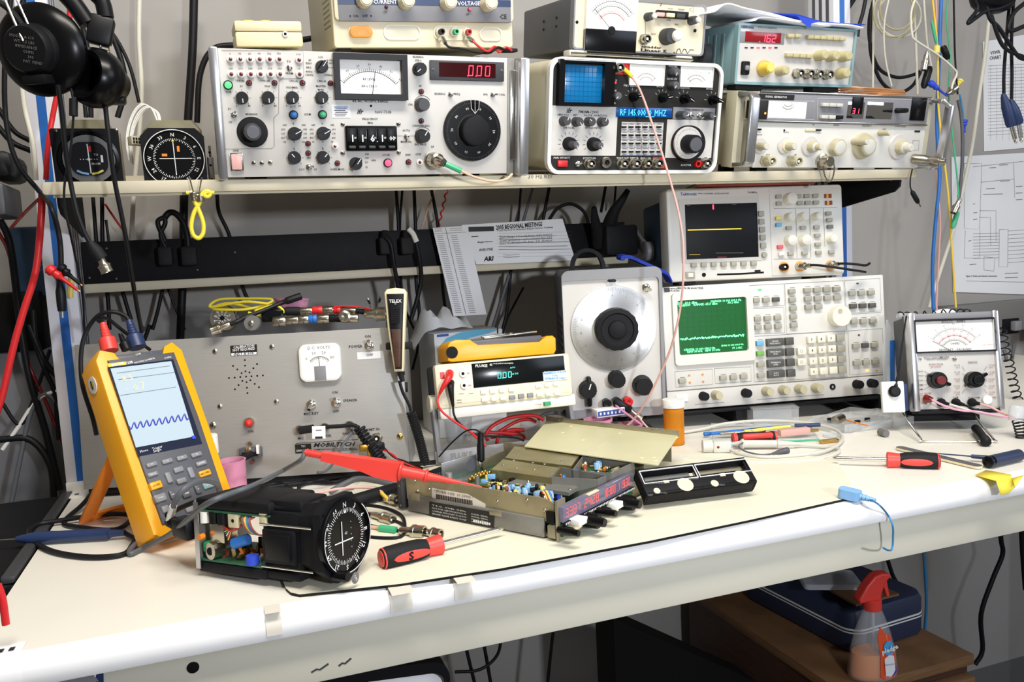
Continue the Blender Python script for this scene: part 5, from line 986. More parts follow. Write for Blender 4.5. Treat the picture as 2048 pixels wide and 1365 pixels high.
x,y=top(712,560,.03);b=MB();b.lathe([(.003,0),(.003,.014)],'lead',(x,y,.028),(0,0,1),12);T.part('standoff',b)
# display and front board
fx=lambda X,Y,off=.010:T.L(*q(X,Y),off)
x0,zt=fx(1340,705);x1,zt2=fx(1850,478);zb_=fx(1850,582)[1];zb0=fx(1352,808)[1]
b=MB();b.box(x0,x1,-.0095,-.002,(zb0+zb_)/2,(zt+zt2)/2,'filter',.0005);ds=T.part('display_window',b);zc=((zb0+zb_)/2+(zt+zt2)/2)/2
b=MB()
for s,fx0,fx1 in(('.3387',.03,.24),('.24,28',.28,.50),('10300',.55,.74),('.11930',.76,.97)):
 n=len(s.replace('.','').replace(',',''));wch=(x1-x0)*(fx1-fx0)/n;seg7(b,s.replace(',',''),x0+(x1-x0)*fx0,zc+.001,.0085,wch*.55,wch*.42,'digit',-.0099,.0008)
T.part('display_digits',b,None,None,ds)
b=MB();b.box(x0,x1,-.0115,-.008,(zb0+zb_)/2-.0022,(zb0+zb_)/2,'blackm');
for i in range(46):xx=x0+(x1-x0)*(i+.5)/46;b.box(xx-.0005,xx+.0005,-.0122,-.0114,(zb0+zb_)/2-.0022,(zb0+zb_)/2-.0002,'white')
b.box(x0+.002,x1+.004,-.006,-.004,.004,(zb0+zb_)/2-.0022,'pcb');T.part('front_board',b)
b=MB();b.box(x0+.05,x0+.072,-.0098,-.006,(zt+zt2)/2-.001,(zt+zt2)/2+.0006,'bone');T.part('display_tape',b)
for X,Y,r_,in((1555,812,15),(1815,680,15)):T.knob(*q(X,Y),r_,.016,'blackg',None,0,None,off=.010,fl=(18,.08));T.knob(*q(X+4,Y+2),r_*.62,.029,'blackg',None,0,None,off=.012,fl=(14,.08),name='inner_knob')
for X,Y in((1375,888),(1650,745)):T.knob(*q(X,Y),9.5,.012,'blackg',None,0,None,off=.008,fl=None);T.knob(*q(X+4,Y+4),7,.025,'blackg',None,0,None,off=.010,fl=None,name='inner_knob')
for X,Y in((1465,808),(1735,690)):x,z=fx(X,Y,.016);b=MB();b.box(x-.011,x+.006,-.022,-.008,z-.0035,z+.0035,'white',.001);b.box(x-.010,x+.004,-.016,-.006,z-.009,z-.0036,'bone',.001);T.part('push_button',b)
T.done()
# ---- removed cover of the radio
P=[onz(*p)for p in((1049,893),(1318,932))]
a=onz(1049,893,.0492);c=onz(1316,931,.0492);f2=onz(1356,872,.044)
T=Thing('radio_cover','flat pale gold metal cover plate taken off the radio, leaning against its far side','cover plate',a,c-a,ez=(c-a).cross(f2-a))
w=(c-a).length;loc=T.I@f2;D=loc.y;x1=loc.x;xa=(T.I@onz(1077,846,.045)).x
T.O=V(a)
b=MB();b.prism([(0,0),(w,0),(x1,D),(xa,D)],-.0012,0,'cover','z')
for f_,g_ in((.08,.9),(.1,.62),(.33,.45),(.52,.85),(.95,.93),(.93,.2),(.86,.14),(.96,.12)):
 b.lathe([(.0028,0),(.002,.0006),(0,.0006)],'bone',(f_*w+(xa*g_*.6),D*g_,0),(0,0,1),12)
T.part('plate',b);b=MB();b.box(xa-.002,x1+.002,D,D+.0015,-.002,.007,'chassis',.0004)
for f_ in(.1,.45,.82):b.lathe([(.0018,0),(0,.001)],'steel',(xa+(x1-xa)*f_,D,.003),(0,-1,0),10)
T.part('edge_flange',b);b=MB();b.box(xa+.01,x1-.01,D-.002,D-.0005,-.038,-.0012,'chassis');T.part('edge_flange',b)
# ---- separate front bezel of the radio
q=lambda X,Y:(1220+X/3.531,780+Y/3.531)
T=posed('radio_faceplate','black plastic radio front bezel with round cut-outs, lying tilted on the mat','bezel',.8574,.0786,MZ+.0205,-5.7,54)
w=T.L(*q(1050,660))[0];h=T.L(*q(945,475))[1];hole=[]
zl0=T.L(*q(230,685))[1];zl1=T.L(*q(610,600))[1]
b=MB()
# frame bars round two windows, solid control strip below
x0,z0=T.L(*q(205,570));xm0=T.L(*q(590,560))[0];xm1=T.L(*q(612,560))[0];xw1=T.L(*q(985,550))[0];zs=T.L(*q(600,605))[1];zt=h-.004
b.box(0,w,0,.004,zt,h,'blackm',.0008);b.box(0,x0+.002,0,.004,zs,h,'blackm',.0008);b.box(xm0,xm1,0,.004,zs,h,'blackm',.0005);b.box(xw1,w,0,.004,zs,h,'blackm',.0008)
b.box(0,w,-.0,.004,0,zs,'blackm',.0008);b.box(0,w,.0,.020,0,.004,'blackm',.001);b.box(0,w,.003,.016,h-.003,h,'blackm',.0008);b.box(0,.003,.003,.016,0,h,'blackm');b.box(w-.003,w,.003,.016,0,h,'blackm');T.part('shell',b)
b=MB()
for xa_,xb_ in((x0,xm0),(xm1,xw1)):b.ring([(xa_-.001,zs-.004),(xb_+.001,zs-.004),(xb_+.001,zt+.001),(xa_-.001,zt+.001)],[(xa_,zs-.003),(xb_,zs-.003),(xb_,zt),(xa_,zt)],-.0008,.0005,'inkw')
T.part('window_trim',b)
b=MB();b.box(x0+.002,xm0-.002,.012,.014,zs,zt,'greyd');T.part('window_lens',b);b=MB();b.box(xm1,xw1,.012,.014,zs,zt,'chassis');T.part('window_lens',b)
for X,Y,r_ in((533,668,12.5),(928,615,12),(332,713,5.5),(740,660,6),(655,688,2)):T.knob(*q(X,Y),r_,.0006,'bone' if r_>3 else 'dark',None,0,None,fl=None,name='round_cutout')
for X,Y in((398,648),(795,600)):T.btn(*q(X,Y),11,5,.0006,'bone',0,'square_cutout')
for X,Y,s in((330,660,'BENDIX/KING'),(590,628,'COMM'),(980,575,'NAV'),(380,728,'PULL'),(790,672,'TEST'),(285,745,'OFF')):T.txt(s,*q(X,Y),3.4,'inkg',6,.0008)
T.done()
# ---- opened course deviation indicator
q=lambda X,Y:(340+X/4.015,900+Y/4.015)
T=posed('opened_course_indicator','opened black aircraft course indicator with its circuit boards exposed, compass dial facing right','instrument',.4838,.0042,.0088,43.8,1.5,-4);ci=T
w,D,h=.0710,.160,.0805
oct_=[(.020,0),(w-.024,0),(w,.026),(w,h-.028),(w-.024,h),(.012,h-.001),(0,h-.012),(0,.016)]
b=MB();b.prism(oct_,-.001,.008,'blackm');b.prism([(.004+(x/w)*(w-.008),.003+z/h*(h-.006))for x,z in oct_],.008,.030,'blackm',taper=[(.006+(x/w)*(w-.012),.006+z/h*(h-.012))for x,z in oct_])
for X,Y in((1222,530),(1487,402)):x,z=T.L(*q(X,Y));b.lathe([(.0018,0),(0,.0003)],'dark',(x,-.0012,z),n=10)
T.part('front_flange',b)
x,z=T.L(*q(1397,692));r=.0345
b=MB();b.lathe([(r+.002,-.001),(r+.002,.004),(r,.005),(r-.001,.005),(r-.0015,.002),(0,.002)],'blackg',(x,0,z),n=48);b.strip([(x+(r-.0005)*math.sin(i*math.pi/36),z+(r-.0005)*math.cos(i*math.pi/36))for i in range(8,60)],.0008,'inkw',-.0054)
dl=T.part('compass_dial',b);b=MB()
for i in range(72):a=i*math.pi/36;l=.003 if i%2 else .0042;b.strip([(x+.0265*math.sin(a),z+.0265*math.cos(a)),(x+(.0265-l)*math.sin(a),z+(.0265-l)*math.cos(a))],.0006,'inkw',-.0024)
for i,s in enumerate(('N','3','6','E','12','15','S','21','24','W','30','33')):
 a=i*math.pi/6;b.text(s,x+.0298*math.sin(a),z+.0298*math.cos(a),.0068,'inkw',-.0024,math.degrees(a),.02)
b.strip([(x-.017,z-.004),(x+.010,z-.004)],.0012,'inkw',-.0028);b.strip([(x-.006,z+.015),(x-.006,z-.017)],.0012,'inkw',-.0028)
for i in range(5):b.lathe([(.0005,0),(0,.0002)],'inkw',(x+.008,-.0024,z+.012-i*.006),n=6)
b.text('GS',x+.000,z+.003,.0035,'inkw',-.0026);b.flat([(x-.002,-.0026,z+.022),(x+.002,-.0026,z+.022),(x,-.0026,z+.026)],'inkw');T.part('dial_markings',b,None,None,dl)
T.knob(*q(1375,1015),11.5,.016,'blackg',None,0,None,off=.001);x2,z2=T.L(*q(1375,1015));b=MB();b.lathe([(.0055,.0165),(.005,.0168),(0,.0168)],'greyd',(x2,0,z2),n=20);b.text('OBS',x2,z2,.004,'inkw',-.0172,60);T.part('knob_cap',b)
b=MB();b.box(.006,w-.006,.03,.075,.012,h-.014,'blackm',.002);b.box(.001,.006,.032,.072,.018,h-.030,'blackm',.002);b.box(-.002,.002,.036,.066,.022,h-.034,'black',.0015);T.part('motor_block',b)
b=MB();b.box(.002,w-.002,.062,D,h-.017,h-.006,'blackm',.003);b.box(.01,.05,.03,.07,h-.016,h-.004,'blackm',.003);b.lathe([(.004,0),(.004,.035),(.003,.037)],'blackm',(.012,.07,h-.012),(.1,-1,.05),12);T.part('top_cover',b)
b=MB();b.box(.002,w-.002,.070,D,.0,.011,'blackm',.003);b.box(.004,w-.004,.03,.075,.002,.010,'blackm',.002);T.part('bottom_cover',b)
b=MB();b.box(.003,w-.003,.064,D-.002,h-.0195,h-.0175,'pcb');b.box(.003,.006,.068,.076,h-.028,h-.008,'bone',.0005);T.part('upper_board',b)
b=MB();b.box(.003,w-.003,.075,D-.002,.0115,.0135,'pcb');T.part('lower_board',b)
b=MB();b.box(.001,w-.001,D-.002,D,.002,h-.008,'lead',.0005);b.box(.0,.001,D-.006,D,.004,h-.010,'alu');T.part('rear_bulkhead',b)
for zz in(.014,h-.026):b=MB();b.tube([(.003,.012,zz),(.003,.075,zz)],.0012,'chrome',8);T.part('guide_rod',b)
def cap_(nm,p,q2_,r_,m):b=MB();b.cyl(p,q2_,r_,m,14);T.part(nm,b)
cap_('electrolytic_capacitor',(.010,.098,.036),(.006,.114,.031),.0055,'blue');cap_('trimmer',(.004,.088,.014),(.004,.088,.023),.0062,'royal');cap_('variable_coil',(.002,.142,.022),(.014,.140,.022),.0085,'nickel');cap_('variable_coil',(.0015,.142,.022),(.0022,.142,.022),.004,'dark')
for i,(y,zz,m)in enumerate(((.150,.062,'white'),(.138,.062,'black'),(.127,.062,'black'))):cap_('trimmer',(.006,y,h-.020),(.006,y,h-.031),.0052,m)
b=MB();b.box(.006,.024,.126,.146,.030,.052,'nickel',.001);T.part('shield_can',b);b=MB();b.box(.003,.012,.104,.117,h-.033,h-.019,'bone',.001);b.lathe([(.002,0),(0,.0005)],'dark',(.003,.1105,h-.026),(-1,0,0),10);T.part('relay',b)
b=MB();b.box(.004,.014,.146,.154,.020,.030,'green',.001);b.lathe([(.003,0),(.003,.006)],'orange',(.004,.152,.036),(-1,0,0),10);T.part('trimmer',b)
for i in range(26):b=MB();yy=.082+RN.random()*.06;xx=.006+RN.random()*.05;m=RN.choice(['tan','brick','black','nickel','orange','bone','black']);rr=RN.uniform(.0014,.0024);b.cyl((xx,yy,.0136),(xx+RN.uniform(-.004,.004),yy+RN.uniform(-.003,.003),.018+RN.random()*.006),rr,m,8);T.part('component',b)
for i,m in enumerate(('red','red','maroon','keyyel','green','white','red','keyyel','maroon')):b=MB();b.tube(smooth([(.006,.128-i*.001,.048-i*.002),(.004+i*.0008,.112,.044+i*.0015),(.008,.100-i*.001,.052+i*.0008),(.010,.088,.058)],5),.0006,m,5);T.part('hookup_wire',b)
b=MB()
for i,m in enumerate(('greyd','brick','orange','keyyel','green','blue','purple','greyd','brick')):b.tube(smooth([(.006,.099-i*.0013,.060),(.001,.096-i*.0013,.057),(.0,.092-i*.0013,.050),(.003,.088-i*.0013,.044),(.008,.084-i*.0013,.042)],5),.0007,m,5)
T.part('ribbon_cable',b);b=MB()
for i in range(6):b.box(.006+i*.0,.0066,.079+i*.0035,.0797+i*.0035,.0135,.021,'nickel')
T.part('pin_row',b);T.done()
# ---- yellow handheld scope meter
q=lambda X,Y:(X/2.354,560+Y/2.354)
T=posed('handheld_scope','yellow handheld oscilloscope meter standing on its kickstand at the left of the bench','test instrument',.3288,.2038,.0187,31.6,26.9);sm=T
w,h,d=.1035,.223,.040
sil=[(0,.004),(-.001,h*.5),(0,h-.010),(.008,h+.002),(.020,h-.002),(.024,h-.012),(w-.024,h-.012),(w-.018,h-.002),(w-.008,h+.002),(w+.001,h-.010),(w+.001,h*.5),(w,.01),(w-.006,.001),(.006,0)]
b=MB();b.soft(sil,-.003,d,'yellow',.004);x,z=.0,h*.82
b.lathe([(.010,0),(.010,.0008),(.0078,.001)],'white',(-.0008,d*.5,h*.86),(-1,0,0),24);b.lathe([(.0075,.0009),(0,.0012)],'yelw',(-.0008,d*.5,h*.86),(-1,0,0),24);b.box(-.0026,-.0018,d*.5-.001,d*.5+.001,h*.86-.005,h*.86+.005,'ink');T.part('holster',b)
fp=[(.012,.012),(.010,h*.55),(.012,h-.013),(w-.012,h-.013),(w-.010,h*.55),(w-.012,.012)]
b=MB();b.soft([(x,z)for x,z in fp],-.006,.0,'slate',.002);b.box(.022,w-.022,-.002,d*.8,h-.016,h-.006,'slate',.003);T.part('face',b)
pa=[T.L(*q(*p),.0065)for p in((508,412),(815,374),(952,772),(652,832))];b=MB();b.prism(pa,-.0066,-.005,'lcdk');sc=T.part('screen',b)
pl=[T.L(*q(*p),.007)for p in((520,418),(806,383),(915,738),(640,790))];b=MB();b.prism(pl,-.0070,-.0064,'lcd');T.part('lcd',b,None,None,sc)
b=MB();W_=lambda X,Y:T.L(*q(X,Y),.0073);pts=[]
for j in range(2):
 b.strip([W_(610+29*(i/8)*1.02,690-i*.62+16*math.sin(i*math.pi/4+j*.5)*(1 if j==0 else .85)+j*3)for i in range(76)],.0009,'wave',-.0073)
for pts in(((558,470),(822,436)),((565,545),(828,505)),((550,440),(800,405))):b.strip([W_(*p)for p in pts],.0005,'inkg',-.0073)
for s,X,Y,sz in(('8.5',600,462,.011),('0.7',655,502,.012),('-',597,512,.010)):x,z=W_(X,Y);b.text(s,x,z,sz,'bone',-.0074,-4)
for s,X,Y in(('Move',678,805),('Trigger',740,790),('Single',740,803)):x,z=W_(X,Y);b.text(s,x,z,.0042,'inkw',-.0074,-4)
x,z=W_(912,742);b.box(x-.002,x+.002,-.0076,-.0072,z-.002,z+.002,'royal');T.part('screen_trace',b,None,None,sc)
pp=[T.L(*q(*p),.0063)for p in((508,395),(592,385),(594,400),(510,411))];b=MB();b.prism(pp,-.0064,-.006,'yelw');T.part('maker_strip',b)
T.txt('FLUKE',*q(555,397),4,'inkw',-6,.0066,.03,wpx=26);T.txt('123B',*q(610,389),4.4,'inkw',-6,.0066,.03);T.txt('INDUSTRIAL SCOPEMETER',*q(682,380),3,'inkw',-6,.0066,wpx=44);T.txt('20 MHz',*q(790,366),3,'inkw',-6,.0066)
T.txt('COM',*q(650,350),3,'inkw',-6,.0066);T.txt('A',*q(588,356),3,'inkr',-6,.0066);T.txt('B',*q(712,342),3,'inkb',-6,.0066)
def key(X,Y,wx,hy,m,s='',tm='ink',sz=3.0):
 o=T.btn(*q(X,Y),wx,hy,.009,m,.0015,'key');o.rotation_euler=(0,math.radians(-3),0)
 if s:T.txt(s,*q(X,Y),sz,tm,-6,.0098)
for X,Y,s in((717,868,'F1'),(790,852,'F2'),(859,836,'F3'),(927,821,'F4')):key(X,Y,22,9,'hpkey' if 0 else 'midgrey',s,'inkw')
for X,Y,s in((722,914,'BACK'),(950,862,'ENTER')):key(X,Y,22,9,'midgrey',s,'inkw')
for X,Y,wx,hy in((843,892,20,11),(857,945,20,11),(797,930,11,22),(902,906,11,22)):key(X,Y,wx,hy,'midgrey')
for X,Y,s,hy in((737,966,'SCOPE METER',15),(967,909,'RECORD',12)):key(X,Y,24,hy,'yellow',s.split()[0],'ink',3.4)
for X,Y,wx,hy,m,s in((757,1025,24,16,'midgrey','HOLD'),(985,964,24,13,'teal','AUTO'),(815,1010,12,18,'slate','mV'),(880,1005,18,16,'slate','TIME'),(935,985,12,18,'slate','V'),(782,1078,15,14,'midgrey',''),(837,1062,13,13,'slate',''),(895,1075,18,14,'midgrey','')):key(X,Y,wx,hy,m,s,'inkw')
# kickstand down to the bench
kb=T.I@onz(190,1040,.002);b=MB();kp=V((.012,d,h*.52));kq=V((w-.012,d,h*.52))
for a,sx in((kp,1),(kq,-1)):
 e=V((a.x+sx*.002,kb.y,kb.z));dd=e-a;b.box(-.009,.009,-.0025,.0025,0,dd.length,'orange',.002,M=Matrix.Translation(a)@Matrix.Rotation(math.atan2(-dd.y,dd.z),4,'X'))
M0=Matrix.Rotation(math.atan2(-(kb-kp).y,(kb-kp).z),4,'X');b.box(0,w-.024,-.0025,.0025,(kb-kp).length-.018,(kb-kp).length,'orange',.002,M=Matrix.Translation((kp.x,kp.y,kp.z))@M0);T.part('kickstand',b);T.done()
# ============================================================= loose things on the bench
Z=lambda px,py,h=0.0:onz(px,py,h)
def path(pts,h=.003):return[Z(p[0],p[1],p[2]if len(p)>2 else h)for p in pts]
def loc(name,label,cat,M,group=None):
 t=bpy.data.objects.new(name,None);t.empty_display_size=.02;COL.objects.link(t);t.matrix_world=M;return tag(t,label,cat,group)
def along(a,c,up=(0,0,1)):
 """matrix at a whose x axis runs to c and z is near up"""
 x=(V(c)-V(a)).normalized();y=V(up).cross(x).normalized();z=x.cross(y);return Matrix(((x.x,y.x,z.x,a[0]),(x.y,y.y,z.y,a[1]),(x.z,y.z,z.z,a[2]),(0,0,0,1)))
qg=lambda X,Y:(400+X/3.413,560+Y/3.413)
# hand microphone clipped at the right end of the grey box
O0=gb.O-gb.ey*.030;a=onp(*qg(1350,628),O0,gb.ey);t0=onp(*qg(1334,60),O0,gb.ey);ez=(t0-a).normalized();ex=(gb.ex-ez*gb.ex.dot(ez)).normalized()
T=Thing('hand_microphone','black and cream hand microphone hanging at the right end of the grey box','microphone',a,ex,ez=ez);H_=(t0-a).length;k=H_/566
out=[(-22,0),(-60,300),(-76,540),(-60,562),(0,572),(60,562),(76,540),(60,300),(40,0)]
b=MB();b.soft([(x*k,z*k)for x,z in out],-.004,.016,'bone',.003);T.part('shell',b)
b=MB();b.soft([(x*k,z*k)for x,z in((-14,20),(-44,310),(-58,530),(58,530),(44,310),(30,20))],-.008,-.003,'black',.002);b.soft([(x*k,z*k)for x,z in((-14,30),(-34,290),(34,290),(24,30))],-.0095,-.007,'wood',.001)
for i in range(9):b.box(-30*k,30*k,-.0095,-.007,(330+i*12)*k,(337+i*12)*k,'blackm')
b.text('TELEX',0,480*k,.006,'inkw',-.0083,bold=.02);b.text('66',0,462*k,.003,'inkw',-.0083);T.part('front_cover',b)
b=MB();b.box(-.016,.020,.004,.020,150*k,200*k,'blackm',.002);b.tube([(.003,.004,10*k),(.004,.004,-30*k),(.006,.004,-70*k)],.004,'rubber',8,[.005,.004,.003]);T.part('strain_relief',b);T.done()
def ongb(pts,f=.03):return[onp(*qg(x,y),gb.O-gb.ey*(p[0]if p else f),gb.ey)for x,y,*p in pts]
P=ongb([(1360,690),(1385,770),(1425,850),(1440,900)],.028);C2=ongb([(1440,905),(1470,1000),(1500,1100),(1520,1180),(1540,1260)],.035)
b=MB();b.tube(smooth(P,5),.0022,'cord');b.tube(helix(C2,.0052,.0022,22,9),.0019,'cord',6);single('coiled_cord',b,'black coiled cord running down from the hand microphone','cord')
# plug, tag and coiled lead in the microphone jack
P=ongb([(690,1022,.008),(690,1035,.016),(760,1020,.022),(860,1005,.024),(960,1000,.024),(1040,992,.024),(1085,1010,.026)]);b=MB();b.tube(smooth(P,5),.0028,'cord')
pp=ongb([(680,1030,.020),(775,1015,.023)]);b.tube(smooth([pp[0],pp[0].lerp(pp[1],.3),pp[1]],3),.0055,'rubber',10);C2=ongb([(1085,1010,.026),(1130,1080,.03),(1190,1160,.035),(1240,1240,.045)]);b.tube(helix(C2,.0062,.002,11,9),.0024,'cord',6)
o=single('headset_lead',b,'black coiled headset lead plugged into the grey box, with a white tag','cord')
p1=ongb([(810,1000,.028),(812,1085,.028)]);M=along(p1[0],p1[1],gb.ey);b=MB();b.box(0,(p1[1]-p1[0]).length,-.009,.009,-.0002,.0002,'paper',0,M=M);b.box(.014,.017,-.005,.005,-.0006,-.0002,'ink',0,M=M);b.box(.005,.006,-.004,.004,-.0006,-.0002,'inkg',0,M=M);obj('cable_tag',b,o)
wire('cable','thin grey cable drooping from the phones jack of the grey box','cable',ongb([(1035,1005,.010),(1030,1050,.02),(980,1120,.028),(945,1190,.03),(900,1265,.034),(850,1310,.04),(800,1318,.045)]),.0019,'greycord')
P=ongb([(350,1190,.016),(300,1215,.030),(235,1245,.04),(190,1300,.05),(165,1370,.062)]);wire('cable','thick black braided cable from the connector low on the grey box','cable',P,.0048,'blackm')
# ---- things lying on top of the grey box
def ontop(pts,back=.03):return[gw(*qg(p[0],p[1]),p[2]if len(p)>2 else back)for p in pts]
tz=gb.L(*qg(600,345))[1]
c=ontop([(165,262,.05)])[0];k=gb.sv(*qg(165,262))/3.413;M=gb.M.copy();M.translation=c
t=loc('turns_counting_dial','silver turns counting dial with a black numbered face on the grey box','dial',M)
b=MB();b.lathe([(95*k,-.006),(95*k,.004),(88*k,.008),(66*k,.009)],'chrome',n=36);obj('rim',b,t);b=MB();b.lathe([(64*k,.0085),(0,.0092)],'labelk',n=32)
for i in range(10):a=i*.628;b.text(str(i),48*k*math.sin(a),48*k*math.cos(a),.007,'inkw',-.0096,math.degrees(a),.02)
for i in range(8):a=i*.785;b.text('V',24*k*math.sin(a),24*k*math.cos(a),.005,'inkw',-.0097,math.degrees(a),.02)
obj('dial_face',b,t);b=MB();b.lathe([(11*k,.009),(10*k,.012),(0,.012)],'black');b.tube([(-60*k,0,-60*k),(-100*k,0,-70*k)],.004,'black');obj('hub',b,t)
wire('patch_cord','coiled yellow patch cord lying over the turns dial on the grey box','cord',ontop([(470,165,.03),(300,150,.026),(90,185,.03),(72,168,.03),(140,133,.034),(300,128,.04),(480,132,.04),(470,160,.036),(330,200,.03),(200,205,.03),(100,200,.032),(95,185,.034),(200,160,.036),(360,195,.034),(470,225,.03),(455,236,.028),(380,225,.026),(400,205,.028),(500,175,.03),(560,200,.03),(555,235,.028),(440,248,.026),(330,225,.026)]),.0019,'yelcord',k=5)
def bncplug(P0,P1,r=.0058,m='nickel',name='connector'):
 """a bayonet plug from P0 (cable side) to P1 (open end)"""
 b=MB();d=V(P1)-V(P0);L=d.length;b.lathe([(r*.5,0),(r*.62,L*.1),(r*.62,L*.42),(r*.78,L*.44),(r*.78,L*.5),(r*1.05,L*.52),(r*1.08,L*.62),(r*.98,L*.64),(r*.98,L*.92),(r,L*.94),(r,L),(r*.72,L),(r*.7,L*.7),(0,L*.7)],m,P0,d,20);b.lathe([(r*.25,L*.7),(r*.2,L*.95),(0,L*.96)],'white',P0,d,8);return b
P=ontop([(690,112,.04),(640,128,.036),(540,165,.03),(420,215,.018),(320,252,.006),(255,285,.0),(205,305,-.008)]);b=MB();n_=len(smooth(P,6));b.tube(smooth(P,6),.003,'cord',8,[.0052 if i<10 else .0030 for i in range(n_)])
o=single('coax_cable',b,'short black coax cable with a bayonet plug, across the top of the grey box','cable');pp=ontop([(205,302,-.008),(75,350,-.012)]);obj('bayonet_plug',bncplug(pp[0],pp[1],.0068),o)
c=ontop([(358,297,.008)])[0];M=gb.M.copy();M.translation=c;t=loc('roller','small grey wheel with a bolt through it on the grey box','wheel',M);b=MB();b.lathe([(50*k,-.006),(55*k,-.004),(55*k,.004),(50*k,.006),(18*k,.006)],'greyd',n=30);obj('tyre',b,t);b=MB();b.lathe([(18*k,.0055),(18*k,.008),(10*k,.009),(9*k,.013),(0,.013)],'nickel',n=12);obj('bolt',b,t)
# two chains of coax adapters
def chain(name,label,pts,spec,group):
 P=smooth(ontop(pts),8);L=[0]
 for i in range(1,len(P)):L.append(L[-1]+(P[i]-P[i-1]).length)
 def pos(f):
  d=f*L[-1]
  for i in range(1,len(P)):
   if L[i]>=d:return P[i-1].lerp(P[i],(d-L[i-1])/max(1e-9,L[i]-L[i-1]))
  return P[-1]
 t=loc(name,label,'adapters',Matrix.Translation(P[0]),group)
 for f0,f1,r,m,nm in spec:
  a,c=pos(f0),pos(f1);b=MB();d=c-a;l=d.length;b.lathe([(r*.9,0),(r,l*.08),(r,l*.46),(r*.82,l*.48),(r*.82,l*.54),(r,l*.56),(r,l*.92),(r*.9,l)],m,a-P[0],d,16);obj(nm,b,t)
 return t
chain('adapter_chain','upper string of coax adapters with red bands on top of the grey box',[(470,215,.035),(700,214,.035),(900,205,.035),(1080,215,.03),(1170,225,.03)],[(.0,.30,.0065,'rubber','rubber_grip'),(.30,.42,.0055,'nickel','adapter'),(.42,.52,.0058,'redc','red_band'),(.52,.63,.0055,'nickel','adapter'),(.63,.70,.0058,'redc','red_band'),(.70,.85,.005,'nickel','adapter'),(.85,.93,.004,'blackm','adapter'),(.93,1,.005,'nickel','adapter')],'adapter strings on the grey box')
chain('adapter_chain','lower string of dark coax adapters along the front edge on the grey box',[(500,288,.012),(650,275,.012),(800,266,.012),(950,262,.012),(1080,262,.012)],[(.0,.15,.0075,'steel','adapter'),(.15,.30,.0060,'nickel','adapter'),(.30,.42,.0065,'steel','adapter'),(.42,.52,.006,'blue','blue_sleeve'),(.52,.66,.0068,'nickel','adapter'),(.66,.8,.0055,'blackm','adapter'),(.8,1,.0065,'nickel','adapter')],'adapter strings on the grey box')
pp=ontop([(1125,235,.02),(1275,232,.014)]);single('coax_adapter',bncplug(pp[0],pp[1],.0100),'large silver coax adapter beside the hand microphone on the grey box','adapter')
c=ontop([(990,250,.004)])[0];b=MB();b.lathe([(.0082,0),(.0082,.006),(.0055,.007),(.0055,.010),(.003,.010),(0,.009)],'nickel',c,-gb.ey,18);single('coax_adapter',b,'small round adapter facing outward on the front edge of the grey box','adapter')
c0,c1=ontop([(628,205,.07),(628,130,.07)]);b=MB();d=c1-c0;L=d.length;b.lathe([(.022,0),(.0245,L*.85),(.0265,L*.86),(.0265,L),(.025,L),(.0235,L*.4),(0,L*.4)],'lenspink',c0,d,26);single('plastic_cup',b,'small pink plastic cup behind the adapters on the grey box','cup')
for pts,lab in(([(1150,215),(1165,190),(1160,165),(1148,140)],'black tipped wire end curling up left of the microphone'),([(1195,200),(1215,180),(1222,155),(1230,125)],'black tipped wire end standing up next to the microphone')):
 P=ontop(pts,.02);b=MB();b.tube(smooth(P,5),.0008,'nickel',6);b.tube(smooth(P[-2:],5),.0016,'black',6);b.lathe([(.0022,0),(.0022,.003)],'nickel',P[-1],P[-1]-P[-2],8);single('test_wire',b,lab,'wire','wire ends on the grey box')
wire('wire','thin red wire lying over the adapters on the grey box','wire',ontop([(900,195,.03),(980,180,.028),(1080,185,.026),(1160,200,.02)]),.0009,'red')
b=MB();P=ontop([(520,210,.02),(470,260,.02),(430,285,.018),(420,290,.018)]);b.box(0,.03,0,.018,0,.016,'smoke',.002,M=along(ontop([(420,290,.02)])[0],ontop([(500,285,.02)])[0],gb.ez));single('olive_bottle',b,'dark squat bottle lying between the rubber wheel and the adapters','bottle')
# ---- bottle and pot behind the yellow handheld
def stand(px,py_top,py_bot,y):a=ony(px,py_bot,y);return V((a.x,y,BENCH)),ony(px,py_top,y).z-BENCH
c,hh=stand(428,868,960,.40);t=loc('medicine_bottle','small amber medicine bottle with a white cap behind the yellow handheld','bottle',Matrix.Translation(c));b=MB();b.lathe([(.011,0),(.012,.002),(.012,hh*.55),(.008,hh*.68),(.008,hh*.72)],'amber',d=(0,0,1),n=20);b.lathe([(.0122,hh*.08),(.0122,hh*.45)],'paper',d=(0,0,1),n=20);obj('bottle_body',b,t);b=MB();b.lathe([(.0095,hh*.72),(.0095,hh*.98),(.008,hh)],'white',d=(0,0,1),n=20,fl=(16,.05,hh*.73,hh*.97));obj('cap',b,t)
c,hh=stand(466,920,965,.385);b=MB();b.lathe([(.017,0),(.018,hh*.96),(.019,hh),(.0165,hh),(.0155,hh*.2),(0,hh*.2)],'lenspink',c,(0,0,1),24);single('plastic_pot',b,'pink translucent pot against the foot of the grey box','pot')
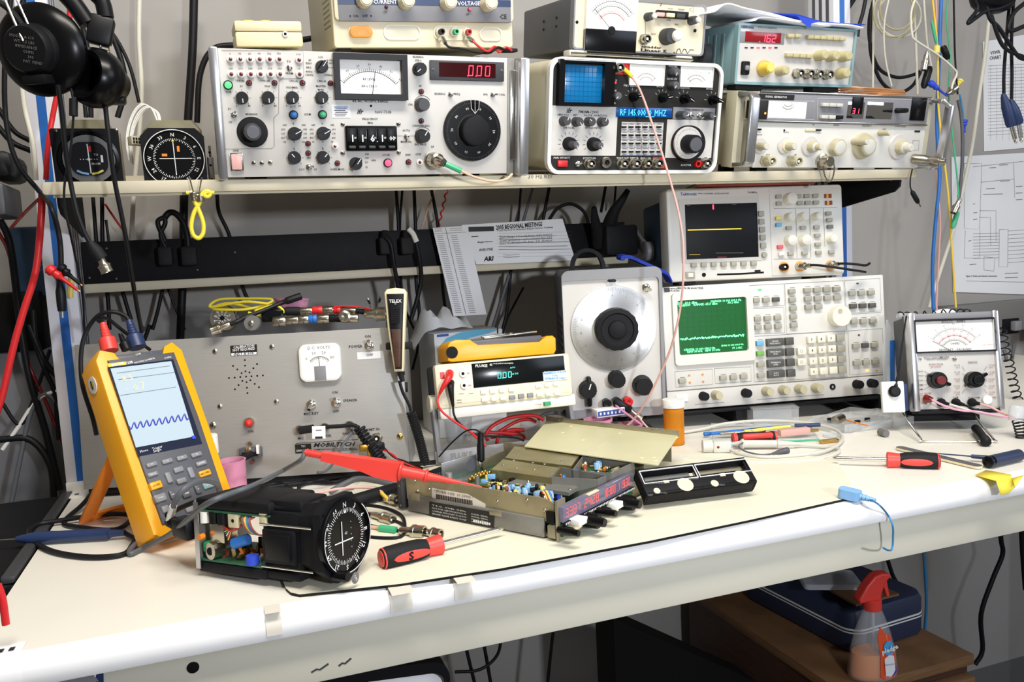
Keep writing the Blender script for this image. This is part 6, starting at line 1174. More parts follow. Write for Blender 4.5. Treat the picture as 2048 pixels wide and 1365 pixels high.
# ---- tissue box, yellow meter, pliers
q=lambda X,Y:(820+X/3.5926,520+Y/3.5926)
yb=.60;a=ony(*q(185,765),yb);c=ony(*q(655,735),yb);tp=ony(*q(180,530),yb);exb=V((c.x-a.x,0,0)).normalized()
T=Thing('wipes_box','white wipes box with a pale blue swoosh and a tissue pulled out of its top','box',V((a.x,yb,BENCH+.001)),(1,0.02,0));w=c.x-a.x+.006;h=tp.z-BENCH-.002
b=MB();b.box(0,w,0,.11,0,h,'paper',.001);T.part('carton',b);x0=T.L(*q(200,700))[0];pts=[T.L(*q(*p))for p in((195,640),(260,565),(350,525),(460,505),(580,498),(640,500),(560,530),(430,560),(340,600),(270,670),(235,740),(200,740))];b=MB();b.flat([(x,-.0006,z)for x,z in pts],'boxblue');x,z=T.L(*q(235,543));b.box(x-.010,x+.010,-.0012,-.0005,z-.002,z+.002,'labelbl');x,z=T.L(*q(628,508));b.text('1',x,z,.014,'ink',-.0012,bold=.03);T.part('printed_swoosh',b)
b=MB();n=16;vs=[];xs=T.L(*q(40,500))[0];xe=T.L(*q(480,500))[0]
for j in range(6):
 for i in range(n+1):
  u=i/n;X=xs+(xe-xs)*u;up=(.006,.020,.030,.033,.02,.004)[j];vs.append((X,.02+j*.014,h+.001+up*(.45+.55*math.sin(u*3.1))*(1+.35*math.sin(u*17+j))-(max(0,.22-u)*.14)))
b.raw(vs,[(j*(n+1)+i,j*(n+1)+i+1,(j+1)*(n+1)+i+1,(j+1)*(n+1)+i)for j in range(5)for i in range(n)],'tissue');T.part('tissue',b)
hf=fm.L(*q(600,715))[1]
T=Thing('handheld_multimeter','yellow handheld multimeter lying flat on top of the bench multimeter','multimeter',fm.O+fm.ey*.006+fm.ez*(fm.L(*q(185,762))[1]+.0015),fm.ex,ez=fm.ez);T0=T
sil=[T.L(*q(*p))for p in((270,640),(272,615),(290,590),(330,575),(432,575),(485,613),(940,590),(985,548),(1030,545),(1052,565),(1055,650),(1040,680),(900,690),(300,740),(272,730))];zmin=min(z for x,z in sil);sil=[(x,z-zmin)for x,z in sil]
b=MB();b.soft(sil,0,.066,'yellow',.004);T.part('holster',b);xa=sil[4][0];xb=sil[7][0];zt=sil[5][1];b=MB();b.box(xa+.004,xb-.004,.010,.058,zt-.006,zt+.0075,'slate',.003);T.part('meter_body',b);b=MB();b.lathe([(.009,0),(.009,.0006),(0,.0006)],'dark',(sil[0][0]+.006,-.0002,.016),(0,-1,0),18);T.part('jack_recess',b)
p=T.M@V((xa+.03,.03,zt+.0085));M=along(p,p+V((.075,.0,.003)),(0,0,1));t=loc('wire_stripper','small steel hand tool lying on the yellow handheld multimeter','tool',M);b=MB();b.box(0,.05,0,.006,0,.003,'steel',.001);b.box(0,.052,.010,.015,.001,.004,'steel',.001);obj('handle',b,t);b=MB();b.box(.048,.088,.001,.011,.0,.003,'steel',.001);b.lathe([(.006,0),(.006,.002)],'nickel',(.045,.007,.003),(0,0,1),14);obj('jaw',b,t)
# ---- test leads of the bench multimeter
def onfm(pts):return[onp(*q(p[0],p[1]),fm.O-fm.ey*p[2],fm.ey)for p in pts]
def lead(nm,lab,m,mp,pts,tip):
 b=MB();P=onfm(pts);b.tube(smooth(P,6),.0016,m);o=single(nm,b,lab,'test lead','multimeter test leads')
 P=onfm(tip);s=smooth(P,4);b=MB();b.tube(s,.005,mp,10,[.0062-.0042*i/(len(s)-1)for i in range(len(s))]);obj('plug_boot',b,o)
lead('test_lead','red test lead drooping from the left of the bench multimeter','redc','redc',[(215,960,.018),(198,1020,.02),(230,1090,.03),(330,1170,.045),(430,1235,.06),(490,1290,.075),(545,1340,.085)],[(285,815,.010),(278,850,.022),(240,910,.022),(212,965,.018)])
lead('test_lead','black test lead drooping from the left of the bench multimeter','cord','cord',[(308,1050,.018),(315,1110,.022),(345,1165,.035),(420,1230,.05),(500,1262,.06),(640,1270,.06),(760,1280,.05),(815,1300,.04)],[(290,885,.010),(292,920,.020),(300,990,.020),(310,1055,.018)])
for i,pts in enumerate([[(560,1300,.02),(545,1255,.03),(600,1190,.03),(720,1135,.03),(880,1118,.03),(960,1150,.02)],[(560,1240,.01),(680,1245,.012),(800,1260,.01),(820,1290,.006)],[(620,1340,.02),(640,1270,.025),(720,1225,.025),(820,1225,.015)],[(640,1235,.01),(760,1165,.02),(850,1145,.02),(905,1165,.01)],[(580,1275,.005),(700,1262,.006),(790,1240,.006)]]):
 P=[ony(*q(p[0],p[1]),.44+i*.012)for p in pts];
 for p in P:p.z=max(p.z,BENCH+.003)
 wire('test_lead',('red lead arching under the bench multimeter','bunched red lead lying under the bench multimeter','red lead rising beside the clear jar','thin red lead at the back under the multimeter','red lead lowest in the bundle under the multimeter')[i],'test lead',P,.0028,'redc','red leads bundled under the multimeter')
wire('cable','grey cable arching behind the bundle of red leads under the multimeter','cable',[ony(*q(X,Y),.49)for X,Y in((920,1150),(960,1115),(1040,1100),(1120,1118),(1185,1165))],.0030,'greycord')
c=Z(918,884);hh=.034
b=MB();b.lathe([(.020,0),(.0205,.002),(.024,.038),(.0248,.040),(.0235,.040),(.0195,.003),(0,.003)],'clearp',c,(0,0,1),30);single('clear_cup',b,'clear plastic cup standing behind the handle of the bench multimeter','cup')
c=Z(1062,892);t=loc('clear_jar','small clear screw top jar with no lid behind the radio cover','jar',Matrix.Translation(c));b=MB();b.lathe([(.017,0),(.018,.002),(.018,.026),(.0165,.028)],'clearp',d=(0,0,1),n=28);obj('jar_body',b,t);b=MB();b.lathe([(.0165,.028),(.0175,.030),(.0165,.0315),(.0175,.033),(.0165,.035),(.0165,.038),(.015,.038),(.015,.028)],'clearp',d=(0,0,1),n=28);obj('threaded_neck',b,t)
# ---- clip on the radio
q=lambda X,Y:(760+X/3.657,820+Y/3.657)
base=rx.M@V((rx.LZ(*q(738,432),.030)[0],rx.LZ(*q(738,432),.030)[1],.030))
def atd(px,py,ref):d=ray(px,py);return EYE+d*((V(ref)-EYE).dot(FWD)/d.dot(FWD))
t=loc('alligator_clip','black booted alligator clip standing upright on the rear of the opened radio','clip',Matrix.Translation(base));tp=atd(*q(735,165),base);d=tp-base;L=d.length
b=MB();b.lathe([(.0025,L*.18),(.0050,L*.24),(.0050,L*.62),(.0042,L*.70),(.0040,L*.98),(.003,L)],'black',(0,0,0),d,14);obj('boot',b,t);b=MB();b.box(-.0025,.0025,-.0015,.0015,-.004,L*.24,'nickel',.0006);obj('jaw',b,t)
b=MB();P=[atd(*q(X,Y),base)+V((0,.004*i,0))-base for i,(X,Y)in enumerate(((735,165),(700,150),(640,165),(570,230),(510,300),(460,370)))];b.tube(smooth(P,5),.0011,'cord',6);obj('wire',b,t)
# ---- red probe and its cable
P0=rx.M@V((rx.LZ(*q(750,567),.036)[0],rx.LZ(*q(750,567),.036)[1],.036));pr=[P0]
E0=Z(*((640,911)),.085)
def mix(f,px,py):ref=P0.lerp(E0,f);return atd(px,py,ref)
K1=[(0,*q(750,567)),(.22,*q(640,535)),(.36,*q(500,490)),(.37,*q(400,465)),(.48,*q(200,430)),(.62,*q(130,440)),(.80,700,925),(1,645,912)]
A=mix(0,*q(750,567));B_=mix(1,645,912);M=along(A,B_);L=(B_-A).length
t=loc('test_probe','long red test probe reaching into the opened radio','probe',M);b=MB()
def seg(b,pr_,m,n=16):b.lathe([(r,x)for x,r in pr_],m,(0,0,0),(1,0,0),n)
seg(b,[(0,.0004),(.004,.0012),(L*.16,.0024),(L*.34,.0050),(L*.345,.0085),(L*.355,.0085),(L*.36,.0062),(L*.50,.0068),(L*.505,.0115),(L*.515,.0115),(L*.52,.0090)],'redp');obj('tip_sleeve',b,t)
b=MB();b.prism([(L*.52,-.0120),(L*.66,-.0115),(L*.74,-.0080),(L*.90,-.0058),(L*1.0,-.0048),(L*1.0,.0048),(L*.90,.0058),(L*.70,.0080),(L*.52,.0095)],-.0065,.0065,'redp');obj('handle',b,t)
b=MB()
for i in range(6):seg(b,[(L*(1.0+i*.018),.0046),(L*(1.012+i*.018),.0044)],'redp',12)
seg(b,[(L,.0036),(L*1.11,.0034)],'redp',12);obj('strain_relief',b,t)
e=M@V((L*1.11,0,0));b=MB();PP=[e,atd(600,922,e),Z(560,945,.06),Z(510,970,.088),Z(470,985,.090),Z(430,1000,.090),Z(400,1018,.078),Z(370,1045,.055),Z(335,1072,.030),Z(290,1095,.006),Z(262,1108,.004),Z(260,1100,.004),Z(282,1078,.008)];b.tube(smooth(PP,6),.0028,'greycord');b.v=[tuple(M.inverted()@V(v))for v in b.v];obj('probe_cable',b,t)
# ---- screwdrivers
def screwdriver(label,A,B,tip,rh,sg=1):
 M=along(A,B);L=(V(B)-V(A)).length;t=loc('screwdriver',label,'screwdriver',M,'red and black screwdrivers');Lt=(V(tip)-V(A)).length
 b=MB();b.lathe([(rh*.80,0),(rh*.98,L*.03),(rh*1.04,L*.10),(rh*1.08,L*.35),(rh*1.02,L*.62),(rh*.80,L*.78),(rh*.9,L*.92),(rh*.95,L)],'rubber',(0,0,0),(1,0,0),24);obj('handle',b,t)
 b=MB();b.lathe([(0,-.001),(rh*.78,-.0005),(rh*.84,L*.012),(rh*.99,L*.05),(rh*.99,L*.02)],'redp',(0,0,0),(1,0,0),24);obj('end_cap',b,t)
 b=MB();b.lathe([(rh*.82,L*.74),(rh*.86,L*.80),(rh*.97,L*.95),(rh*1.0,L*.995),(rh*.8,L*1.01),(0,L*1.01)],'redp',(0,0,0),(1,0,0),24);obj('collar',b,t)
 b=MB();n=16;vs=[]
 for i in range(n+1):
  u=i/n;x=L*(.14+.62*u);hw=.42*math.sqrt(max(0,1-(2*u-1)**2))+.001
  for j in range(5):
   th=hw*(j/2-1);rr=rh*1.095;vs.append((x,-sg*rr*math.cos(th),rr*math.sin(th)))
 b.raw(vs,[(i*5+j,i*5+j+1,(i+1)*5+j+1,(i+1)*5+j)for i in range(n)for j in range(4)],'redp');obj('grip_inlay',b,t)
 b=MB();b.lathe([(.0026,L),(.0026,Lt-.012),(.003,Lt-.006),(.0012,Lt)],'chrome',(0,0,0),(1,0,0),12);obj('shaft',b,t)
 if sg<0:return
 b=MB();b.text('S',0,0,rh*1.1,'black',0,bold=.04);b.v=[(L*.42+v[0]*sg,-sg*rh*1.12,v[2]*sg)for v in b.v];obj('stamped_mark',b,t)
A=Z(762,1119,.012);B_=Z(881,1089,.012);screwdriver('red and black screwdriver on the mat in front of the opened radio',A,B_,Z(992,1062,.006),.0105)
A=Z(1879,923,.010);B_=Z(1774,920,.010);screwdriver('red and black screwdriver at the right, pointing left across the bench',A,B_,Z(1666,917,.010),.0105,-1)
# ---- coax plugs and cables lying between the instruments
def plugcable(label,pts,p0,p1,m='cord',r=.0022,rp=.0062,boot=None,group='coax cables on the bench',h=.004):
 b=MB();b.tube(smooth(path(pts,h),6),r,m);o=single('coax_cable',b,label,'cable',group);obj('bayonet_plug',bncplug(Z(*p0),Z(*p1),rp),o)
 if boot:b=MB();b.tube([Z(*boot[0]),Z(*boot[1])],r*1.6,boot[2],10);obj('boot',b,o)
plugcable('black coax cable ending in the stacked plugs with a green sleeve',[(700,1040),(740,1052),(790,1062),(808,1060),(805,1035),(780,1020),(740,1012),(700,1014)],(800,1062,.007),(850,1066,.007),rp=.0075)
o=bncplug(Z(845,1064,.007),Z(882,1070,.007),.006);single('coax_adapter',o,'silver adapter on the end of the plug beside the screwdriver handle','adapter')
wire('cable','peach cable with a green sleeve behind the compass dial','cable',path([(728,1052),(745,1055),(765,1058)],.005),.0022,'peach',None,6,7,None);b=MB();b.tube(path([(760,1057),(792,1061)],.006),.0040,'greenc',10);single('cable_sleeve',b,'green heat shrink sleeve on the peach cable by the screwdriver','sleeve')
plugcable('brown coax cable whose plug points right, behind the compass dial',[(700,1018),(725,1026),(752,1032)],(745,1030,.007),(785,1041,.007),'maroon',.0026)
plugcable('pink coax cable with a yellow boot and plug behind the opened course indicator',[(610,992,.02),(680,978,.022),(740,976,.02),(765,985,.016)],(768,995,.010),(795,1002,.010),'pinkcord',.0016,boot=((758,982,.016),(776,1000,.011),'yelw'))
plugcable('thin peach coax cable with a gold clip at its left end by the grey box',[(570,953,.006),(610,950,.006),(680,944,.006),(760,934,.006)],(560,953,.006),(528,957,.006),'peach',.0016,.005,((563,953,.006),(580,956,.006),'yelcord'))
for i,(pts,r,m,lab)in enumerate([([(470,985),(540,975),(620,965),(700,950),(790,938)],.0026,'cord','black cable running along the foot of the grey box'),([(495,985),(530,972),(560,968),(580,976),(588,988)],.0024,'cord','black cable looping over behind the opened course indicator'),([(598,985),(600,972),(625,965),(670,965),(720,950)],.0026,'cord','black cable curving behind the compass dial'),([(660,985,.006),(690,968,.012),(720,958,.016),(770,966,.012),(800,975,.006)],.0040,'greycord','thick grey cable arching behind the compass dial'),([(715,1025),(760,1035),(805,1050),(800,1075),(740,1075),(715,1068)],.0020,'cord','thin black cable looping round the coax plugs by the radio'),([(640,950,.003),(720,935,.003),(800,925,.003)],.003,'cord','black cable nearest the foot of the grey box')]):wire('cable',lab,'cable',path(pts,.004),r,m,'loose cables beside the radio')
P=path([(700,1005,.010),(745,992,.012),(795,978,.012)]);b=MB();s=smooth(P,6);b.tube(s,.0085,'blackm',10);single('braided_harness',b,'black braided cable harness running into the back of the opened radio','harness')
for p0,p1,lab in(((655,941,.008),(672,938,.008),'small silver plug end lying at the foot of the grey box'),((676,938,.008),(697,935,.008),'white tipped plug end lying at the foot of the grey box')):single('plug_end',bncplug(Z(*p0),Z(*p1),.0048,'nickel' if 'silver' in lab else 'white'),lab,'plug')
p0=Z(700,935,.03)
b=MB();A=onp(*qg(1150,1150),gb.O-gb.ey*.035,gb.ey);C_=onp(*qg(1230,1140),gb.O-gb.ey*.04,gb.ey)
t=loc('clip_lead_pair','pair of brass clips with red and black wires in front of the grey box','clips',Matrix.Translation(A));b=MB();b.box(-.012,.004,-.003,.003,-.004,.006,'gold',.001);b.box(-.002,.006,-.003,.003,-.018,-.004,'gold',.001);obj('brass_clip',b,t);b=MB();b.box(.004,.022,-.004,.004,-.004,.006,'black',.002);obj('clip_body',b,t)
for i,m in enumerate(('redc','cord','redc','cord')):b=MB();b.tube(smooth([(.018,0,.002*i-.004),(.032,-.004,-.012-i*.001),(.046,-.010,-.028+i*.002),(.07,-.014,-.040+.002*i)],5),.0014,m,6);obj('wire',b,t)
wire('cable','black cable from the clips under the red probe towards the radio','cable',[A+V((.06,-.012,-.036)),Z(800,930,.02),Z(840,928,.012),Z(870,925,.008)],.0035,'cord')
# ---- scope meter plugs, leads and the blue probe
sm_top=lambda x,y,z:sm.M@V((x,y,z))
def smplug(px0,py0,px1,py1,m,r,lab,pts,gm='cord',r2=.0026):
 base=onp(px0,py0,sm.O+sm.ey*.018,sm.ey);tp_=onp(px1,py1,sm.O+sm.ey*.018,sm.ey);d=tp_-base;L=d.length;t=loc('test_lead',lab,'test lead',Matrix.Translation(base),'leads of the yellow handheld')
 b=MB();b.lathe([(r,0),(r,L*.42),(r*.62,L*.5)]+[(r*(.6-.02*i)*(1 if i%2 else .86),L*(.52+.05*i))for i in range(9)]+[(r*.4,L)],m,(0,0,0),d,16);obj('plug_boot',b,t)
 if pts:
  b=MB();P=[tp_-base]+[p-base for p in pts];b.tube(smooth(P,6),r2,gm,8);obj('lead',b,t)
on2=lambda px,py,f:onp(px,py,sm.O+sm.ey*f,sm.ey)
smplug(220,703,206,647,'redp',.0095,'red plug in the top of the yellow handheld',[on2(196,640,.03),on2(215,638,.05),on2(250,665,.06),on2(300,700,.08)],'cord',.0022)
smplug(276,696,258,642,'navy',.0098,'blue plug in the top of the yellow handheld, its lead arching left',[on2(250,632,.018),on2(225,624,.02),on2(195,633,.03),on2(172,665,.045),on2(162,710,.055),on2(165,770,.06),on2(185,835,.062),on2(193,870,.06)])
smplug(254,700,240,668,'black',.006,'black plug between the red and blue plugs of the yellow handheld',None)
b=MB();P=path([(193,975,.02),(165,1010,.008),(128,1045,.003),(160,1055,.004),(230,1060,.004),(262,1040,.006),(255,1030,.006),(200,1030,.008),(120,1042,.006),(75,1050,.006),(58,1065,.005),(70,1085,.004),(110,1105,.0036),(180,1115,.0036),(245,1110,.003),(265,1090,.003),(270,1080,.004),(255,1070,.006),(248,1066,.008)]);b.tube(smooth(P,6),.0030,'cord',8);single('probe_cable',b,'black probe cable looping on the bench left of the yellow handheld','cable')
A=Z(250,1066,.008);B_=Z(33,1079,.008);M=along(A,B_);t=loc('test_probe','dark blue test probe lying across the left edge of the bench','probe',M);L=(B_-A).length;b=MB();seg(b,[(0,.0035),(L*.14,.0046),(L*.15,.0068),(L*.62,.0066),(L*.8,.0078),(L*.93,.0050),(L,.003)],'navy');obj('handle',b,t);b=MB();seg(b,[(L,.0009),(L*1.16,.0006)],'nickel',6);obj('tip',b,t)
A=Z(338,1043,.045);B_=Z(384,1058,.045);M=along(A,B_);t=loc('power_plug','black plug with a white sleeve between the yellow handheld and the opened course indicator','plug',M);b=MB();b.box(.02,.05,-.009,.009,-.011,.009,'black',.003)
for i in range(5):seg(b,[(.002+i*.004,.006+.0003*i),(.0045+i*.004,.0055)],'black',12)
seg(b,[(0,.004),(.022,.005)],'black',12);obj('plug_body',b,t)
b=MB();Pc=[Z(338,1045,.045),Z(345,1020,.06),Z(352,1000,.074),Z(372,976,.085),Z(405,962,.085),Z(432,968,.070),Z(440,985,.055)];s=smooth(Pc,6);b.tube(s[8:],.0030,'greycord',8);b.v=[tuple(M.inverted()@V(v))for v in b.v];obj('cable',b,t);b=MB();b.tube(s[:9],.0038,'white',8);b.v=[tuple(M.inverted()@V(v))for v in b.v];obj('white_sleeve',b,t)
wire('cable','black cable running in front of the yellow handheld to the course indicator','cable',path([(262,1098,.0035),(275,1075,.008),(310,1048,.028),(350,1022,.046),(400,1000,.060)]),.0028,'cord')
# ---- amber bottle, pink pots and card
c=Z(1349,889,0);t=loc('pill_bottle','amber pill bottle with a white cap, left of the spectrum analyzer','bottle',Matrix.Translation(c));hh=atd(1349,812,c).z-BENCH;r=.0158;b=MB();b.lathe([(r*.9,0),(r,.002),(r,hh-.002),(r*.9,hh),(r*.86,hh),(r*.93,hh-.004),(r*.93,.004),(0,.003)],'amber',d=(0,0,1),n=30);obj('bottle_body',b,t);b=MB();b.lathe([(r*1.05,hh-.001),(r*1.12,hh),(r*1.12,hh+.009),(r*1.05,hh+.0115),(0,hh+.012)],'white',d=(0,0,1),n=36,fl=(30,.03,hh,hh+.008));obj('cap',b,t)
for i,(px,py,lab)in enumerate(((1196,852,'pink plastic pot, left of the two below the oscillator'),(1258,862,'pink plastic pot, right of the two below the oscillator'))):
 p=ony(px,py-14,.405);c=V((p.x,.405,BENCH));hh=p.z-BENCH;b=MB();b.lathe([(.017,0),(.020,.002),(.021,hh*.9),(.0225,hh*.92),(.0225,hh),(.020,hh),(.019,.006),(0,.006)],'lenspink',c,(0,0,1),30);single('plastic_pot',b,lab,'pot','pink pots by the oscillator')
 pot=c
a=ony(1232,813,.385);c=ony(1280,848,.375);M=along(a,c);b=MB();b.box(0,(c-a).length,-.010,.010,-.001,.002,'lenspink',.001,M=M);single('flip_top',b,'pink plastic lid leaning over the pots below the oscillator','lid')
a=ony(1195,837,.40);c=ony(1250,830,.40);M=along(a,c);b=MB();b.box(0,(c-a).length,0,.020,0,.012,'paper',.0006,M=M);b.box(.001,(c-a).length-.001,-.0004,.001,.002,.010,'labelbl',0,M=M)
for i in range(6):b.box(.004+i*.0065,.007+i*.0065,-.0007,.0,.004,.008,'inkw',0,M=M)
single('card_box',b,'small blue and white card box resting on the pink pots','box')
A=oc.M@V((oc.L(820+1480/3.5926,520+1015/3.5926)[0],-.026,oc.L(820+1480/3.5926,520+1015/3.5926)[1]));B_=A+oc.ex*.030-oc.ez*.016;M=along(A,B_);t=loc('post_adapter','black binding post adapter with a silver socket plugged into the oscillator','adapter',M);b=MB();b.box(-.006,.022,-.008,.004,-.006,.006,'black',.002);obj('adapter_body',b,t);obj('socket',bncplug(V((.02,-.002,0)),V((.042,-.004,-.006)),.0065),t)
# ---- pink coax from the service monitor down to the bench
pts=[(1235,134,.338),(1252,142,.318),(1272,165,.30),(1288,200,.295),(1305,250,.29),(1325,310,.28),(1340,360,.27),(1356,420,.265),(1366,480,.26),(1367,540,.26),(1363,600,.27),(1352,660,.28),(1335,715,.30),(1310,770,.32),(1285,815,.34),(1262,845,.36),(1245,858,.37)]
b=MB();s=smooth([ony(*p)for p in pts],5);b.tube(s,.0016,'pinkcord',7);o=single('coax_cable',b,'long pink coax cable hanging from the service monitor in front of the oscilloscope','cable')
b=MB();b.tube(s[:9],.0032,'yelcord',8,[.0042-.0002*i for i in range(9)]);obj('yellow_boot',b,o);obj('bayonet_plug',bncplug(s[2],ony(1228,136,.350),.0062),o)
wire('wire','stiff pink wire end beside the pots below the oscillator','wire',[ony(1280,838,.38),ony(1290,850,.38),ony(1300,860,.38)],.0014,'pinkcord')
# ---- leads at the oscilloscope sockets
qt=lambda X,Y:(1260+X/2.7296,340+Y/2.7296)
for lab,pts in(('black lead sticking out right from the middle oscilloscope socket',[(935,528,.014),(1000,520,.03),(1100,530,.05),(1200,545,.055),(1285,558,.03)]),('black lead sticking out right from the right oscilloscope socket',[(1098,520,.014),(1150,512,.03),(1230,515,.045),(1285,522,.05),(1310,510,.05)])):
 P=[onp(*qt(p[0],p[1]),tk.O-tk.ey*p[2],tk.ey)for p in pts];b=MB();b.tube(smooth(P,5),.0021,'cord');o=single('coax_cable',b,lab,'cable','leads at the oscilloscope');obj('bayonet_plug',bncplug(P[0].lerp(P[1],.8),P[0]+tk.ey*.004,.0062),o)
 # ---- red books squeezed between oscilloscope and shelf, blue strap, black bag
th=tk.L(*qt(205,100))[1]
for i,(X0,X1,Y0,Y1,lab)in enumerate(((330,935,98,78,'brick red book flat on the oscilloscope, lower of two'),(405,932,78,55,'brick red book flat on the oscilloscope, upper of two'))):
 x0=tk.L(*qt(X0,Y0),-.03)[0];x1=tk.L(*qt(X1,Y0),-.03)[0];z0=th+.0004+i*.0074;M=tk.M.copy();t=loc('book',lab,'book',M,'red books on the oscilloscope');b=MB();b.box(x0,x1,-.030,.05,z0,z0+.0012,'brick',.0004);b.box(x0,x1,-.030,.05,z0+.0058,z0+.007,'brick',.0004);b.box(x0,x1,-.030,-.028,z0,z0+.007,'brick');obj('cover',b,t);b=MB();b.box(x0+.0014,x1-.003,-.027,.048,z0+.0014,z0+.0056,'salmon');obj('pages',b,t)
b=MB();P=[(1246,512),(1262,512),(1285,522),(1310,533),(1335,545),(1345,562)];s=smooth([ony(x,y,.44)for x,y in P],5)
for i in range(len(s)-1):
 a,c=s[i],s[i+1];b.raw([a+V((0,0,-.005)),a+V((0,.022,-.002)),c+V((0,.022,-.002)),c+V((0,0,-.005)),a+V((0,0,.0005)),a+V((0,.022,.003)),c+V((0,.022,.003)),c+V((0,0,.0005))],[(3,2,1,0),(4,5,6,7),(0,1,5,4),(2,3,7,6),(1,2,6,5),(3,0,4,7)],'bluestrap')
b.tube([s[0]+V((0,0,-.004)),s[0]+V((.002,.02,-.002))],.004,'bluestrap');single('blue_strap',b,'dark blue fabric strap lying on top of the oscillator beside the oscilloscope','strap')
# ---- grey scope probe with its looped cable
A=Z(1405,893,.0118);B_=Z(1455,899,.010);C_=Z(1560,890,.0100);M=along(A,C_);t=loc('scope_probe','grey oscilloscope probe with a looped cable on the bench','probe',M);Mi=M.inverted();L=(C_-A).length
b=MB();seg(b,[(0,.0095),(L*.12,.0098),(L*.125,.0085),(L*.13,.0085)],'knobw');b.box(L*.13,L*.36,-.0085,.0085,-.0085,.0085,'knobw',.002);seg(b,[(L*.36,.007),(L*.375,.007)],'bluel');b.lathe([(.002,0),(0,.0004)],'maroon',(L*.19,-.0086,0),(0,-1,0),10);b.lathe([(.002,0),(0,.0008)],'white',(L*.26,-.0086,.002),(0,-1,0),10);obj('connector_housing',b,t)
A2=Mi@Z(1484,888,.009);C2=Mi@Z(1580,888,.008);d=C2-A2;L2=d.length;b=MB();b.lathe([(.0015,-.02),(.004,-.004),(.0075,0),(.0075,.002),(.0058,.003),(.0056,L2*.72),(.0064,L2*.73),(.0064,L2*.74),(.0045,L2*.76),(.0035,L2),(.0022,L2*1.2)],'knobw',A2,d,16);b.lathe([(.006,L2*.728),(.0066,L2*.735),(.006,L2*.742)],'bluel',A2,d,16);obj('probe_body',b,t)
loop=[(1590,888,.006),(1640,893,.004),(1672,897,.004),(1676,905,.004),(1640,918,.003),(1560,925,.003),(1480,924,.003),(1400,918,.003),(1340,914,.003)];l2=[(1340,868,.003),(1372,864,.004),(1412,857,.005),(1450,848,.008),(1520,842,.010),(1600,845,.010),(1660,856,.008),(1684,872,.006),(1676,890,.005),(1640,905,.005),(1570,913,.005),(1520,914,.005),(1480,908,.005),(1462,900,.007)]
for nm,pts,r in(('cable',loop,.0025),('cable',l2,.0025)):b=MB();b.tube(smooth([Mi@p for p in path(pts)],6),r,'knobw');obj(nm,b,t)
b=MB();b.tube(smooth([Mi@p for p in path([(1486,886,.012),(1478,893,.010),(1490,903,.005),(1520,910,.004),(1540,909,.005)])],6),.0012,'greycord',6);obj('ground_wire',b,t);a=Mi@Z(1540,909,.006);c=Mi@Z(1577,901,.007);b=MB();b.lathe([(.001,0),(.0028,.012),(.004,.016),(.004,.024),(.0048,.025),(.0048,.032),(.003,.033)],'slate',a,c-a,14);obj('ground_clip',b,t)
# ---- clear boxes and small parts
def clearbox(name,label,P4,h,lid=None,group=None,wall=.0014):
 a,b_,c_=[V(p)for p in P4];x=(b_-a);L=x.length;M=along(a,b_);w=(M.inverted()@c_).y;t=loc(name,label,'box',M,group);b=MB()
 b.box(0,L,0,w,.0004,.0016,'clearp');b.box(0,L,0,wall,.0016,h,'clearp');b.box(0,L,w-wall,w,.0016,h,'clearp');b.box(0,wall,wall,w-wall,.0016,h,'clearp');b.box(L-wall,L,wall,w-wall,.0016,h,'clearp');obj('tray',b,t)
 if lid:b=MB();b.box(-.001,L+.001,-.001,w+.001,h+.0004,h+.003,'clearp',.0006);obj('lid',b,t)
 return t,M,L,w
t,M1,L1,w1=clearbox('clear_box','lidded clear plastic box in front of the spectrum analyzer',(Z(1507,852),Z(1598,848),Z(1590,838)),.026,True)
t,M2,L2,w2=clearbox('parts_tray','open clear parts tray of tools and screws beside the looped probe cable',(Z(1425,885),Z(1640,885),Z(1640,853)),.006)
t,M3,L3,w3=clearbox('parts_organizer','long clear organizer box at the right of the parts tray',(Z(1690,868),Z(1828,850),Z(1760,832)),.014)
t,M4,L4,w4=clearbox('parts_organizer','clear organizer box with dark contents and an orange stick',(Z(1612,856),Z(1700,868),Z(1790,838)),.012)
for p in((1715,853),(1735,848),(1660,848)):b=MB();b.box(-.004,.004,-.003,.003,.002,.010,'blackm',.001,M=Matrix.Translation(Z(*p,.0005)));single('small_part',b,'tiny dark part lying in a clear organizer box','part','tiny parts in the organizers')
def stick(name,label,cat,a,c,r,m,group=None,r1=None):
 b=MB();b.cyl(Z(*a),Z(*c),r,m,10,r1);return single(name,b,label,cat,group)
stick('swab_stick','orange tipped wooden stick lying in the clear organizer','stick',(1668,834,.014),(1736,852,.014),.0012,'orange')
o=stick('connector','silver round connector on the clear organizer','connector',(1670,842,.016),(1684,836,.018),.0075,'nickel')
stick('pen','blue pen lying in the parts tray','pen',(1422,868,.010),(1580,852,.010),.0026,'blue');stick('ink_stopper','blue pen cap near the pill bottle','cap',(1408,869,.006),(1420,868,.006),.0035,'blue')
stick('driver_bit','yellow handled tool at the back of the parts tray','tool',(1488,864,.010),(1580,853,.010),.0028,'keyyel');stick('marker','navy and yellow marker at the back of the parts tray','marker',(1590,852,.010),(1640,850,.010),.0032,'navy');stick('stick','green edged strip at the front of the parts tray','strip',(1560,884,.008),(1640,880,.008),.0014,'greenc')
for X0,X1,Y,m,lab in((1440,1470,868,'steel','steel driver bit left in the parts tray'),(1470,1505,866,'nickel','nickel driver bit in the middle of the parts tray'),(1500,1530,862,'blackm','black round grip in the middle of the parts tray'),(1610,1636,863,'brass','brass pin at the right of the parts tray')):stick('driver_bit',lab,'bit',(X0,Y,.009),(X1,Y-2,.009),.0034 if m=='blackm' else .0024,m)
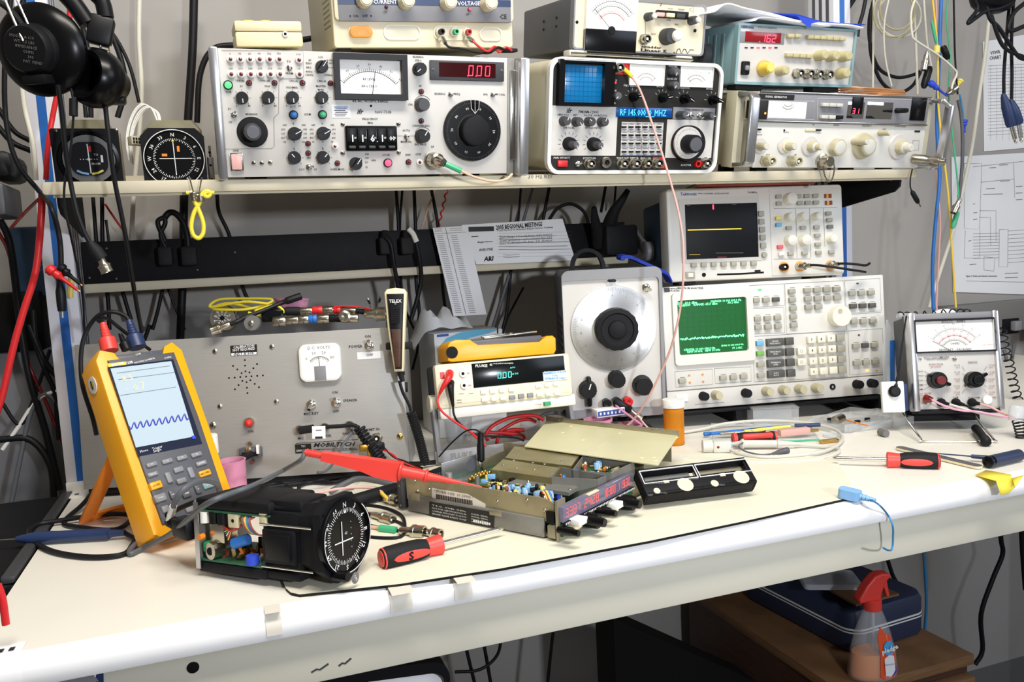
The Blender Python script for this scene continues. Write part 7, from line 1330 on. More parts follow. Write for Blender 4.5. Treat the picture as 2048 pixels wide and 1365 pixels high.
A=Z(1464,879,.013);B_=Z(1552,874,.013);M=along(A,B_);t=loc('screwdriver','stubby red and black screwdriver grip lying in the parts tray','screwdriver',M);L=(B_-A).length;b=MB();seg(b,[(0,.004),(L*.02,.0092),(L*.10,.0088),(L*.3,.0098),(L*.85,.0078),(L*.88,.009),(L,.0088)],'rubber',20);obj('handle',b,t);b=MB();b.box(L*.20,L*.9,-.0104,-.004,.000,.0088,'redp',.003);seg(b,[(0,.0042),(L*.02,.0095),(L*.10,.0092)],'redp',20);seg(b,[(L*.86,.0085),(L,.0091),(L*1.01,.006)],'redp',20);obj('red_grip',b,t)
a=Z(1558,868,.010);c=Z(1617,862,.010);b=MB();b.box(0,(c-a).length,-.006,.006,-.004,.006,'pinkcord',.001,M=along(a,c));single('eraser_block',b,'dusty red block lying at the back of the parts tray','block')
c=Z(1662,872,.002);b=MB();b.lathe([(.012,0),(.012,.003),(0,.003)],'poly',c,(0,0,1),20);single('plastic_disc',b,'frosted round plastic disc at the right of the parts tray','disc')
a=Z(1640,885,.0025);c=Z(1676,881,.0025);b=MB();b.box(0,(c-a).length,-.004,.004,-.002,.003,'brass',.001,M=along(a,c));single('small_part',b,'small brass strip under the loop of the probe cable','part')
a=Z(1760,864,.006);c=Z(1773,868,.006);b=MB();b.cyl(a,c,.0055,'greyd',14);single('rubber_stopper',b,'small dark grey stopper between the organizer and the voltmeter','stopper')
b=MB();pts=[(1776,640),(1782,655),(1792,700),(1798,770),(1795,790),(1778,795),(1770,760),(1768,700)];P=[ony(*p,.34)for p in pts];n=V((0,.004,0));b.raw([p for p in P]+[p+n for p in P],[tuple(range(8)),tuple(range(15,7,-1))]+[(i,i+8,(i+1)%8+8,(i+1)%8)for i in range(8)],'poly');single('plastic_bag',b,'clear plastic bag standing between the spectrum analyzer and the voltmeter','bag')
b=MB();b.box(-.005,.005,.001,.003,0,.075,'blue',.001,M=Matrix.Translation(ony(1787,770,.335)));single('blue_sleeve',b,'blue strip inside the clear bag beside the spectrum analyzer','strip')
# ---- voltmeter leads, hung speaker microphone and coiled cord
qv=lambda X,Y:(1700+X/3.4125,560+Y/3.4125)
def onvm(pts):return[onp(*qv(p[0],p[1]),vm.O-vm.ey*p[2],vm.ey)for p in pts]
for lab,m,pts,r0,mp in(('pink lead with a maroon plug at the left socket of the needle voltmeter','pink',[(520,815,.014),(560,820,.022),(620,850,.026),(700,880,.03),(780,895,.03),(860,900,.035),(1000,925,.04),(1130,945,.05)],.0075,'maroon'),('white lead at the second socket of the needle voltmeter','palecord',[(618,838,.010),(680,850,.02),(760,875,.024),(860,905,.03),(980,930,.036),(1130,955,.05)],.004,'blackm'),('black lead at the middle socket of the needle voltmeter','cord',[(718,838,.010),(780,855,.022),(860,890,.028),(980,925,.034),(1130,950,.05)],.0045,'blackm'),('pink lead with a black plug at the right socket of the needle voltmeter','salmon',[(828,838,.010),(890,848,.02),(960,870,.026),(1030,905,.032),(1110,938,.05)],.0045,'blackm')):
 P=onvm(pts);s=smooth(P,5);b=MB();b.tube(s,.0017,m);o=single('test_lead',b,lab,'test lead','leads of the needle voltmeter');b=MB();ns=6;b.tube(s[:ns],r0,mp,12,[r0*(1-.10*i)for i in range(ns)]);obj('plug_boot',b,o)
P=onvm([(1130,905,.05)]);c=P[0];b=MB();b.lathe([(.010,0),(.0105,.004),(.0105,.018),(.008,.022)],'poly',c-V((0,0,.012)),(.2,0,1),18);single('lead_clamp',b,'white plastic clamp gathering the voltmeter leads at the frame edge','clamp')
b=MB();P=[ony(*qv(X,Y),.13)for X,Y in((1150,960),(1165,1010),(1175,1060),(1180,1120),(1185,1155))];b.tube(helix(P,.0085,.001,9,10),.0011,'cord',6);single('coiled_cord',b,'black coiled cord hanging below the white clamp at the frame edge','cord')
b=MB();P=[ony(*qv(X,Y),.34)for X,Y in((1035,320),(1045,400),(1065,500),(1090,580),(1105,660),(1130,760),(1165,870))];b.tube(helix(P,.0075,.001,13,10),.0012,'cord',6);single('coiled_cord',b,'black coiled cord hanging down the right side of the needle voltmeter','cord')
ht=vm.L(*qv(420,235))[1]
b=MB();P=[vm.M@V((x,.05+.01*math.sin(x*60),ht+.005))for x in[.004+i*.008 for i in range(15)]];b.tube(helix(P,.0050,.001,9,9),.0010,'cord',6);single('coiled_cord',b,'loose black coil lying along the top of the needle voltmeter','cord')
M=vm.M.copy();M.translation=vm.M@V((.075,.06,ht+.001));b=MB();b.sph((0,0,.004),.018,'paper',16,(1,.7,.45),M=M);single('white_pad',b,'rounded white pad on top of the needle voltmeter','pad');b=MB();M.translation=vm.M@V((.006,.06,ht+.001));b.box(0,.028,0,.02,0,.008,'poly',.002,M=M);single('plastic_clip',b,'clear plastic clip on the left of the voltmeter top','clip')
# small white and blue speaker hung on a black wire
A=onvm([(300,780,.0)])[0];O0=vm.M@V((-.030,-.006,0));M=vm.M.copy();c=onp(*qv(310,800),O0,vm.ey);M.translation=c-vm.ex*.0;t=loc('speaker_mic','white and blue box hanging by a black wire from the voltmeter, beside its left edge','microphone',M)
b=MB();b.box(-.021,.012,-.006,.004,-.024,.024,'white',.002);obj('front_shell',b,t);b=MB();b.box(-.014,.020,.004,.022,-.022,.020,'navy',.002);obj('back_shell',b,t);b=MB();b.lathe([(.008,0),(.009,.006),(.006,.010)],'black',(-.004,-.006,.008),(0,-1,.1),16);obj('round_boot',b,t)
P=[M.inverted()@p for p in onvm([(310,740,.012),(318,690,.010),(340,560,.012),(362,400,.012),(378,290,.01),(385,250,.002)])];b=MB();s=smooth(P,5);b.tube(s,.0014,'black',7,[.004-.0004*i if i<7 else .0013 for i in range(len(s))]);obj('wire',b,t)
a=Z(1951,857,.010);c=Z(1972,884,.008);M=along(a,c);t=loc('probe_adapter','black cylindrical probe adapter lying inside the voltmeter bail','adapter',M);L=(c-a).length;b=MB();seg(b,[(0,.006),(L*.2,.0068),(L*.8,.0065),(L*.82,.0075),(L,.0072),(L*1.02,.004)],'black');obj('barrel',b,t);b=MB();seg(b,[(-.014,.001),(-.004,.002),(0,.003)],'black',8);obj('pin',b,t)
# ---- nail files, hooked tool, tape, blue clip
def board(label,a,c,w_):
 a,c=Z(*a,.0012),Z(*c,.0012);M=along(a,c);L=(c-a).length;t=loc('nail_file',label,'file',M,'emery boards by the screwdriver');b=MB();b.prism(rrect(0,L,-w_,w_,w_*.8),0,.003,'bone','z');obj('core',b,t);b=MB();b.prism(rrect(.0004,L-.0004,-w_+.0004,w_-.0004,w_*.78),.003,.0036,'slate','z');obj('abrasive_face',b,t)
board('dark grey emery board lying under the right-hand screwdriver',(1795,898),(1962,938),.0065)
A=Z(1842,905,.008);B_=Z(1976,916,.007);M=along(A,B_);t=loc('pick_tool','thin black pick leaning on the emery board by the needle voltmeter','tool',M);L=(B_-A).length;b=MB();seg(b,[(0,.0008),(L*.75,.0010),(L*.76,.0026),(L,.0030)],'navy',10);obj('shaft',b,t)
A=Z(1975,925,.0085);B_=Z(2040,910,.0085);M=along(A,B_);t=loc('tool_handle','steel blue cylindrical tool handle at the far right of the bench','tool',M);L=(B_-A).length;b=MB();seg(b,[(0,.004),(.002,.0078),(L*.97,.0078),(L,.005)],'bluecase',20);obj('grip',b,t);b=MB();seg(b,[(-.003,.003),(0,.0076),(.006,.0080),(.008,.0078)],'blackg',20);obj('end_cap',b,t)
b=MB();P=[Z(*p,.0012)for p in((1950,951),(1972,941),(2020,948),(2022,956))];e0=[onp(px,py,V((0,-.006,0)),V((0,1,.35)))for px,py in((1995,972),(2002,990),(2020,988),(2030,972))]
vs=[Z(1951,951,.002),Z(1972,941,.002),Z(2022,950,.003),Z(2024,957,.003),Z(1990,962,.004)];b.flat(vs,'yeltape');b.flat([Z(1992,962,.004),Z(2024,957,.003),Z(2030,975,-.004),Z(2016,989,-.012),Z(2001,990,-.012)],'yeltape');b.flat([Z(2024,957,.003),Z(2047,951,.006),Z(2030,975,-.002)],'yeltape');o=single('tape_strip',b,'crumpled strip of yellow tape on the right end of the bench edge','tape');m_=o.modifiers.new('thickness','SOLIDIFY');m_.thickness=.0006;m_.offset=0
for i,(px,top_y,bot_y,wpx,lab)in enumerate(((546,1223,1278,26,'faded tape patch on the bench edge, left one below the course indicator'),(807,1185,1225,40,'faded tape patch on the bench edge, middle one'),(934,1162,1210,34,'faded tape patch on the bench edge, right one near the mat'))):
 a=Z(px,top_y+4,.0006);x0=a.x;wm=wpx*.00052;y1=min(a.y,.026);prof=[(y1,BENCH+.0007),(.012,BENCH+.0007)]+[(.012-.0168*math.sin(t),BENCH-.016+.0168*math.cos(t))for t in[math.pi/12*j for j in range(1,7)]]+[(-.0046,BENCH-.021)]
 b=MB();vs=[(x,p[0],p[1])for x in(x0-wm/2,x0+wm/2)for p in prof];n=len(prof);b.raw(vs,[(j,j+1,n+j+1,n+j)for j in range(n-1)],'skin_tape');o=single('tape_patch',b,lab,'tape','tape patches on the bench edge')
x1=Z(50,1292,0).x;prof=[(.03,BENCH+.0007),(.012,BENCH+.0007)]+[(.012-.0168*math.sin(t),BENCH-.016+.0168*math.cos(t))for t in[math.pi/12*j for j in range(1,7)]]+[(-.0046,BENCH-.021),(-.002,BENCH-.027)]
b=MB();n=len(prof);vs=[(x,p[0],p[1])for x in(x1-.09,x1)for p in prof];b.raw(vs,[(j,j+1,n+j+1,n+j)for j in range(n-1)],'paper')
for i in range(9):
 x=x1-.006-i*.008;pj=[(.020,BENCH+.0010),(.014,BENCH+.0010)]if i<3 else[prof[4],prof[7]]
 b.flat([(x,pj[0][0]-.0006,pj[0][1]+.0006),(x-.004,pj[0][0]-.0006,pj[0][1]+.0006),(x-.0045,pj[1][0]-.0006,pj[1][1]+.0004),(x-.0005,pj[1][0]-.0006,pj[1][1]+.0004)],'ink')
single('paper_label',b,'printed paper strip wrapped over the front left corner of the bench','label')
a=Z(1678,984,.009);c=Z(1728,996,.006);M=along(a,c)@Matrix.Scale(.82,4);t=loc('wrist_strap_cord','pale blue snap cord hanging over the bench edge to the spray bottle','cord',M);b=MB();b.prism(rrect(0,.030,-.010,.010,.007),-.006,.007,'bluel','z');obj('snap',b,t);b=MB()
for i in range(4):seg(b,[(.028+i*.005,.0055-i*.0006),(.0315+i*.005,.0050-i*.0006)],'bluel',12)
seg(b,[(.028,.0036),(.05,.003)],'bluel',10);obj('strain_relief',b,t)
P=[M.inverted()@p for p in(M@V((.046,0,0)),Z(1745,1002,.006),Z(1760,1012,.006),ony(1775,1030,-.008),ony(1785,1050,-.014),ony(1786,1075,-.012),ony(1784,1098,-.012),ony(1776,1101,-.02),ony(1766,1096,-.03))];b=MB();b.tube(smooth(P,6),.0014,'bluecord',7);obj('cord',b,t)
# ============================================================= on the shelf and hanging things
z1=lambda X,Y:(X/3.593,Y/3.593)
z2=lambda X,Y:(X/4.014,340+Y/4.014)
q6=lambda X,Y:(1400+X/3.592,Y/3.592)
q7=lambda X,Y:(1700+X/2.2759,Y/2.2759)
def shelfstand(name,label,cat,px0,px1,off,group=None):
 x0=shelf.L(px0,345,-off)[0];x1=shelf.L(px1,345,-off)[0]
 return Thing(name,label,cat,shelf.M@V((x0,off,-.0150)),shelf.ex,ez=shelf.ez,group=group),x1-x0
T,w=shelfstand('course_indicator','black aircraft course indicator with a TO and FROM window, left one on the shelf','instrument',109,245,.03)
h=T.L(108,257)[1];b=MB();b.prism([(0,0),(w,0),(w,h-.002),(w-.002,h),(.002,h),(0,h-.002)],0,.006,'navy' if 0 else 'blackm');b.box(.006,w-.006,.006,.10,.002,h-.006,'case',.002);b.prism([(.012,h-.006),(w-.012,h-.006),(w-.022,h+.010),(.022,h+.010)],.02,.10,'chassisg');T.part('case',b)
x,z=T.L(180,318);k=T.sv(180,318);b=MB();b.lathe([(56*k,-.001),(56*k,.008),(50*k,.009),(47*k,.004),(0,.004)],'blackg',(x,0,z),n=40);b.lathe([(48*k,.0085),(40*k,.0088)],'greyd',(x,0,z),n=40);b.prism(rrect(x-34*k,x+34*k,z-32*k,z+34*k,22*k,6),-.0105,-.004,'blackm');T.part('dial',b)
b=MB();b.strip([(x,z+30*k),(x+1*k,z-28*k)],2*k,'inkw',-.0108);b.box(x+1.5*k,x+6*k,-.0109,-.0105,z+15*k,z+26*k,'red')
for d in(-15,-10,-5,5,10,15):b.lathe([(k,0),(0,.0003)],'inkw',(x+d*k,-.0106,z),n=6)
b.lathe([(3*k,0),(0,.0004)],'inkw',(x,-.0106,z),n=10);b.text('TO',x+14*k,z+9*k,6*k,'inkw',-.0108);b.text('FROM',x+12*k,z-9*k,6*k,'inkw',-.0108);b.box(x+22*k,x+26*k,-.0109,-.0105,z-6*k,z+8*k,'inkw')
for s,m in((-1,'bluel'),(1,'keyyel')):b.strip([(x+s*24*k,z-22*k),(x+s*14*k,z-27*k),(x+s*3*k,z-29*k)],4*k,m,-.0108)
T.part('dial_markings',b)
for px,py in((112,261),(232,260)):T.screw(px,py,3)
T,w=shelfstand('compass_indicator','black square aircraft compass indicator with orange flags, beside the silver test set','instrument',287,414,.03)
h=T.L(300,256)[1];b=MB();c_=.010;b.prism([(0,0),(w,0),(w,h-c_),(w-c_,h),(c_,h),(0,h-c_)],0,.008,'blackm');b.prism([(.003,.002),(w-.003,.002),(w-.003,h-c_+.006),(w-c_-.004,h+.009),(c_+.004,h+.009),(.003,h-c_+.006)],.02,.12,'chassisg');T.part('case',b)
x,z=T.L(349,317);k=T.sv(349,317);b=MB();b.lathe([(58*k,0),(58*k,.003),(55*k,.0036),(53*k,.002),(0,.002)],'blackg',(x,0,z),n=48);b.strip([(x+57*k*math.sin(i*math.pi/30),z+57*k*math.cos(i*math.pi/30))for i in range(61)],1.6*k,'inkw',-.0038);dl=T.part('compass_dial',b);b=MB()
for i in range(72):a=i*math.pi/36;l=3 if i%2 else 5;b.strip([(x+40*k*math.sin(a),z+40*k*math.cos(a)),(x+(40-l)*k*math.sin(a),z+(40-l)*k*math.cos(a))],k,'inkw',-.0024)
for i,s in enumerate(('N','3','6','E','12','15','S','21','24','W','30','33')):a=i*math.pi/6;b.text(s,x+47*k*math.sin(a),z+47*k*math.cos(a),9.5*k,'inkw',-.0024,math.degrees(a),.01)
b.strip([(x-28*k,z),(x+34*k,z)],1.6*k,'inkw',-.0026);b.strip([(x,z+33*k),(x+1*k,z-33*k)],1.6*k,'inkw',-.0026);b.flat([(x-3*k,-.0027,z+34*k),(x+3*k,-.0027,z+34*k),(x,-.0027,z+39*k)],'yeltape')
for dx,dz,ww,hh in((-18,7,10,5),(9,19,5,11)):b.box(x+(dx-ww/2)*k,x+(dx+ww/2)*k,-.0028,-.002,z+(dz-hh/2)*k,z+(dz+hh/2)*k,'orange')
T.part('dial_markings',b,None,None,dl)
t=loc('wire_harness','looped bundle of white wires with a tan connector between the two indicators','harness',Matrix.Translation(shelf.M@V((shelf.L(270,345,-.09)[0],.09,-.0145))))
Mi=Matrix.Translation(-t.location)
Y_=(shelf.M@V((0,.09,.03))).y
for i in range(20):
 o_=RN.uniform(-9,9);P=[Mi@ony(a+o_*f_,c+o_*.6,Y_+.002*(i%5))for a,c,f_ in((262,325,.6),(258,290,.8),(262,255,.8),(275,225,.9),(292,212,1),(310,222,1),(318,245,.6))]
 b=MB();b.tube(smooth(P,4),.0007,'white',5);obj('wire',b,t)
a=Mi@ony(263,281,Y_-.03);M=Matrix.Translation(a)@Matrix.Rotation(.5,4,'Z');b=MB();b.box(0,.016,0,.012,-.005,.006,'case',.001,M=M)
for i in range(4):b.box(.002+i*.0034,.004+i*.0034,-.0004,0,-.003,.000,'dark',0,M=M);b.box(.002+i*.0034,.004+i*.0034,-.0004,0,.001,.004,'dark',0,M=M)
obj('connector',b,t)
T,w=shelfstand('metal_bracket','small bare aluminium bracket standing between compass indicator and test set','bracket',416,429,.05);b=MB();b.box(0,w,0,.012,0,.040,'alu',.001);b.box(.003,w-.002,0,.006,.040,.055,'alu',.001)
for zz in(.012,.03,.046):b.lathe([(.0016,0),(0,.0002)],'dark',(w*.5,-.0001,zz),n=8)
T.part('bracket_body',b)
# test set radio lead and the power supply leads
o0=nav.M@V((nav.L(*q2(850,1185))[0],-.02,nav.L(*q2(850,1185))[1]));on_=lambda px,py,f:onp(px,py,nav.O-nav.ey*f,nav.ey)
P=[on_(*q2(905,1200),.036),on_(*q2(960,1225),.040),on_(*q2(1040,1262),.042),on_(*q2(1150,1310),.040),on_(*q2(1280,1338),.036),on_(*q2(1370,1325),.030),on_(*q2(1418,1285),.024)];b=MB();b.tube(smooth(P,6),.0017,'peach');o=single('coax_cable',b,'peach coax cable with a green sleeve plugged into the silver test set','cable');b=MB();b.tube(smooth(P,6)[3:13],.0036,'greenc',8);obj('green_sleeve',b,o);p0=on_(*q2(838,1180),.010);b=MB();b.lathe([(.010,0),(.010,.012),(.0075,.014),(.0070,.022),(.005,.030)],'nickel',p0,P[0]-p0,18);obj('plug',b,o);b=MB();b.tube([p0.lerp(P[0],.75),P[0].lerp(P[1],.6)],.005,'rubber',10,[.006,.003]);obj('boot',b,o)
for m,lab,pts in(('cord','black lead from the power supply twisting away to the right',[(905,285,.02),(925,320,.026),(960,350,.03),(1050,360,.03),(1150,385,.03),(1250,390,.028),(1310,350,.026),(1370,372,.024),(1410,378,.018)]),('redc','red lead from the power supply twisting away to the right',[(1100,280,.02),(1130,305,.026),(1180,350,.03),(1240,378,.032),(1290,345,.026),(1320,385,.024),(1370,350,.022),(1415,375,.020)])):
 P=[onp(*q2(X,Y),ps.O-ps.ey*f,ps.ey)for X,Y,f in pts];b=MB();b.tube(smooth(P,6),.0016,m);o=single('power_lead',b,lab,'lead','power supply leads');b=MB();b.tube([P[0]+ps.ey*.012,P[0],P[1]],.003,'chrome',8);obj('spade_lug',b,o)
 # papers on the function generator
def sheet(name,label,prof,d,m,th=.0006,group=None,tf=fg,y0=-.012):
 b=MB();P=[tf.L(*q6(*p),-y0)for p in prof];P=[(p.x,p.z)for p in smooth([V((x,0,z))for x,z in P],5)];n=len(P);vs=[(x,y,z)for y in(y0,y0+d)for x,z in P];b.raw(vs,[(i,i+1,n+i+1,n+i)for i in range(n-1)],m);b.v=[tuple(tf.M@V(v))for v in b.v];o=single(name,b,label,'paper',group);s=o.modifiers.new('thickness','SOLIDIFY');s.thickness=th;s.offset=1;return o
sheet('paper_sheets','curling white papers lying on the function generator',((38,100),(110,86),(195,34),(330,68),(520,108),(720,160),(940,178),(1080,188),(1175,208)),.17,'paper',.0025)
sheet('paper_sheet','folded white leaf bulging under the papers on the function generator',((400,150),(440,128),(560,138),(760,170),(940,190)),.12,'paper',.0012,None,fg,-.016)
sheet('blue_sheet','bright blue folded sheet between the papers on the function generator',((500,94),(620,100),(700,106),(850,150),(945,164),(1190,178)),.15,'royal',.0008,None,fg,-.010)
b=MB();P=[fg.L(*q6(*p),.018)for p in((696,112),(860,158),(800,168),(790,202),(740,165))];b.prism(P,-.0186,-.018,'royal');b.v=[tuple(fg.M@V(v))for v in b.v];single('paper_tab',b,'blue folded corner hanging down over the function generator front','paper')
b=MB();c0=[sg.L(*q6(1250,655),-.06)];
for i in range(5):
 P=[sg.M@V((c0[0][0]+(.052+.004*i)*math.cos(a)-.004*i,.06+.045*math.sin(a),sg.L(*q6(395,655))[1]+.0045+.0022*i+.004*math.cos(a+i)*.5))for a in[math.pi*j/12 for j in range(25)]];b.tube(P,.0013,'copper',6)
single('cable_coil',b,'flat coil of copper coloured cable on top of the signal generator','cable')
b=MB();P=[ony(*q6(X,Y),.35)for X,Y in((1525,1215),(1512,1280),(1510,1330))]+[ony(*q7(*p),.35)for p in((277,860),(285,880))];b.tube(smooth(P,5),.0011,'cord');o=single('clip_lead',b,'black clip lead dangling from the right end of the shelf','lead');a,c=ony(*q7(280,868),.35),ony(*q7(318,938),.35);b=MB();d=c-a;b.lathe([(.0016,0),(.004,d.length*.15),(.0042,d.length*.6),(.003,d.length*.8)],'black',a,d,12);obj('boot',b,o);b=MB();b.cyl(a+d*.8,a+d*1.05,.0016,'nickel',8);obj('jaw',b,o)
# yellow bungee loop hooked on the lip
y_=SY-.010;b=MB();P=[ony(*z2(*p),y_)for p in((1545,225),(1590,310),(1630,420),(1632,500),(1610,540),(1585,548),(1550,520),(1535,450),(1555,350),(1600,270),(1612,235))];b.tube(smooth(P,6),.0026,'yelcord',9);o=single('bungee_loop',b,'yellow bungee cord loop hooked on the shelf lip','cord')
b=MB();P=[ony(*z2(*p),y_-.002)for p in((1612,215),(1630,185),(1665,170),(1690,190),(1670,215),(1640,205),(1660,180),(1720,185))];b.tube(smooth(P,5),.0024,'yelcord',8);obj('knot',b,o);b=MB();b.tube([ony(*z2(1495,185),y_),ony(*z2(1545,180),y_)],.0022,'yelcord',8);obj('cord_end',b,o)
for a,c in(((1550,175),(1558,245)),((1605,200),(1612,250))):b=MB();A,C2=ony(*z2(*a),y_),ony(*z2(*c),y_);b.tube(helix([A,A.lerp(C2,.5),C2],.0038,.001,6,10),.0011,'nickel',6);obj('coil_clamp',b,o)
for a,c in(((1552,180),(1520,60)),((1595,195),(1620,60))):b=MB();b.tube([ony(*z2(*a),y_),ony(*z2(*c),y_)],.0009,'nickel',6);obj('wire_hook',b,o)
# papers on the outlet strip
def onst(px,py,f):return onp(px,py,st.O-st.ey*f,st.ey)
qs=lambda X,Y:(760+X/3.657,360+Y/3.657)
def wallpaper(name,label,cat,P4,write,m='paper',th=.0005):
 a,bb,c,d=[V(p)for p in P4];T=Thing(name,label,cat,d,c-d,ez=(a-d)-(c-d)*((a-d).dot(c-d)/(c-d).length_squared));b=MB();pl=[T.I@p for p in(d,c,bb,a)];b.prism([(p.x,p.z)for p in pl],0,th,m);T.part('sheet',b);write(T);T.done('printing');return T
def w1(T):
 T.pr.text('2005 REGIONAL MEETINGS',*T.L(*qs(1020,335),.001),.011,'ink',-.0006,-3,.03,0,.088);T.txt('Your Partner in Avionics Repair Station Training',*qs(1062,358),3.6,'ink',-2,.0006,.01,0,112);x0,z0=T.L(*qs(648,380));x1,z1=T.L(*qs(832,340));T.pr.box(x0,x1,-.0006,0,z0,z1,'labelk')
 T.txt('AVIDYNE',*qs(775,510),5,'ink',-2,.0006,.02);T.txt('ARI',*qs(795,576),9,'ink',-2,.0006,.04,.2);T.txt('Meggitt Avionics',*qs(770,452),3.4,'ink',-2);T.line([qs(668,416),qs(720,413)],1.6)
 for i,(Y,x1)in enumerate(((412,1290),(432,1260),(455,1380),(488,1370),(510,1395),(548,1020),(565,1020))):T.line([qs(870+(i>4)*30,Y),qs((870+x1)/2,Y+3),qs(x1,Y-4)],.9,'inkg')
 for i,s in enumerate(('Serv Amps 1.5 x 14 New, trim meters','Test antenna replacement for 229','Set indicators for 10 Amps')):T.txt(s,*qs(1070,410+i*22),4,'inkg',-2,wpx=105)
 for i in range(8):T.line([qs(860,392+i*24),qs(1400,380+i*25)],.35,'inkg')
wallpaper('meeting_flyer','printed meeting flyer with handwriting clipped to the outlet strip','paper',(onst(*qs(598,330),.012),onst(*qs(1335,285),.012),onst(*qs(1430,590),.012),onst(*qs(705,620),.012)),w1)
def w2f(T):
 for i in range(42):
  f=i/42;X,Y=415+140*f,410+575*f
  for dx in(22,125):T.line([qs(X+dx-22,Y),qs(X+dx+24,Y-2)],1.0,'inkg')
 T.line([qs(478,350),qs(628,985)],.8);T.line([qs(395,395),qs(630,382)],.6)
 for Y in(360,375):T.line([qs(400,Y),qs(455,Y-2)],.9,'inkg');T.line([qs(510,Y-6),qs(600,Y-8)],.9,'inkg')
wallpaper('number_list','long narrow list of printed numbers hanging over the outlet strip','paper',(onst(*qs(385,352),.016),onst(*qs(635,336),.016),onst(*qs(780,985),.022),onst(*qs(538,998),.022)),w2f)
# cords behind the strip and between the shelves
G='black cords behind the outlet strip'
def back(label,pts,r=.0034,m='cord',y=.745,g=G,name='cord'):wire(name,label,'cord',[ony(p[0],p[1],p[2]if len(p)>2 else y)for p in pts],r,m,g if m=='cord' else None,5)
back('thick flat black cord behind the yellow bungee, running from top to bench',[(388,-10),(385,100),(376,240),(368,400),(367,520),(362,640),(360,690)],.0068)
back('pale flat cord behind the left end of the shelf',[(279,-10),(278,80),(283,200),(268,380),(262,500)],.0038,'palecord')
for i,(pts,lab)in enumerate([([(204,395),(206,500),(216,600),(219,660)],'black cord nearest the left upright, behind the strip'),([(186,395),(194,500)],'short black cord right beside the left upright'),([(212,440),(220,500)],'thin black cord crossing the red one by the left upright'),([(434,385),(438,425),(460,475),(484,570),(496,600)],'black cord curving down just right of the bungee'),([(326,575),(316,620),(305,660)],'black cord below the strip, left of the pair under the left plugs'),([(335,575),(352,620),(370,660)],'black cord below the strip, right of the pair under the left plugs'),([(244,580),(262,640)],'thin black cord below the strip behind the headset cord'),([(792,375),(797,460),(798,560),(790,660),(802,700)],'black cord left of the trio above the right-hand plugs'),([(805,375),(800,460),(806,600),(835,680),(825,740)],'black cord in the middle of the trio above the right-hand plugs'),([(828,375),(831,460),(832,560),(838,640),(816,700),(808,760)],'black cord right of the trio above the right-hand plugs'),([(862,375),(876,455),(884,560),(893,640)],'black cord behind the number list'),([(1042,372),(1036,450)],'black cord above the flyer, left of the three'),([(1099,372),(1086,440)],'black cord above the flyer, right of the three'),([(1022,540),(1014,620),(1005,660)],'black cord left of the oscillator'),([(1047,575),(1018,630),(1005,668)],'black cord slanting down to the left from behind the oscillator'),([(1098,440,.72),(1116,416,.71),(1143,408,.70),(1168,424,.69),(1180,455,.68)],'black cord arching over the right end of the flyer'),([(1212,368),(1202,425)],'black cord above the dark plugs, left'),([(1232,368),(1228,418)],'black cord above the dark plugs, right'),([(300,650),(285,690)],'short black cord behind the blue plug')]):back(lab,pts,(.0032,.0030,.0022)[i%3])
back('grey cord beside the black ones above the flyer',[(1066,372),(1046,445)],.0028,'greycord');back('grey cord slanting behind the tissue',[(1018,550),(1000,610),(984,660)],.0034,'greycord');back('peach cord above the number list',[(874,372),(858,410),(843,458)],.0018,'peach');back('red cord crossing behind the left end of the strip',[(210,408),(230,438),(246,460)],.0018,'red')
b=MB();P=[ony(*p,.745)for p in((896,372),(886,415),(876,458))];b.tube(helix(P,.002,.001,5,8),.0016,'redc',6);single('twisted_pair',b,'red twisted cord above the number list','cord')
def onplug(pts,f=.016):return[onst(x,y,p[0]if p else f)for x,y,*p in pts]
for lab,pts,r in(('black cord looping up from the left plug of the strip',[(331,495),(324,480),(322,465),(330,448),(328,436),(316,442),(318,456),(325,470),(330,484)],.0036),('thick black cord arching between the left pair of plugs',[(326,440,.01),(338,426,.01),(352,428,.012),(366,445,.014),(374,470,.016),(376,492,.016)],.0048),('black cord hanging in front of the strip from the right-hand pair, left',[(770,474,.02),(782,490,.022),(788,530,.02),(797,578,.012),(800,620,.01)],.0036),('black cord with a white wrap hanging from the right-hand pair, right',[(818,458,.02),(830,478,.022),(839,520,.02),(842,560,.012),(834,600,.01),(822,640,.01)],.0038)):wire('cord',lab,'cord',onplug(pts),r,'cord','plug cords in front of the strip')
b=MB();b.tube(smooth(onplug([(817,458,.021),(826,468,.023),(833,484,.023)]),4),.0046,'white',8);single('tape_wrap',b,'white wrap on the cord of the rightmost power plug','wrap')
for lab,pts in(('black power plug with a thick cord at the right end of the strip, upper',[(1256,380),(1243,402),(1230,420),(1222,440),(1216,462)]),('black power plug at the right end of the strip, lower',[(1188,415),(1190,440),(1196,465),(1200,490)])):
 P=[ony(x,y,.60+.012*i)for i,(x,y)in enumerate(pts)];b=MB();s=smooth(P,4);b.tube(s,.008,'rubber',10,[.0045+.0105*i/(len(s)-1)for i in range(len(s))]);single('power_plug',b,lab,'plug','dark plugs at the right end of the strip')
b=MB();a=ony(1216,480,.655);b.box(a.x-.03,a.x+.035,.60,.648,a.z-.03,a.z+.025,'blackm',.006);single('power_adapter',b,'black block adapter at the right end of the outlet strip','adapter')
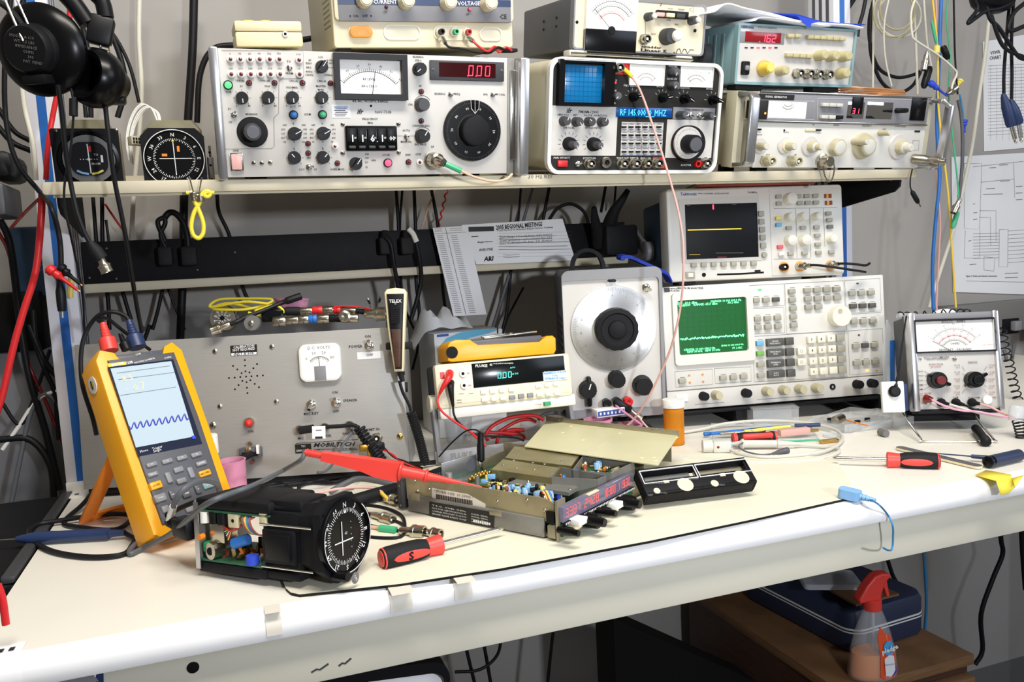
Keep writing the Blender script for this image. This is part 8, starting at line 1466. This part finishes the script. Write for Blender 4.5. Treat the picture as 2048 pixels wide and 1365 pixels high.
# ---- headset at the upper left
HY=.30;c=ony(80,100,HY);t=loc('headset','black aviation headset with two ear cups hanging at the upper left','headset',Matrix.Translation(c));R_=lambda px,py,y=HY:ony(px,py,y)-c
d=V((-.35,-.85,-.18));k=.00063;b=MB();b.lathe([(66*k,-.014),(76*k,-.010),(78*k,-.002),(72*k,.004),(50*k,.010)],'blackg',(0,0,0),d,40);obj('ear_cup',b,t)
b=MB();b.lathe([(44*k,.008),(42*k,.014),(40*k,.016),(42*k,.018),(40*k,.024),(36*k,.028),(0,.029)],'black',(0,0,0),d,36);dn=d.normalized();xx=dn.cross(V((0,0,1))).normalized()*-1;zz=xx.cross(dn)*-1;zz=zz if zz.z>0 else-zz;xx=dn.cross(zz)*-1 if dn.cross(zz).x<0 else dn.cross(zz);Mx=Matrix(((xx.x,-dn.x,zz.x,0),(xx.y,-dn.y,zz.y,0),(xx.z,-dn.z,zz.z,0),(0,0,0,1)))
for i,s in enumerate(('MODEL A 610','WT. 0.5 LBS','IMPEDANCE','OHMS','300','PAT. PEND')):b.text(s,.001+i*.0012,.012-i*.0052,.0043,'inkg',-.0296,12,M=Mx)
b.box(-.012,.014,-.026,-.006,-.036,-.026,'black',.002,M=Mx);obj('cap',b,t)
for a,e in(((8,-5),(46,82)),((32,-5),(68,75))):b=MB();b.tube([R_(*a,HY-.02),R_(*e,HY-.028)],.0013,'chrome',8);obj('stirrup_wire',b,t)
b=MB();b.tube(smooth([R_(0,5,HY-.01),R_(25,25,HY-.015),R_(45,50,HY-.02),R_(57,78,HY-.024)],4),.0032,'rubber',8);obj('stirrup_cable',b,t)
c2=R_(188,155);d2=V((-.62,-.72,.12));b=MB();b.lathe([(30*k,-.014),(28*k,.002),(33*k,.011),(42*k,.013),(50*k,.007),(53*k,-.003),(49*k,-.014),(38*k,-.022),(26*k,-.036),(0,-.036)],'blackg',c2,d2,40);b.lathe([(28*k,-.0138),(0,-.012)],'dark',c2,d2,30);obj('ear_cup',b,t)
p=R_(203,62);b=MB();b.box(-.014,.012,-.008,.008,-.016,.016,'black',.004,M=Matrix.Translation(p)@Matrix.Rotation(.25,4,'Y'));obj('slider_block',b,t);b=MB();b.box(-.012,.012,-.01,.012,-.02,.016,'black',.003,M=Matrix.Translation(R_(226,172,HY+.02)));obj('plug_block',b,t)
for pts,r in((((130,-12),(150,10),(176,48)),.0095),(((190,-12),(205,5),(212,36)),.0085)):b=MB();b.tube(smooth([R_(*p_)for p_ in pts],4),r,'black',10);obj('headband',b,t)
for a,e in(((200,78),(202,105)),((219,82),(219,108)),((200,40),(203,46))):b=MB();b.tube([R_(*a),R_(*e)],.0014,'chrome',7);obj('stirrup_wire',b,t)
b=MB();s=smooth([R_(116,170,HY-.03),R_(124,230,HY-.02),R_(131,300,HY-.01),R_(142,370,HY),R_(154,425,HY),R_(170,468,HY),R_(180,486,HY)],6);b.tube(s,.0026,'cord',8);obj('left_cord',b,t);b=MB();b.tube([R_(180,485),R_(192,502),R_(203,518)],.006,'rubber',10,[.0042,.0072,.0072]);obj('plug_boot',b,t);obj('bayonet_plug',bncplug(R_(200,514),R_(215,545),.0068),t)
b=MB();b.tube(smooth([R_(209,198),R_(218,280),R_(229,360,HY+.01),R_(243,430,HY+.02),R_(254,490,HY+.03),R_(265,560,HY+.05),R_(275,620,HY+.08),R_(284,665,HY+.09)],6),.0026,'cord',8);obj('right_cord',b,t)
b=MB();b.tube(smooth([R_(128,150),R_(142,178),R_(147,200)],3),.0016,'cord',7);b.tube(smooth([R_(147,198),R_(147,232)],3),.0044,'blackm',10);b.tube(smooth([R_(147,232),R_(141,300),R_(129,370),R_(130,415),R_(140,465),R_(152,520,HY+.05),R_(165,590,HY+.15),R_(170,680,HY+.18)],6),.0014,'cord',6);obj('microphone_cord',b,t)
# ---- hanging cords at the far left
GL='cords hanging at the far left'
def hang(label,pts,r,m,y=.40,g=GL,name='cord',k=6):return wire(name,label,'cord',[ony(p[0],p[1],p[2]if len(p)>2 else y)for p in pts],r,m,g,k)
for pts,r,m,lab in(([(84,385),(82,440),(72,540),(48,620),(28,690),(5,790),(-8,830)],.0042,'redc','thick bright red cord sweeping down the far left'),([(78,398),(50,425),(22,456)],.0020,'maroon','thin red cord slanting above the blue case at the left'),([(-5,462),(15,500),(30,560),(40,620),(55,720),(90,800),(130,900),(150,960)],.0026,'maroon','dark red cord running down behind the white upright'),([(140,12),(136,85),(118,170),(104,240),(95,300),(92,360)],.0032,'redc','red cord passing behind the left ear cup'),([(22,-8),(10,120),(12,240),(34,325),(76,380),(100,410,.36),(118,470,.36),(122,530,.36),(117,562,.36)],.0030,'cord','black cord from the top left corner down to the clip on the upright'),([(-5,215),(28,262),(60,282)],.0036,'cord','upper short black cord at the far left edge'),([(-5,252),(25,285),(62,302)],.0040,'cord','lower short black cord at the far left edge'),([(48,-5),(40,30),(30,120)],.0030,'cord','black cord behind the left ear cup'),([(42,155),(50,220),(66,290),(72,360)],.0030,'palecord','pale blue grey cord left of the white upright'),([(0,440),(18,480),(30,560),(42,660),(60,760),(90,860),(120,980)],.0050,'cord','thick black cord falling past the blue case'),([(66,620),(72,690),(90,740),(110,790),(118,880)],.0036,'cord','black cord hanging behind the white upright'),([(58,650),(88,720),(120,760)],.0042,'cord','black cord crossing to the white upright'),([(18,1030),(40,920),(60,830),(85,790),(108,800),(120,820)],.0034,'greycord','grey cord arching up from the tray at the far left'),([(-5,880),(60,880),(100,930),(108,1000)],.0050,'cord','thick black cord curving above the tray'),([(0,800),(40,850),(70,790),(100,700)],.0026,'cord','thin black cord below the red cord at the left'),([(5,900),(40,850),(75,800),(118,780)],.003,'white','white cord reaching the white upright'),([(150,70),(165,160),(172,235)],.0030,'cord','black cord behind the headset near the indicator'),([(205,30),(226,75),(245,130),(250,180),(235,235)],.0040,'cord','black cord looping behind the right ear cup'),([(160,30),(178,120),(182,235)],.0036,'cord','thick black cord between upright and right ear cup'),([(210,45),(240,90),(262,140),(278,205)],.0026,'cord','thin black cord right of the right ear cup'),([(640,74),(560,86),(470,90),(425,100),(400,150),(394,245)],.0044,'cord','black cord curving behind the left handle of the test set')):
 hang(lab,pts,r,m,.62 if pts[0][0]in(-5,66,58,18,0,5,640,412,150,160,205,210)else .45)
 # clips on the upright
def hook(label,A,B,m,y,g='test clips at the uprights'):
 a,c=ony(*A,y),ony(*B,y);t=loc('hook_clip',label,'clip',Matrix.Translation(a),g);d=c-a;L=d.length;b=MB();b.lathe([(.004,0),(.0062,L*.06),(.0062,L*.18),(.0042,L*.22),(.0054,L*.34),(.0030,L*.42),(.0022,L*.55),(.0018,L*.92)],m,(0,0,0),d,12);obj('body',b,t);b=MB();b.cyl(d*.9,d,.0010,'brass',6);obj('hook',b,t)
hook('red hook clip lying across the left upright',(94,535),(160,584),'redc',.34);hook('black hook clip above the red one on the left upright',(118,533),(164,572),'black',.345);hook('blue hook clip at the right cable bundle',q7(362,375),q7(448,442),'royal',.47);hook('blue hook clip hanging low at the right cable bundle',q7(520,545),q7(522,612),'royal',.50);hook('yellow hook clip at the right cable bundle',q7(505,365),q7(475,410),'keyyel',.48)
a,c=ony(119,555,.35),ony(125,636,.35);d=c-a;t=loc('alligator_clip','black alligator clip hanging point down on the left upright','clip',Matrix.Translation(a));b=MB();b.lathe([(.0016,0),(.003,d.length*.12),(.0055,d.length*.35),(.0052,d.length*.7),(.0045,d.length*.84)],'black',(0,0,0),d,14);obj('boot',b,t);b=MB();b.cyl(d*.84,d,.0018,'nickel',8);obj('jaw',b,t)
a,c=ony(143,556,.53),ony(140,596,.53);b=MB();b.cyl(c,a,.0040,'keyyel',8);single('cable_tie',b,'yellow strap hanging beside the blue stripe of the left upright','tie')
# ---- cases and tray left of the bench
def leftbox(name,label,cat,A,B,y0,d,m,extra=None,bev=.004):
 a,c=ony(*A,y0),ony(*B,y0);b=MB();b.box(a.x,c.x,y0,y0+d,c.z,a.z,m,bev)
 if extra:extra(b,a,c,y0)
 return single(name,b,label,cat)
def cau(b,a,c,y):
 b.text('CAUTION',a.x+.075,a.z-.022,.014,'bluel',y-.0008)
 for i in range(5):b.strip([(a.x+.04,a.z-.034-i*.008),(a.x+.11,a.z-.034-i*.008)],.0012,'bluecord',y-.0008)
leftbox('blue_case','dark teal blue case with faint caution print left of the upright','case',(10,455),(100,592),.68,.09,'tekblue',cau)
leftbox('black_speaker','black rounded box cut off by the left edge of the picture, upper','box',(-40,300),(27,355),.5,.1,'black',None,.01);leftbox('grey_box','grey black box cut off by the left edge of the picture, lower','box',(-40,366),(13,430),.5,.1,'slate',None,.004)
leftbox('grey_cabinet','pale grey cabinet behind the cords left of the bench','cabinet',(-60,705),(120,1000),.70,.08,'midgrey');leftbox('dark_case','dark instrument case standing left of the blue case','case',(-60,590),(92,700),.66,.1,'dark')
b=MB();b.box(.075,.196,.20,.56,BENCH-.030,BENCH-.004,'blackm',.004);b.box(.184,.197,.20,.56,BENCH-.004,BENCH+.004,'charcoal',.002);single('black_tray',b,'dusty black tray along the left edge of the bench','tray')
b=MB();b.box(-.5,.10,-.25,.50,.2,BENCH-.09,'dark',.01);single('dark_pile_block',b,'large black block standing in for the dark cable pile below the left bench edge','case')  # plain block added to fill the black mass of cables
for i,(pts,lab)in enumerate((([(0,1080),(40,1100),(90,1075),(140,1085)],'black cord on the dark block, upper'),([(-5,1150),(30,1130),(60,1180),(20,1230)],'black cord on the dark block, lower'))):wire('cord',lab,'cord',[Z(x,y,-.075)for x,y in pts],.005,'blackm','cords on the dark case')
hang('red cord dropping out of sight at the lower left edge',[(-5,1170),(5,1200),(12,1250)],.003,'redc',.02,None)
# ---- right side: papers, cables, raceway
WY=WALL_Y-.002
def v1(T):
 T.txt('VSWR',*q7(662,238),7,'ink',-4,.0006,.01);T.txt('CHART',*q7(662,262),7,'ink',-4,.0006,.01)
 for i in range(22):T.line([q7(628,300+i*15),q7(820,290+i*15)],.5,'inkg')
 for i in range(6):T.line([q7(640+i*28,300),q7(640+i*28,640)],.4,'inkg')
wallpaper('vswr_chart','grey printed chart taped to the wall at the upper right','poster',(ony(*q7(605,190),WY),ony(*q7(900,140),WY),ony(*q7(900,665),WY),ony(*q7(610,690),WY)),v1,'paper')
def v2(T):
 for p in(((520,745),(520,1040),(590,1045),(600,745),(520,745)),((525,1050),(520,1175),(590,1175),(592,1050)),((680,1045),(720,1045),(718,1215),(678,1215),(680,1045)),((610,1170),(660,1175),(655,1235),(610,1230),(610,1170)),((560,760),(790,735)),((595,830),(745,815)),((745,740),(750,900)),((590,960),(665,960),(665,1100)),((590,990),(640,990),(640,1120))):T.line([q7(*a)for a in p],.7,'inkg')
 for i in range(9):T.line([q7(560,1065+i*14),q7(678,1062+i*14)],.6,'inkg');T.line([q7(720,1052+i*18),q7(830,1045+i*18)],.6,'inkg')
 for X,Y,w_ in((700,752,40),(650,765,30),(705,825,45),(570,970,18),(570,1000,18),(565,930,10),(640,860,40),(650,885,90),(545,1098,14),(560,1205,30),(735,1245,60),(735,1265,60),(770,850,30),(770,880,30),(770,910,30)):T.line([q7(X-w_/2,Y),q7(X+w_/2,Y-2)],1.2,'inkg')
 T.txt('Figure 3. Power and Antenna Connections',*q7(600,1257),3.4,'ink',-2,wpx=62);T.line([q7(530,1280),q7(792,1285)],.5)
wallpaper('wiring_diagram','large white wiring diagram sheet on the wall behind the needle voltmeter','poster',(ony(*q7(462,715),WY-.001),ony(*q7(900,690),WY-.001),ony(*q7(900,1345),WY-.001),ony(*q7(470,1330),WY-.001)),v2,'paper')
b=MB();a=ony(1895,614,.765);c=ony(2060,655,.765);b.box(a.x,c.x+.4,.765,WALL_Y-.0005,a.z-.075,a.z,'greyd',.003);o=single('wall_raceway',b,'grey wall raceway with an outlet behind the needle voltmeter','outlet');p=ony(2026,650,.764);b=MB();b.box(p.x-.035,p.x+.018,.762,.766,p.z-.022,p.z+.016,'dark',.001);obj('outlet_recess',b,o);b=MB();b.box(p.x-.010,p.x+.012,.748,.765,p.z-.014,p.z+.010,'midgrey',.003);obj('plug',b,o);b=MB();p=ony(2050,650,.764);b.box(p.x,p.x+.08,.757,.766,p.z-.04,p.z+.03,'panel',.003);obj('cover_plate',b,o)
GR='cables hanging at the right of the shelf'
for lab,pts,r,m,y in(('thick blue cable hanging right of the signal generator down to the voltmeter',[(415,-10),(405,300),(395,560),(408,800),(390,1000),(376,1200),(378,1370),(382,1420)],.0032,'blue',.50),('yellow cable hanging right of the signal generator to the voltmeter',[(375,-10),(398,220),(402,480),(428,720),(448,900),(458,1050),(472,1250),(482,1400)],.0019,'yelw',.49),('red cable between the blue and yellow ones',[(392,-10),(400,250),(398,500),(394,780),(410,1000),(405,1150),(394,1370),(396,1415)],.0018,'salmon',.51),('green cable ending in a green sleeve at the right',[(445,-10),(440,100),(455,250),(450,440),(470,650),(492,850),(492,930)],.0015,'greenc',.48),('thin black cable hanging straight right of the green one',[(472,-10),(476,200),(482,330),(490,430)],.0017,'cord',.47),('white cable making a wide bend across the right cable bundle',[(298,-10),(278,60),(282,150),(300,185),(400,250),(475,315),(485,340),(470,375),(462,405)],.0019,'palecord',.45),('pale flat cable slanting down the wall at the right',[(632,90),(615,250),(590,420),(560,640),(530,790),(505,900),(470,1050),(425,1190),(380,1330),(360,1400)],.0042,'palecord',.74),('dark grey cable ending in a silver plug at the right',[(492,455),(505,520),(512,620),(510,760),(496,900)],.0032,'slate',.50),('short blue cable beside the dark grey one',[(500,430),(515,520),(517,600)],.0018,'bluecord',.51),('white cable hanging left of the coiled loops',[(178,-10),(158,90),(155,190),(165,290),(190,392)],.0017,'palecord',.60),('pale cable hanging straight down behind the coil',[(108,-10),(106,200),(104,400)],.0022,'palecord',.66),('pale cable hanging behind the black connector',[(292,60),(300,200),(307,430)],.0026,'palecord',.64),('pale cable ending at the black connector',[(335,-10),(345,120),(352,200),(370,300)],.0020,'palecord',.60),('black cable looping low behind the signal generator',[(110,-10),(88,90),(92,200),(130,310),(210,352),(290,340),(330,312),(345,250)],.0036,'cord',.68),('black cable looping below the other one behind the signal generator',[(96,40),(92,220),(125,340),(170,400),(230,420),(285,390),(320,330)],.0036,'cord',.67),('thick black cable slanting behind the papers',[(20,-10),(-20,50),(-55,90)],.0052,'cord',.60),('black cable dropping to the side connector of the function generator',[(72,-10),(58,60),(40,120),(34,165)],.0034,'cord',.48)):wire('cable',lab,'cable',[ony(*q7(*p),y)for p in pts],r,m,GR,5)
for i,(cx,cy,rx_,ry)in enumerate(((200,60,92,108),(215,40,80,95),(225,70,98,100))):
 b=MB();b.tube([ony(*q7(cx+rx_*math.cos(a),cy+ry*math.sin(a)),.62+.006*i+.004*math.sin(3*a))for a in[math.pi*j/20 for j in range(41)]],.0019,'knobt' if i<2 else 'palecord',7);single('cable_loop',b,('outer loop of grey cable hanging above the signal generator','inner loop of grey cable hanging above the signal generator','lowest pale loop of cable hanging above the signal generator')[i],'cable','cable loops at the upper right')
for A,B,lab,r in(((352,235),(335,320),'silver plug hanging above the signal generator corner',.0062),((440,430),(480,400),'silver plug at the corner of the signal generator handle',.0075),((500,905),(470,970),'silver plug above the green sleeve at the right',.0066)):single('coax_plug',bncplug(ony(*q7(*A),.47),ony(*q7(*B),.47),r),lab,'plug','silver plugs at the right')
for A,B,m,r,lab in(((362,305),(335,400),'black',.0068,'ribbed black connector shell beside the pale cables'),((490,965),(466,1040),'greenc',.0046,'green sleeve at the end of the green cable'),((396,208),(394,248),'keyyel',.0058,'yellow sleeve around the cable bundle'),((422,210),(445,270),'black',.0060,'black clip boot beside the yellow sleeve'),((372,95),(394,200),'greenc',.0028,'green sleeve high on the cable bundle')):b=MB();a,c=ony(*q7(*A),.48),ony(*q7(*B),.48);b.lathe([(r*.7,0),(r,(c-a).length*.12),(r,(c-a).length*.85),(r*.6,(c-a).length)],m,a,c-a,12);single('cable_sleeve',b,lab,'sleeve','sleeves on the right cables')
for i,(top_,A,B,C2,lab)in enumerate((((722,60),(700,440),(735,575),(757,655),'left one of the two dark blue jack plugs hanging at the right edge'),((735,180),(735,465),(768,565),(782,650),'right one of the two dark blue jack plugs hanging at the right edge'))):
 a,c,e=(ony(*q7(*p),.46)for p in(A,B,C2));t=loc('jack_plug',lab,'plug',Matrix.Translation(a),'jack plugs at the right');d=c-a;L=d.length;b=MB();b.lathe([(.003,-.006),(.0055,0),(.0092,L*.35),(.0095,L*.9),(.008,L)],'navy',(0,0,0),d,16);obj('shell',b,t);b=MB();f=e-c;l=f.length;b.lathe([(.0040,0),(.0040,l*.72),(.0026,l*.76),(.0036,l*.86),(.001,l)],'chrome',d,f,12);obj('tip',b,t);b=MB();b.tube(smooth([ony(*q7(top_[0]+10,-10),.46)-a,ony(*q7(*top_),.46)-a,ony(*q7(A[0]+2,A[1]-130),.46)-a,V((0,0,.004))],5),.0030,'cord',8);obj('cord',b,t)
for lab,pts,r in(('black headset cord tangled at the upper right corner',[(560,-10),(580,40),(545,90),(540,105),(575,80),(620,50),(680,40),(740,10)],.0036),('black cord swinging under the tangle at the upper right',[(620,30),(640,90),(680,130),(760,250),(800,272)],.0036),('second black cord under the tangle at the upper right',[(640,60),(680,180),(720,230),(800,262)],.0034),('black loop cut by the right edge',[(800,10),(745,60),(720,130),(740,140),(790,120)],.0040)):wire('cord',lab,'cord',[ony(*q7(*p),.44)for p in pts],r,'cord','tangled cords at the upper right')
b=MB();p=ony(*q7(650,-5),.46);b.sph(p,.05,'black',16,(1,.6,.55));single('headset_cup',b,'dark rounded headset part at the top right corner','headset')
for lab,A,B in(('dark cord leaning behind the needle voltmeter, left',(2008,700),(2030,830)),('dark cord leaning behind the needle voltmeter, right',(2028,690),(2012,825))):wire('cord',lab,'cord',[ony(*A,.70),ony((A[0]+B[0])/2,745,.68),ony((A[0]+B[0])/2,785,.67)],.004,'slate','dark cords by the raceway')
# ---- under the bench
CH=-.42;zc=BENCH+CH;fl_=Z(1654,1363,CH);fr_=Z(1947,1310,CH);x0,x1,y0=fl_.x,fr_.x,fr_.y
T=Thing('file_cabinet','brown wooden file cabinet standing under the right half of the bench','cabinet',V((x0,y0,0)))
w=x1-x0;b=MB();b.box(0,w,.012,.46,.02,zc-.018,'wood',.001);b.box(.01,w-.01,.03,.45,0,.02,'dark');T.part('body',b);b=MB();b.box(-.002,w+.002,0,.462,zc-.018,zc,'woodl',.001);T.part('top',b)
for i in range(2):zz=zc-.035-(i+1)*(zc-.05)/2;b=MB();b.box(.008,w-.003,-.008,.012,zz+.006,zz+(zc-.05)/2,'woodl',.003);dr=T.part('drawer',b);b=MB();b.tube([(w*.4,-.008,zz+.14),(w*.4,-.025,zz+.14),(w*.6,-.025,zz+.14),(w*.6,-.008,zz+.14)],.004,'brass',8);obj('handle',b,dr)
a,c=Z(1708,1316,CH+.001),Z(1858,1268,CH+.001);T=Thing('hard_case','dark blue plastic hard case with a pale trim line on the file cabinet','case',a,c-a);w=(c-a).length;hc=.082;d=.30
b=MB();b.soft(rrect(0,w,0,d,.03,6),0,hc*.47,'bluecase',.010,'z');T.part('lower_shell',b);b=MB();b.soft(rrect(0,w,0,d,.03,6),hc,hc*.53,'bluecase',.014,'z');T.part('lid',b);b=MB();b.prism(rrect(-.001,w+.001,-.001,d+.001,.031,6),hc*.45,hc*.55,'white','z');b.prism(rrect(-.0015,w+.0015,-.0015,d+.0015,.0315,6),hc*.485,hc*.515,'bluecase','z');T.part('trim_line',b)
hz=CH+.001+hc;
for i in range(3):h_=CH+.087+.0042*i;b=MB();b.prism([(p.x,p.y)for p in(Z(1660,1184,h_),Z(1712,1214,h_),Z(1798,1192,h_),Z(1740,1166,h_))],BENCH+h_,BENCH+h_+.004,'woodl','z');single('wood_tile',b,('lowest of the three thin wood tiles on the blue hard case','middle one of the three thin wood tiles on the blue hard case','top one of the three thin wood tiles on the blue hard case')[i],'tile','wood tiles on the hard case')
a=Z(1605,1172,CH+.1005);c=Z(1725,1172,CH+.1005);M=along(a,c);t=loc('plastic_bag','clear bag holding a dark disc on the blue hard case','bag',M);b=MB();b.prism(rrect(0,(c-a).length*.95,-.02,.05,.008),.0,.010,'poly','z');obj('bag',b,t);b=MB();b.lathe([(.028,.002),(.028,.008),(.010,.008),(.010,.002)],'charcoal',((c-a).length*.5,.015,.0),(0,0,1),28);obj('disc',b,t)
# spray bottle
c=Z(1745,1352,CH+.0008);T=Thing('spray_bottle','clear spray bottle with a red trigger head and amber polish, on the file cabinet','bottle',c,V((.93,-.15,0)));s_=(atd(1745,1205,c)-c).length/.135
T.o.scale=(s_,s_,s_);el=lambda r,zz,k_=.62:[(r*math.cos(a),r*k_*math.sin(a),zz)for a in[2*math.pi*i/28 for i in range(28)]]
def loft(b,rings,m,cap=True):
 n=len(rings[0]);vs=[p for r in rings for p in r];fs=[(i*n+j,i*n+(j+1)%n,(i+1)*n+(j+1)%n,(i+1)*n+j)for i in range(len(rings)-1)for j in range(n)]
 if cap:fs+=[tuple(range(n-1,-1,-1)),tuple((len(rings)-1)*n+j for j in range(n))]
 b.raw(vs,fs,m)
prof=[(.040,.0),(.046,.004),(.0475,.012),(.043,.05),(.034,.085),(.024,.112),(.018,.126),(.0150,.132)]
b=MB();loft(b,[el(r,zz)for r,zz in prof],'clearp');T.part('bottle_body',b);b=MB();loft(b,[el(r*.95,zz,.60)for r,zz in((.039,.002),(.0445,.006),(.046,.013),(.0418,.050))],'oil');T.part('polish',b);b=MB();b.tube([(.004,0,.004),(.002,0,.132)],.0022,'poly',8);T.part('dip_tube',b)
b=MB();lab=[(-.004,.012),(-.002,.05),(-.004,.085),(.003,.102),(.010,.090),(.025,.083),(.031,.05),(.036,.014),(.026,.006),(.004,.006)]
def wrap(x,zz):
 r=next((prof[i][0]+(prof[i+1][0]-prof[i][0])*(zz-prof[i][1])/(prof[i+1][1]-prof[i][1])for i in range(len(prof)-1)if prof[i][1]<=zz<=prof[i+1][1]),.03);u=min(.98,abs(x)/r);return(x,-r*.62*math.sqrt(1-u*u)-.0008,zz)
def decal(b,poly,m,e=0):cx_=sum(p[0]for p in poly)/len(poly);cz_=sum(p[1]for p in poly)/len(poly);P=[V(wrap(*p))-V((0,e,0))for p in poly];P.append(V(wrap(cx_,cz_))-V((0,e,0)));n=len(poly);b.raw(P,[(i,(i+1)%n,n)for i in range(n)],m)
decal(b,lab,'orangelab');decal(b,circ(.017,.062,.0125,20),'labelb',.0012);decal(b,[(.006,.014),(.005,.045),(.015,.05),(.028,.045),(.030,.016),(.018,.010)],'paper',.0010);decal(b,[(.022,.009),(.034,.014),(.033,.026)],'purple',.0014)
p=wrap(.017,.060);b.text('pledge',.016,.062,.0125,'white',p[1]-.0045,-14,.04,.1);b.text('REVITALIZING OIL',.017,.034,.0035,'inkb',wrap(.017,.034)[1]-.0035,0);T.part('front_label',b)
b=MB();b.lathe([(.0165,.128),(.0165,.146),(.014,.148)],'redp',(0,0,0),(0,0,1),28,(20,.06,.129,.145));T.part('collar',b)
b=MB();b.prism([(-.030,.144),(-.032,.152),(-.016,.176),(.000,.192),(.014,.196),(.030,.194),(.033,.188),(.027,.184),(.020,.176),(.014,.160),(.012,.146),(-.016,.146)],-.011,.011,'redp');o=T.part('trigger_head',b);m_=o.modifiers.new('round','BEVEL');m_.width=.0035;m_.segments=3;b=MB();b.prism([(.018,.182),(.026,.182),(.030,.160),(.032,.150),(.027,.150),(.022,.165)],-.005,.005,'redp');T.part('trigger',b)
# whiteboard, sticker, cords
yw=.06;T=Thing('white_board','white panel in a thick black frame leaning under the bench front','board',ony(640,1500,yw),ony(905,1480,yw)-ony(640,1500,yw));x1=T.L(906,1340)[0];zt=T.L(860,1296)[1];b=MB();b.ring(rrect(-.30,x1,-.3,zt,.02,5),rrect(-.28,x1-.004,-.28,zt-.012,.016,5),-.012,.012,'black');T.part('frame',b);b=MB();b.prism(rrect(-.285,x1-.003,-.285,zt-.010,.016,5),-.004,.004,'paper');T.part('panel',b)
O0=V((0,.0115,0));P=[onp(px,py,O0,V((0,1,0)))for px,py in((72,1385),(208,1385),(207,1345),(198,1338),(150,1342),(78,1355))];b=MB();b.prism([(p.x,p.z)for p in P],.0110,.0118,'navy');cx,cz=P[0].x*.5+P[1].x*.5,P[3].z-.014;b.prism(circ(cx,cz-.006,.024),.0104,.0110,'midgrey');b.prism(circ(cx-.006,cz-.008,.012),.0100,.0106,'redc')
for px,py in((84,1360),(190,1346)):p=onp(px,py,O0,V((0,1,0)));b.prism([(p.x+(.004 if i%2 else .0018)*math.sin(i*math.pi/5),p.z+(.004 if i%2 else .0018)*math.cos(i*math.pi/5))for i in range(10)],.0104,.0111,'white')
b.text('PRODUCT',cx+.012,cz+.002,.006,'navy',.0103);b.text('AMERICA',cx+.012,cz-.006,.006,'navy',.0103);single('badge_sticker',b,'navy starred sticker at the left end of the bench rail','sticker')
GU='cords under the bench'
for lab,pts,y,r,m in(('black cord under the bench, left of the crossing pair',[(926,1270),(940,1330),(955,1390)],.55,.003,'cord'),('black cord under the bench, right of the crossing pair',[(964,1270),(975,1330),(985,1390)],.55,.003,'cord'),('black cord looping across the pair under the bench',[(1004,1260),(995,1310),(960,1340),(910,1345)],.5,.0026,'cord'),('black cord hanging alone left of the file cabinet',[(1109,1240),(1100,1320),(1092,1400)],.6,.003,'cord'),('blue cord hanging under the right part of the bench',[(1843,1070),(1848,1110),(1853,1200),(1850,1260)],.55,.0032,'bluecord'),('black cord curving under the bench at the right',[(1935,1055),(1960,1075),(1990,1068),(2012,1040)],.6,.0042,'cord'),('black cord hanging down the wall at the lower right',[(1998,1030),(2002,1080),(2005,1110),(1985,1160),(1962,1230),(1965,1300),(1950,1330)],.62,.0052,'cord'),('black cord behind the red trigger head',[(1775,1120),(1785,1150),(1793,1165)],.5,.004,'cord'),('black cord at the right frame edge below the bench',[(2042,1020),(2046,1100),(2052,1180)],.3,.005,'cord')):wire('cord',lab,'cord',[ony(*p,y)for p in pts],r,m,GU,5)
a=ony(1235,1400,.45);b=MB();p0=ony(1227,1238,.4);p1=ony(1520,1480,.4);b.prism([(p0.x,p0.z),(p1.x,p0.z-.17),(p1.x,p0.z-.4),(p0.x,p0.z-.4)],.40,.47,'dark');single('black_bin',b,'tall black bin with a slanting top left of the file cabinet','bin')
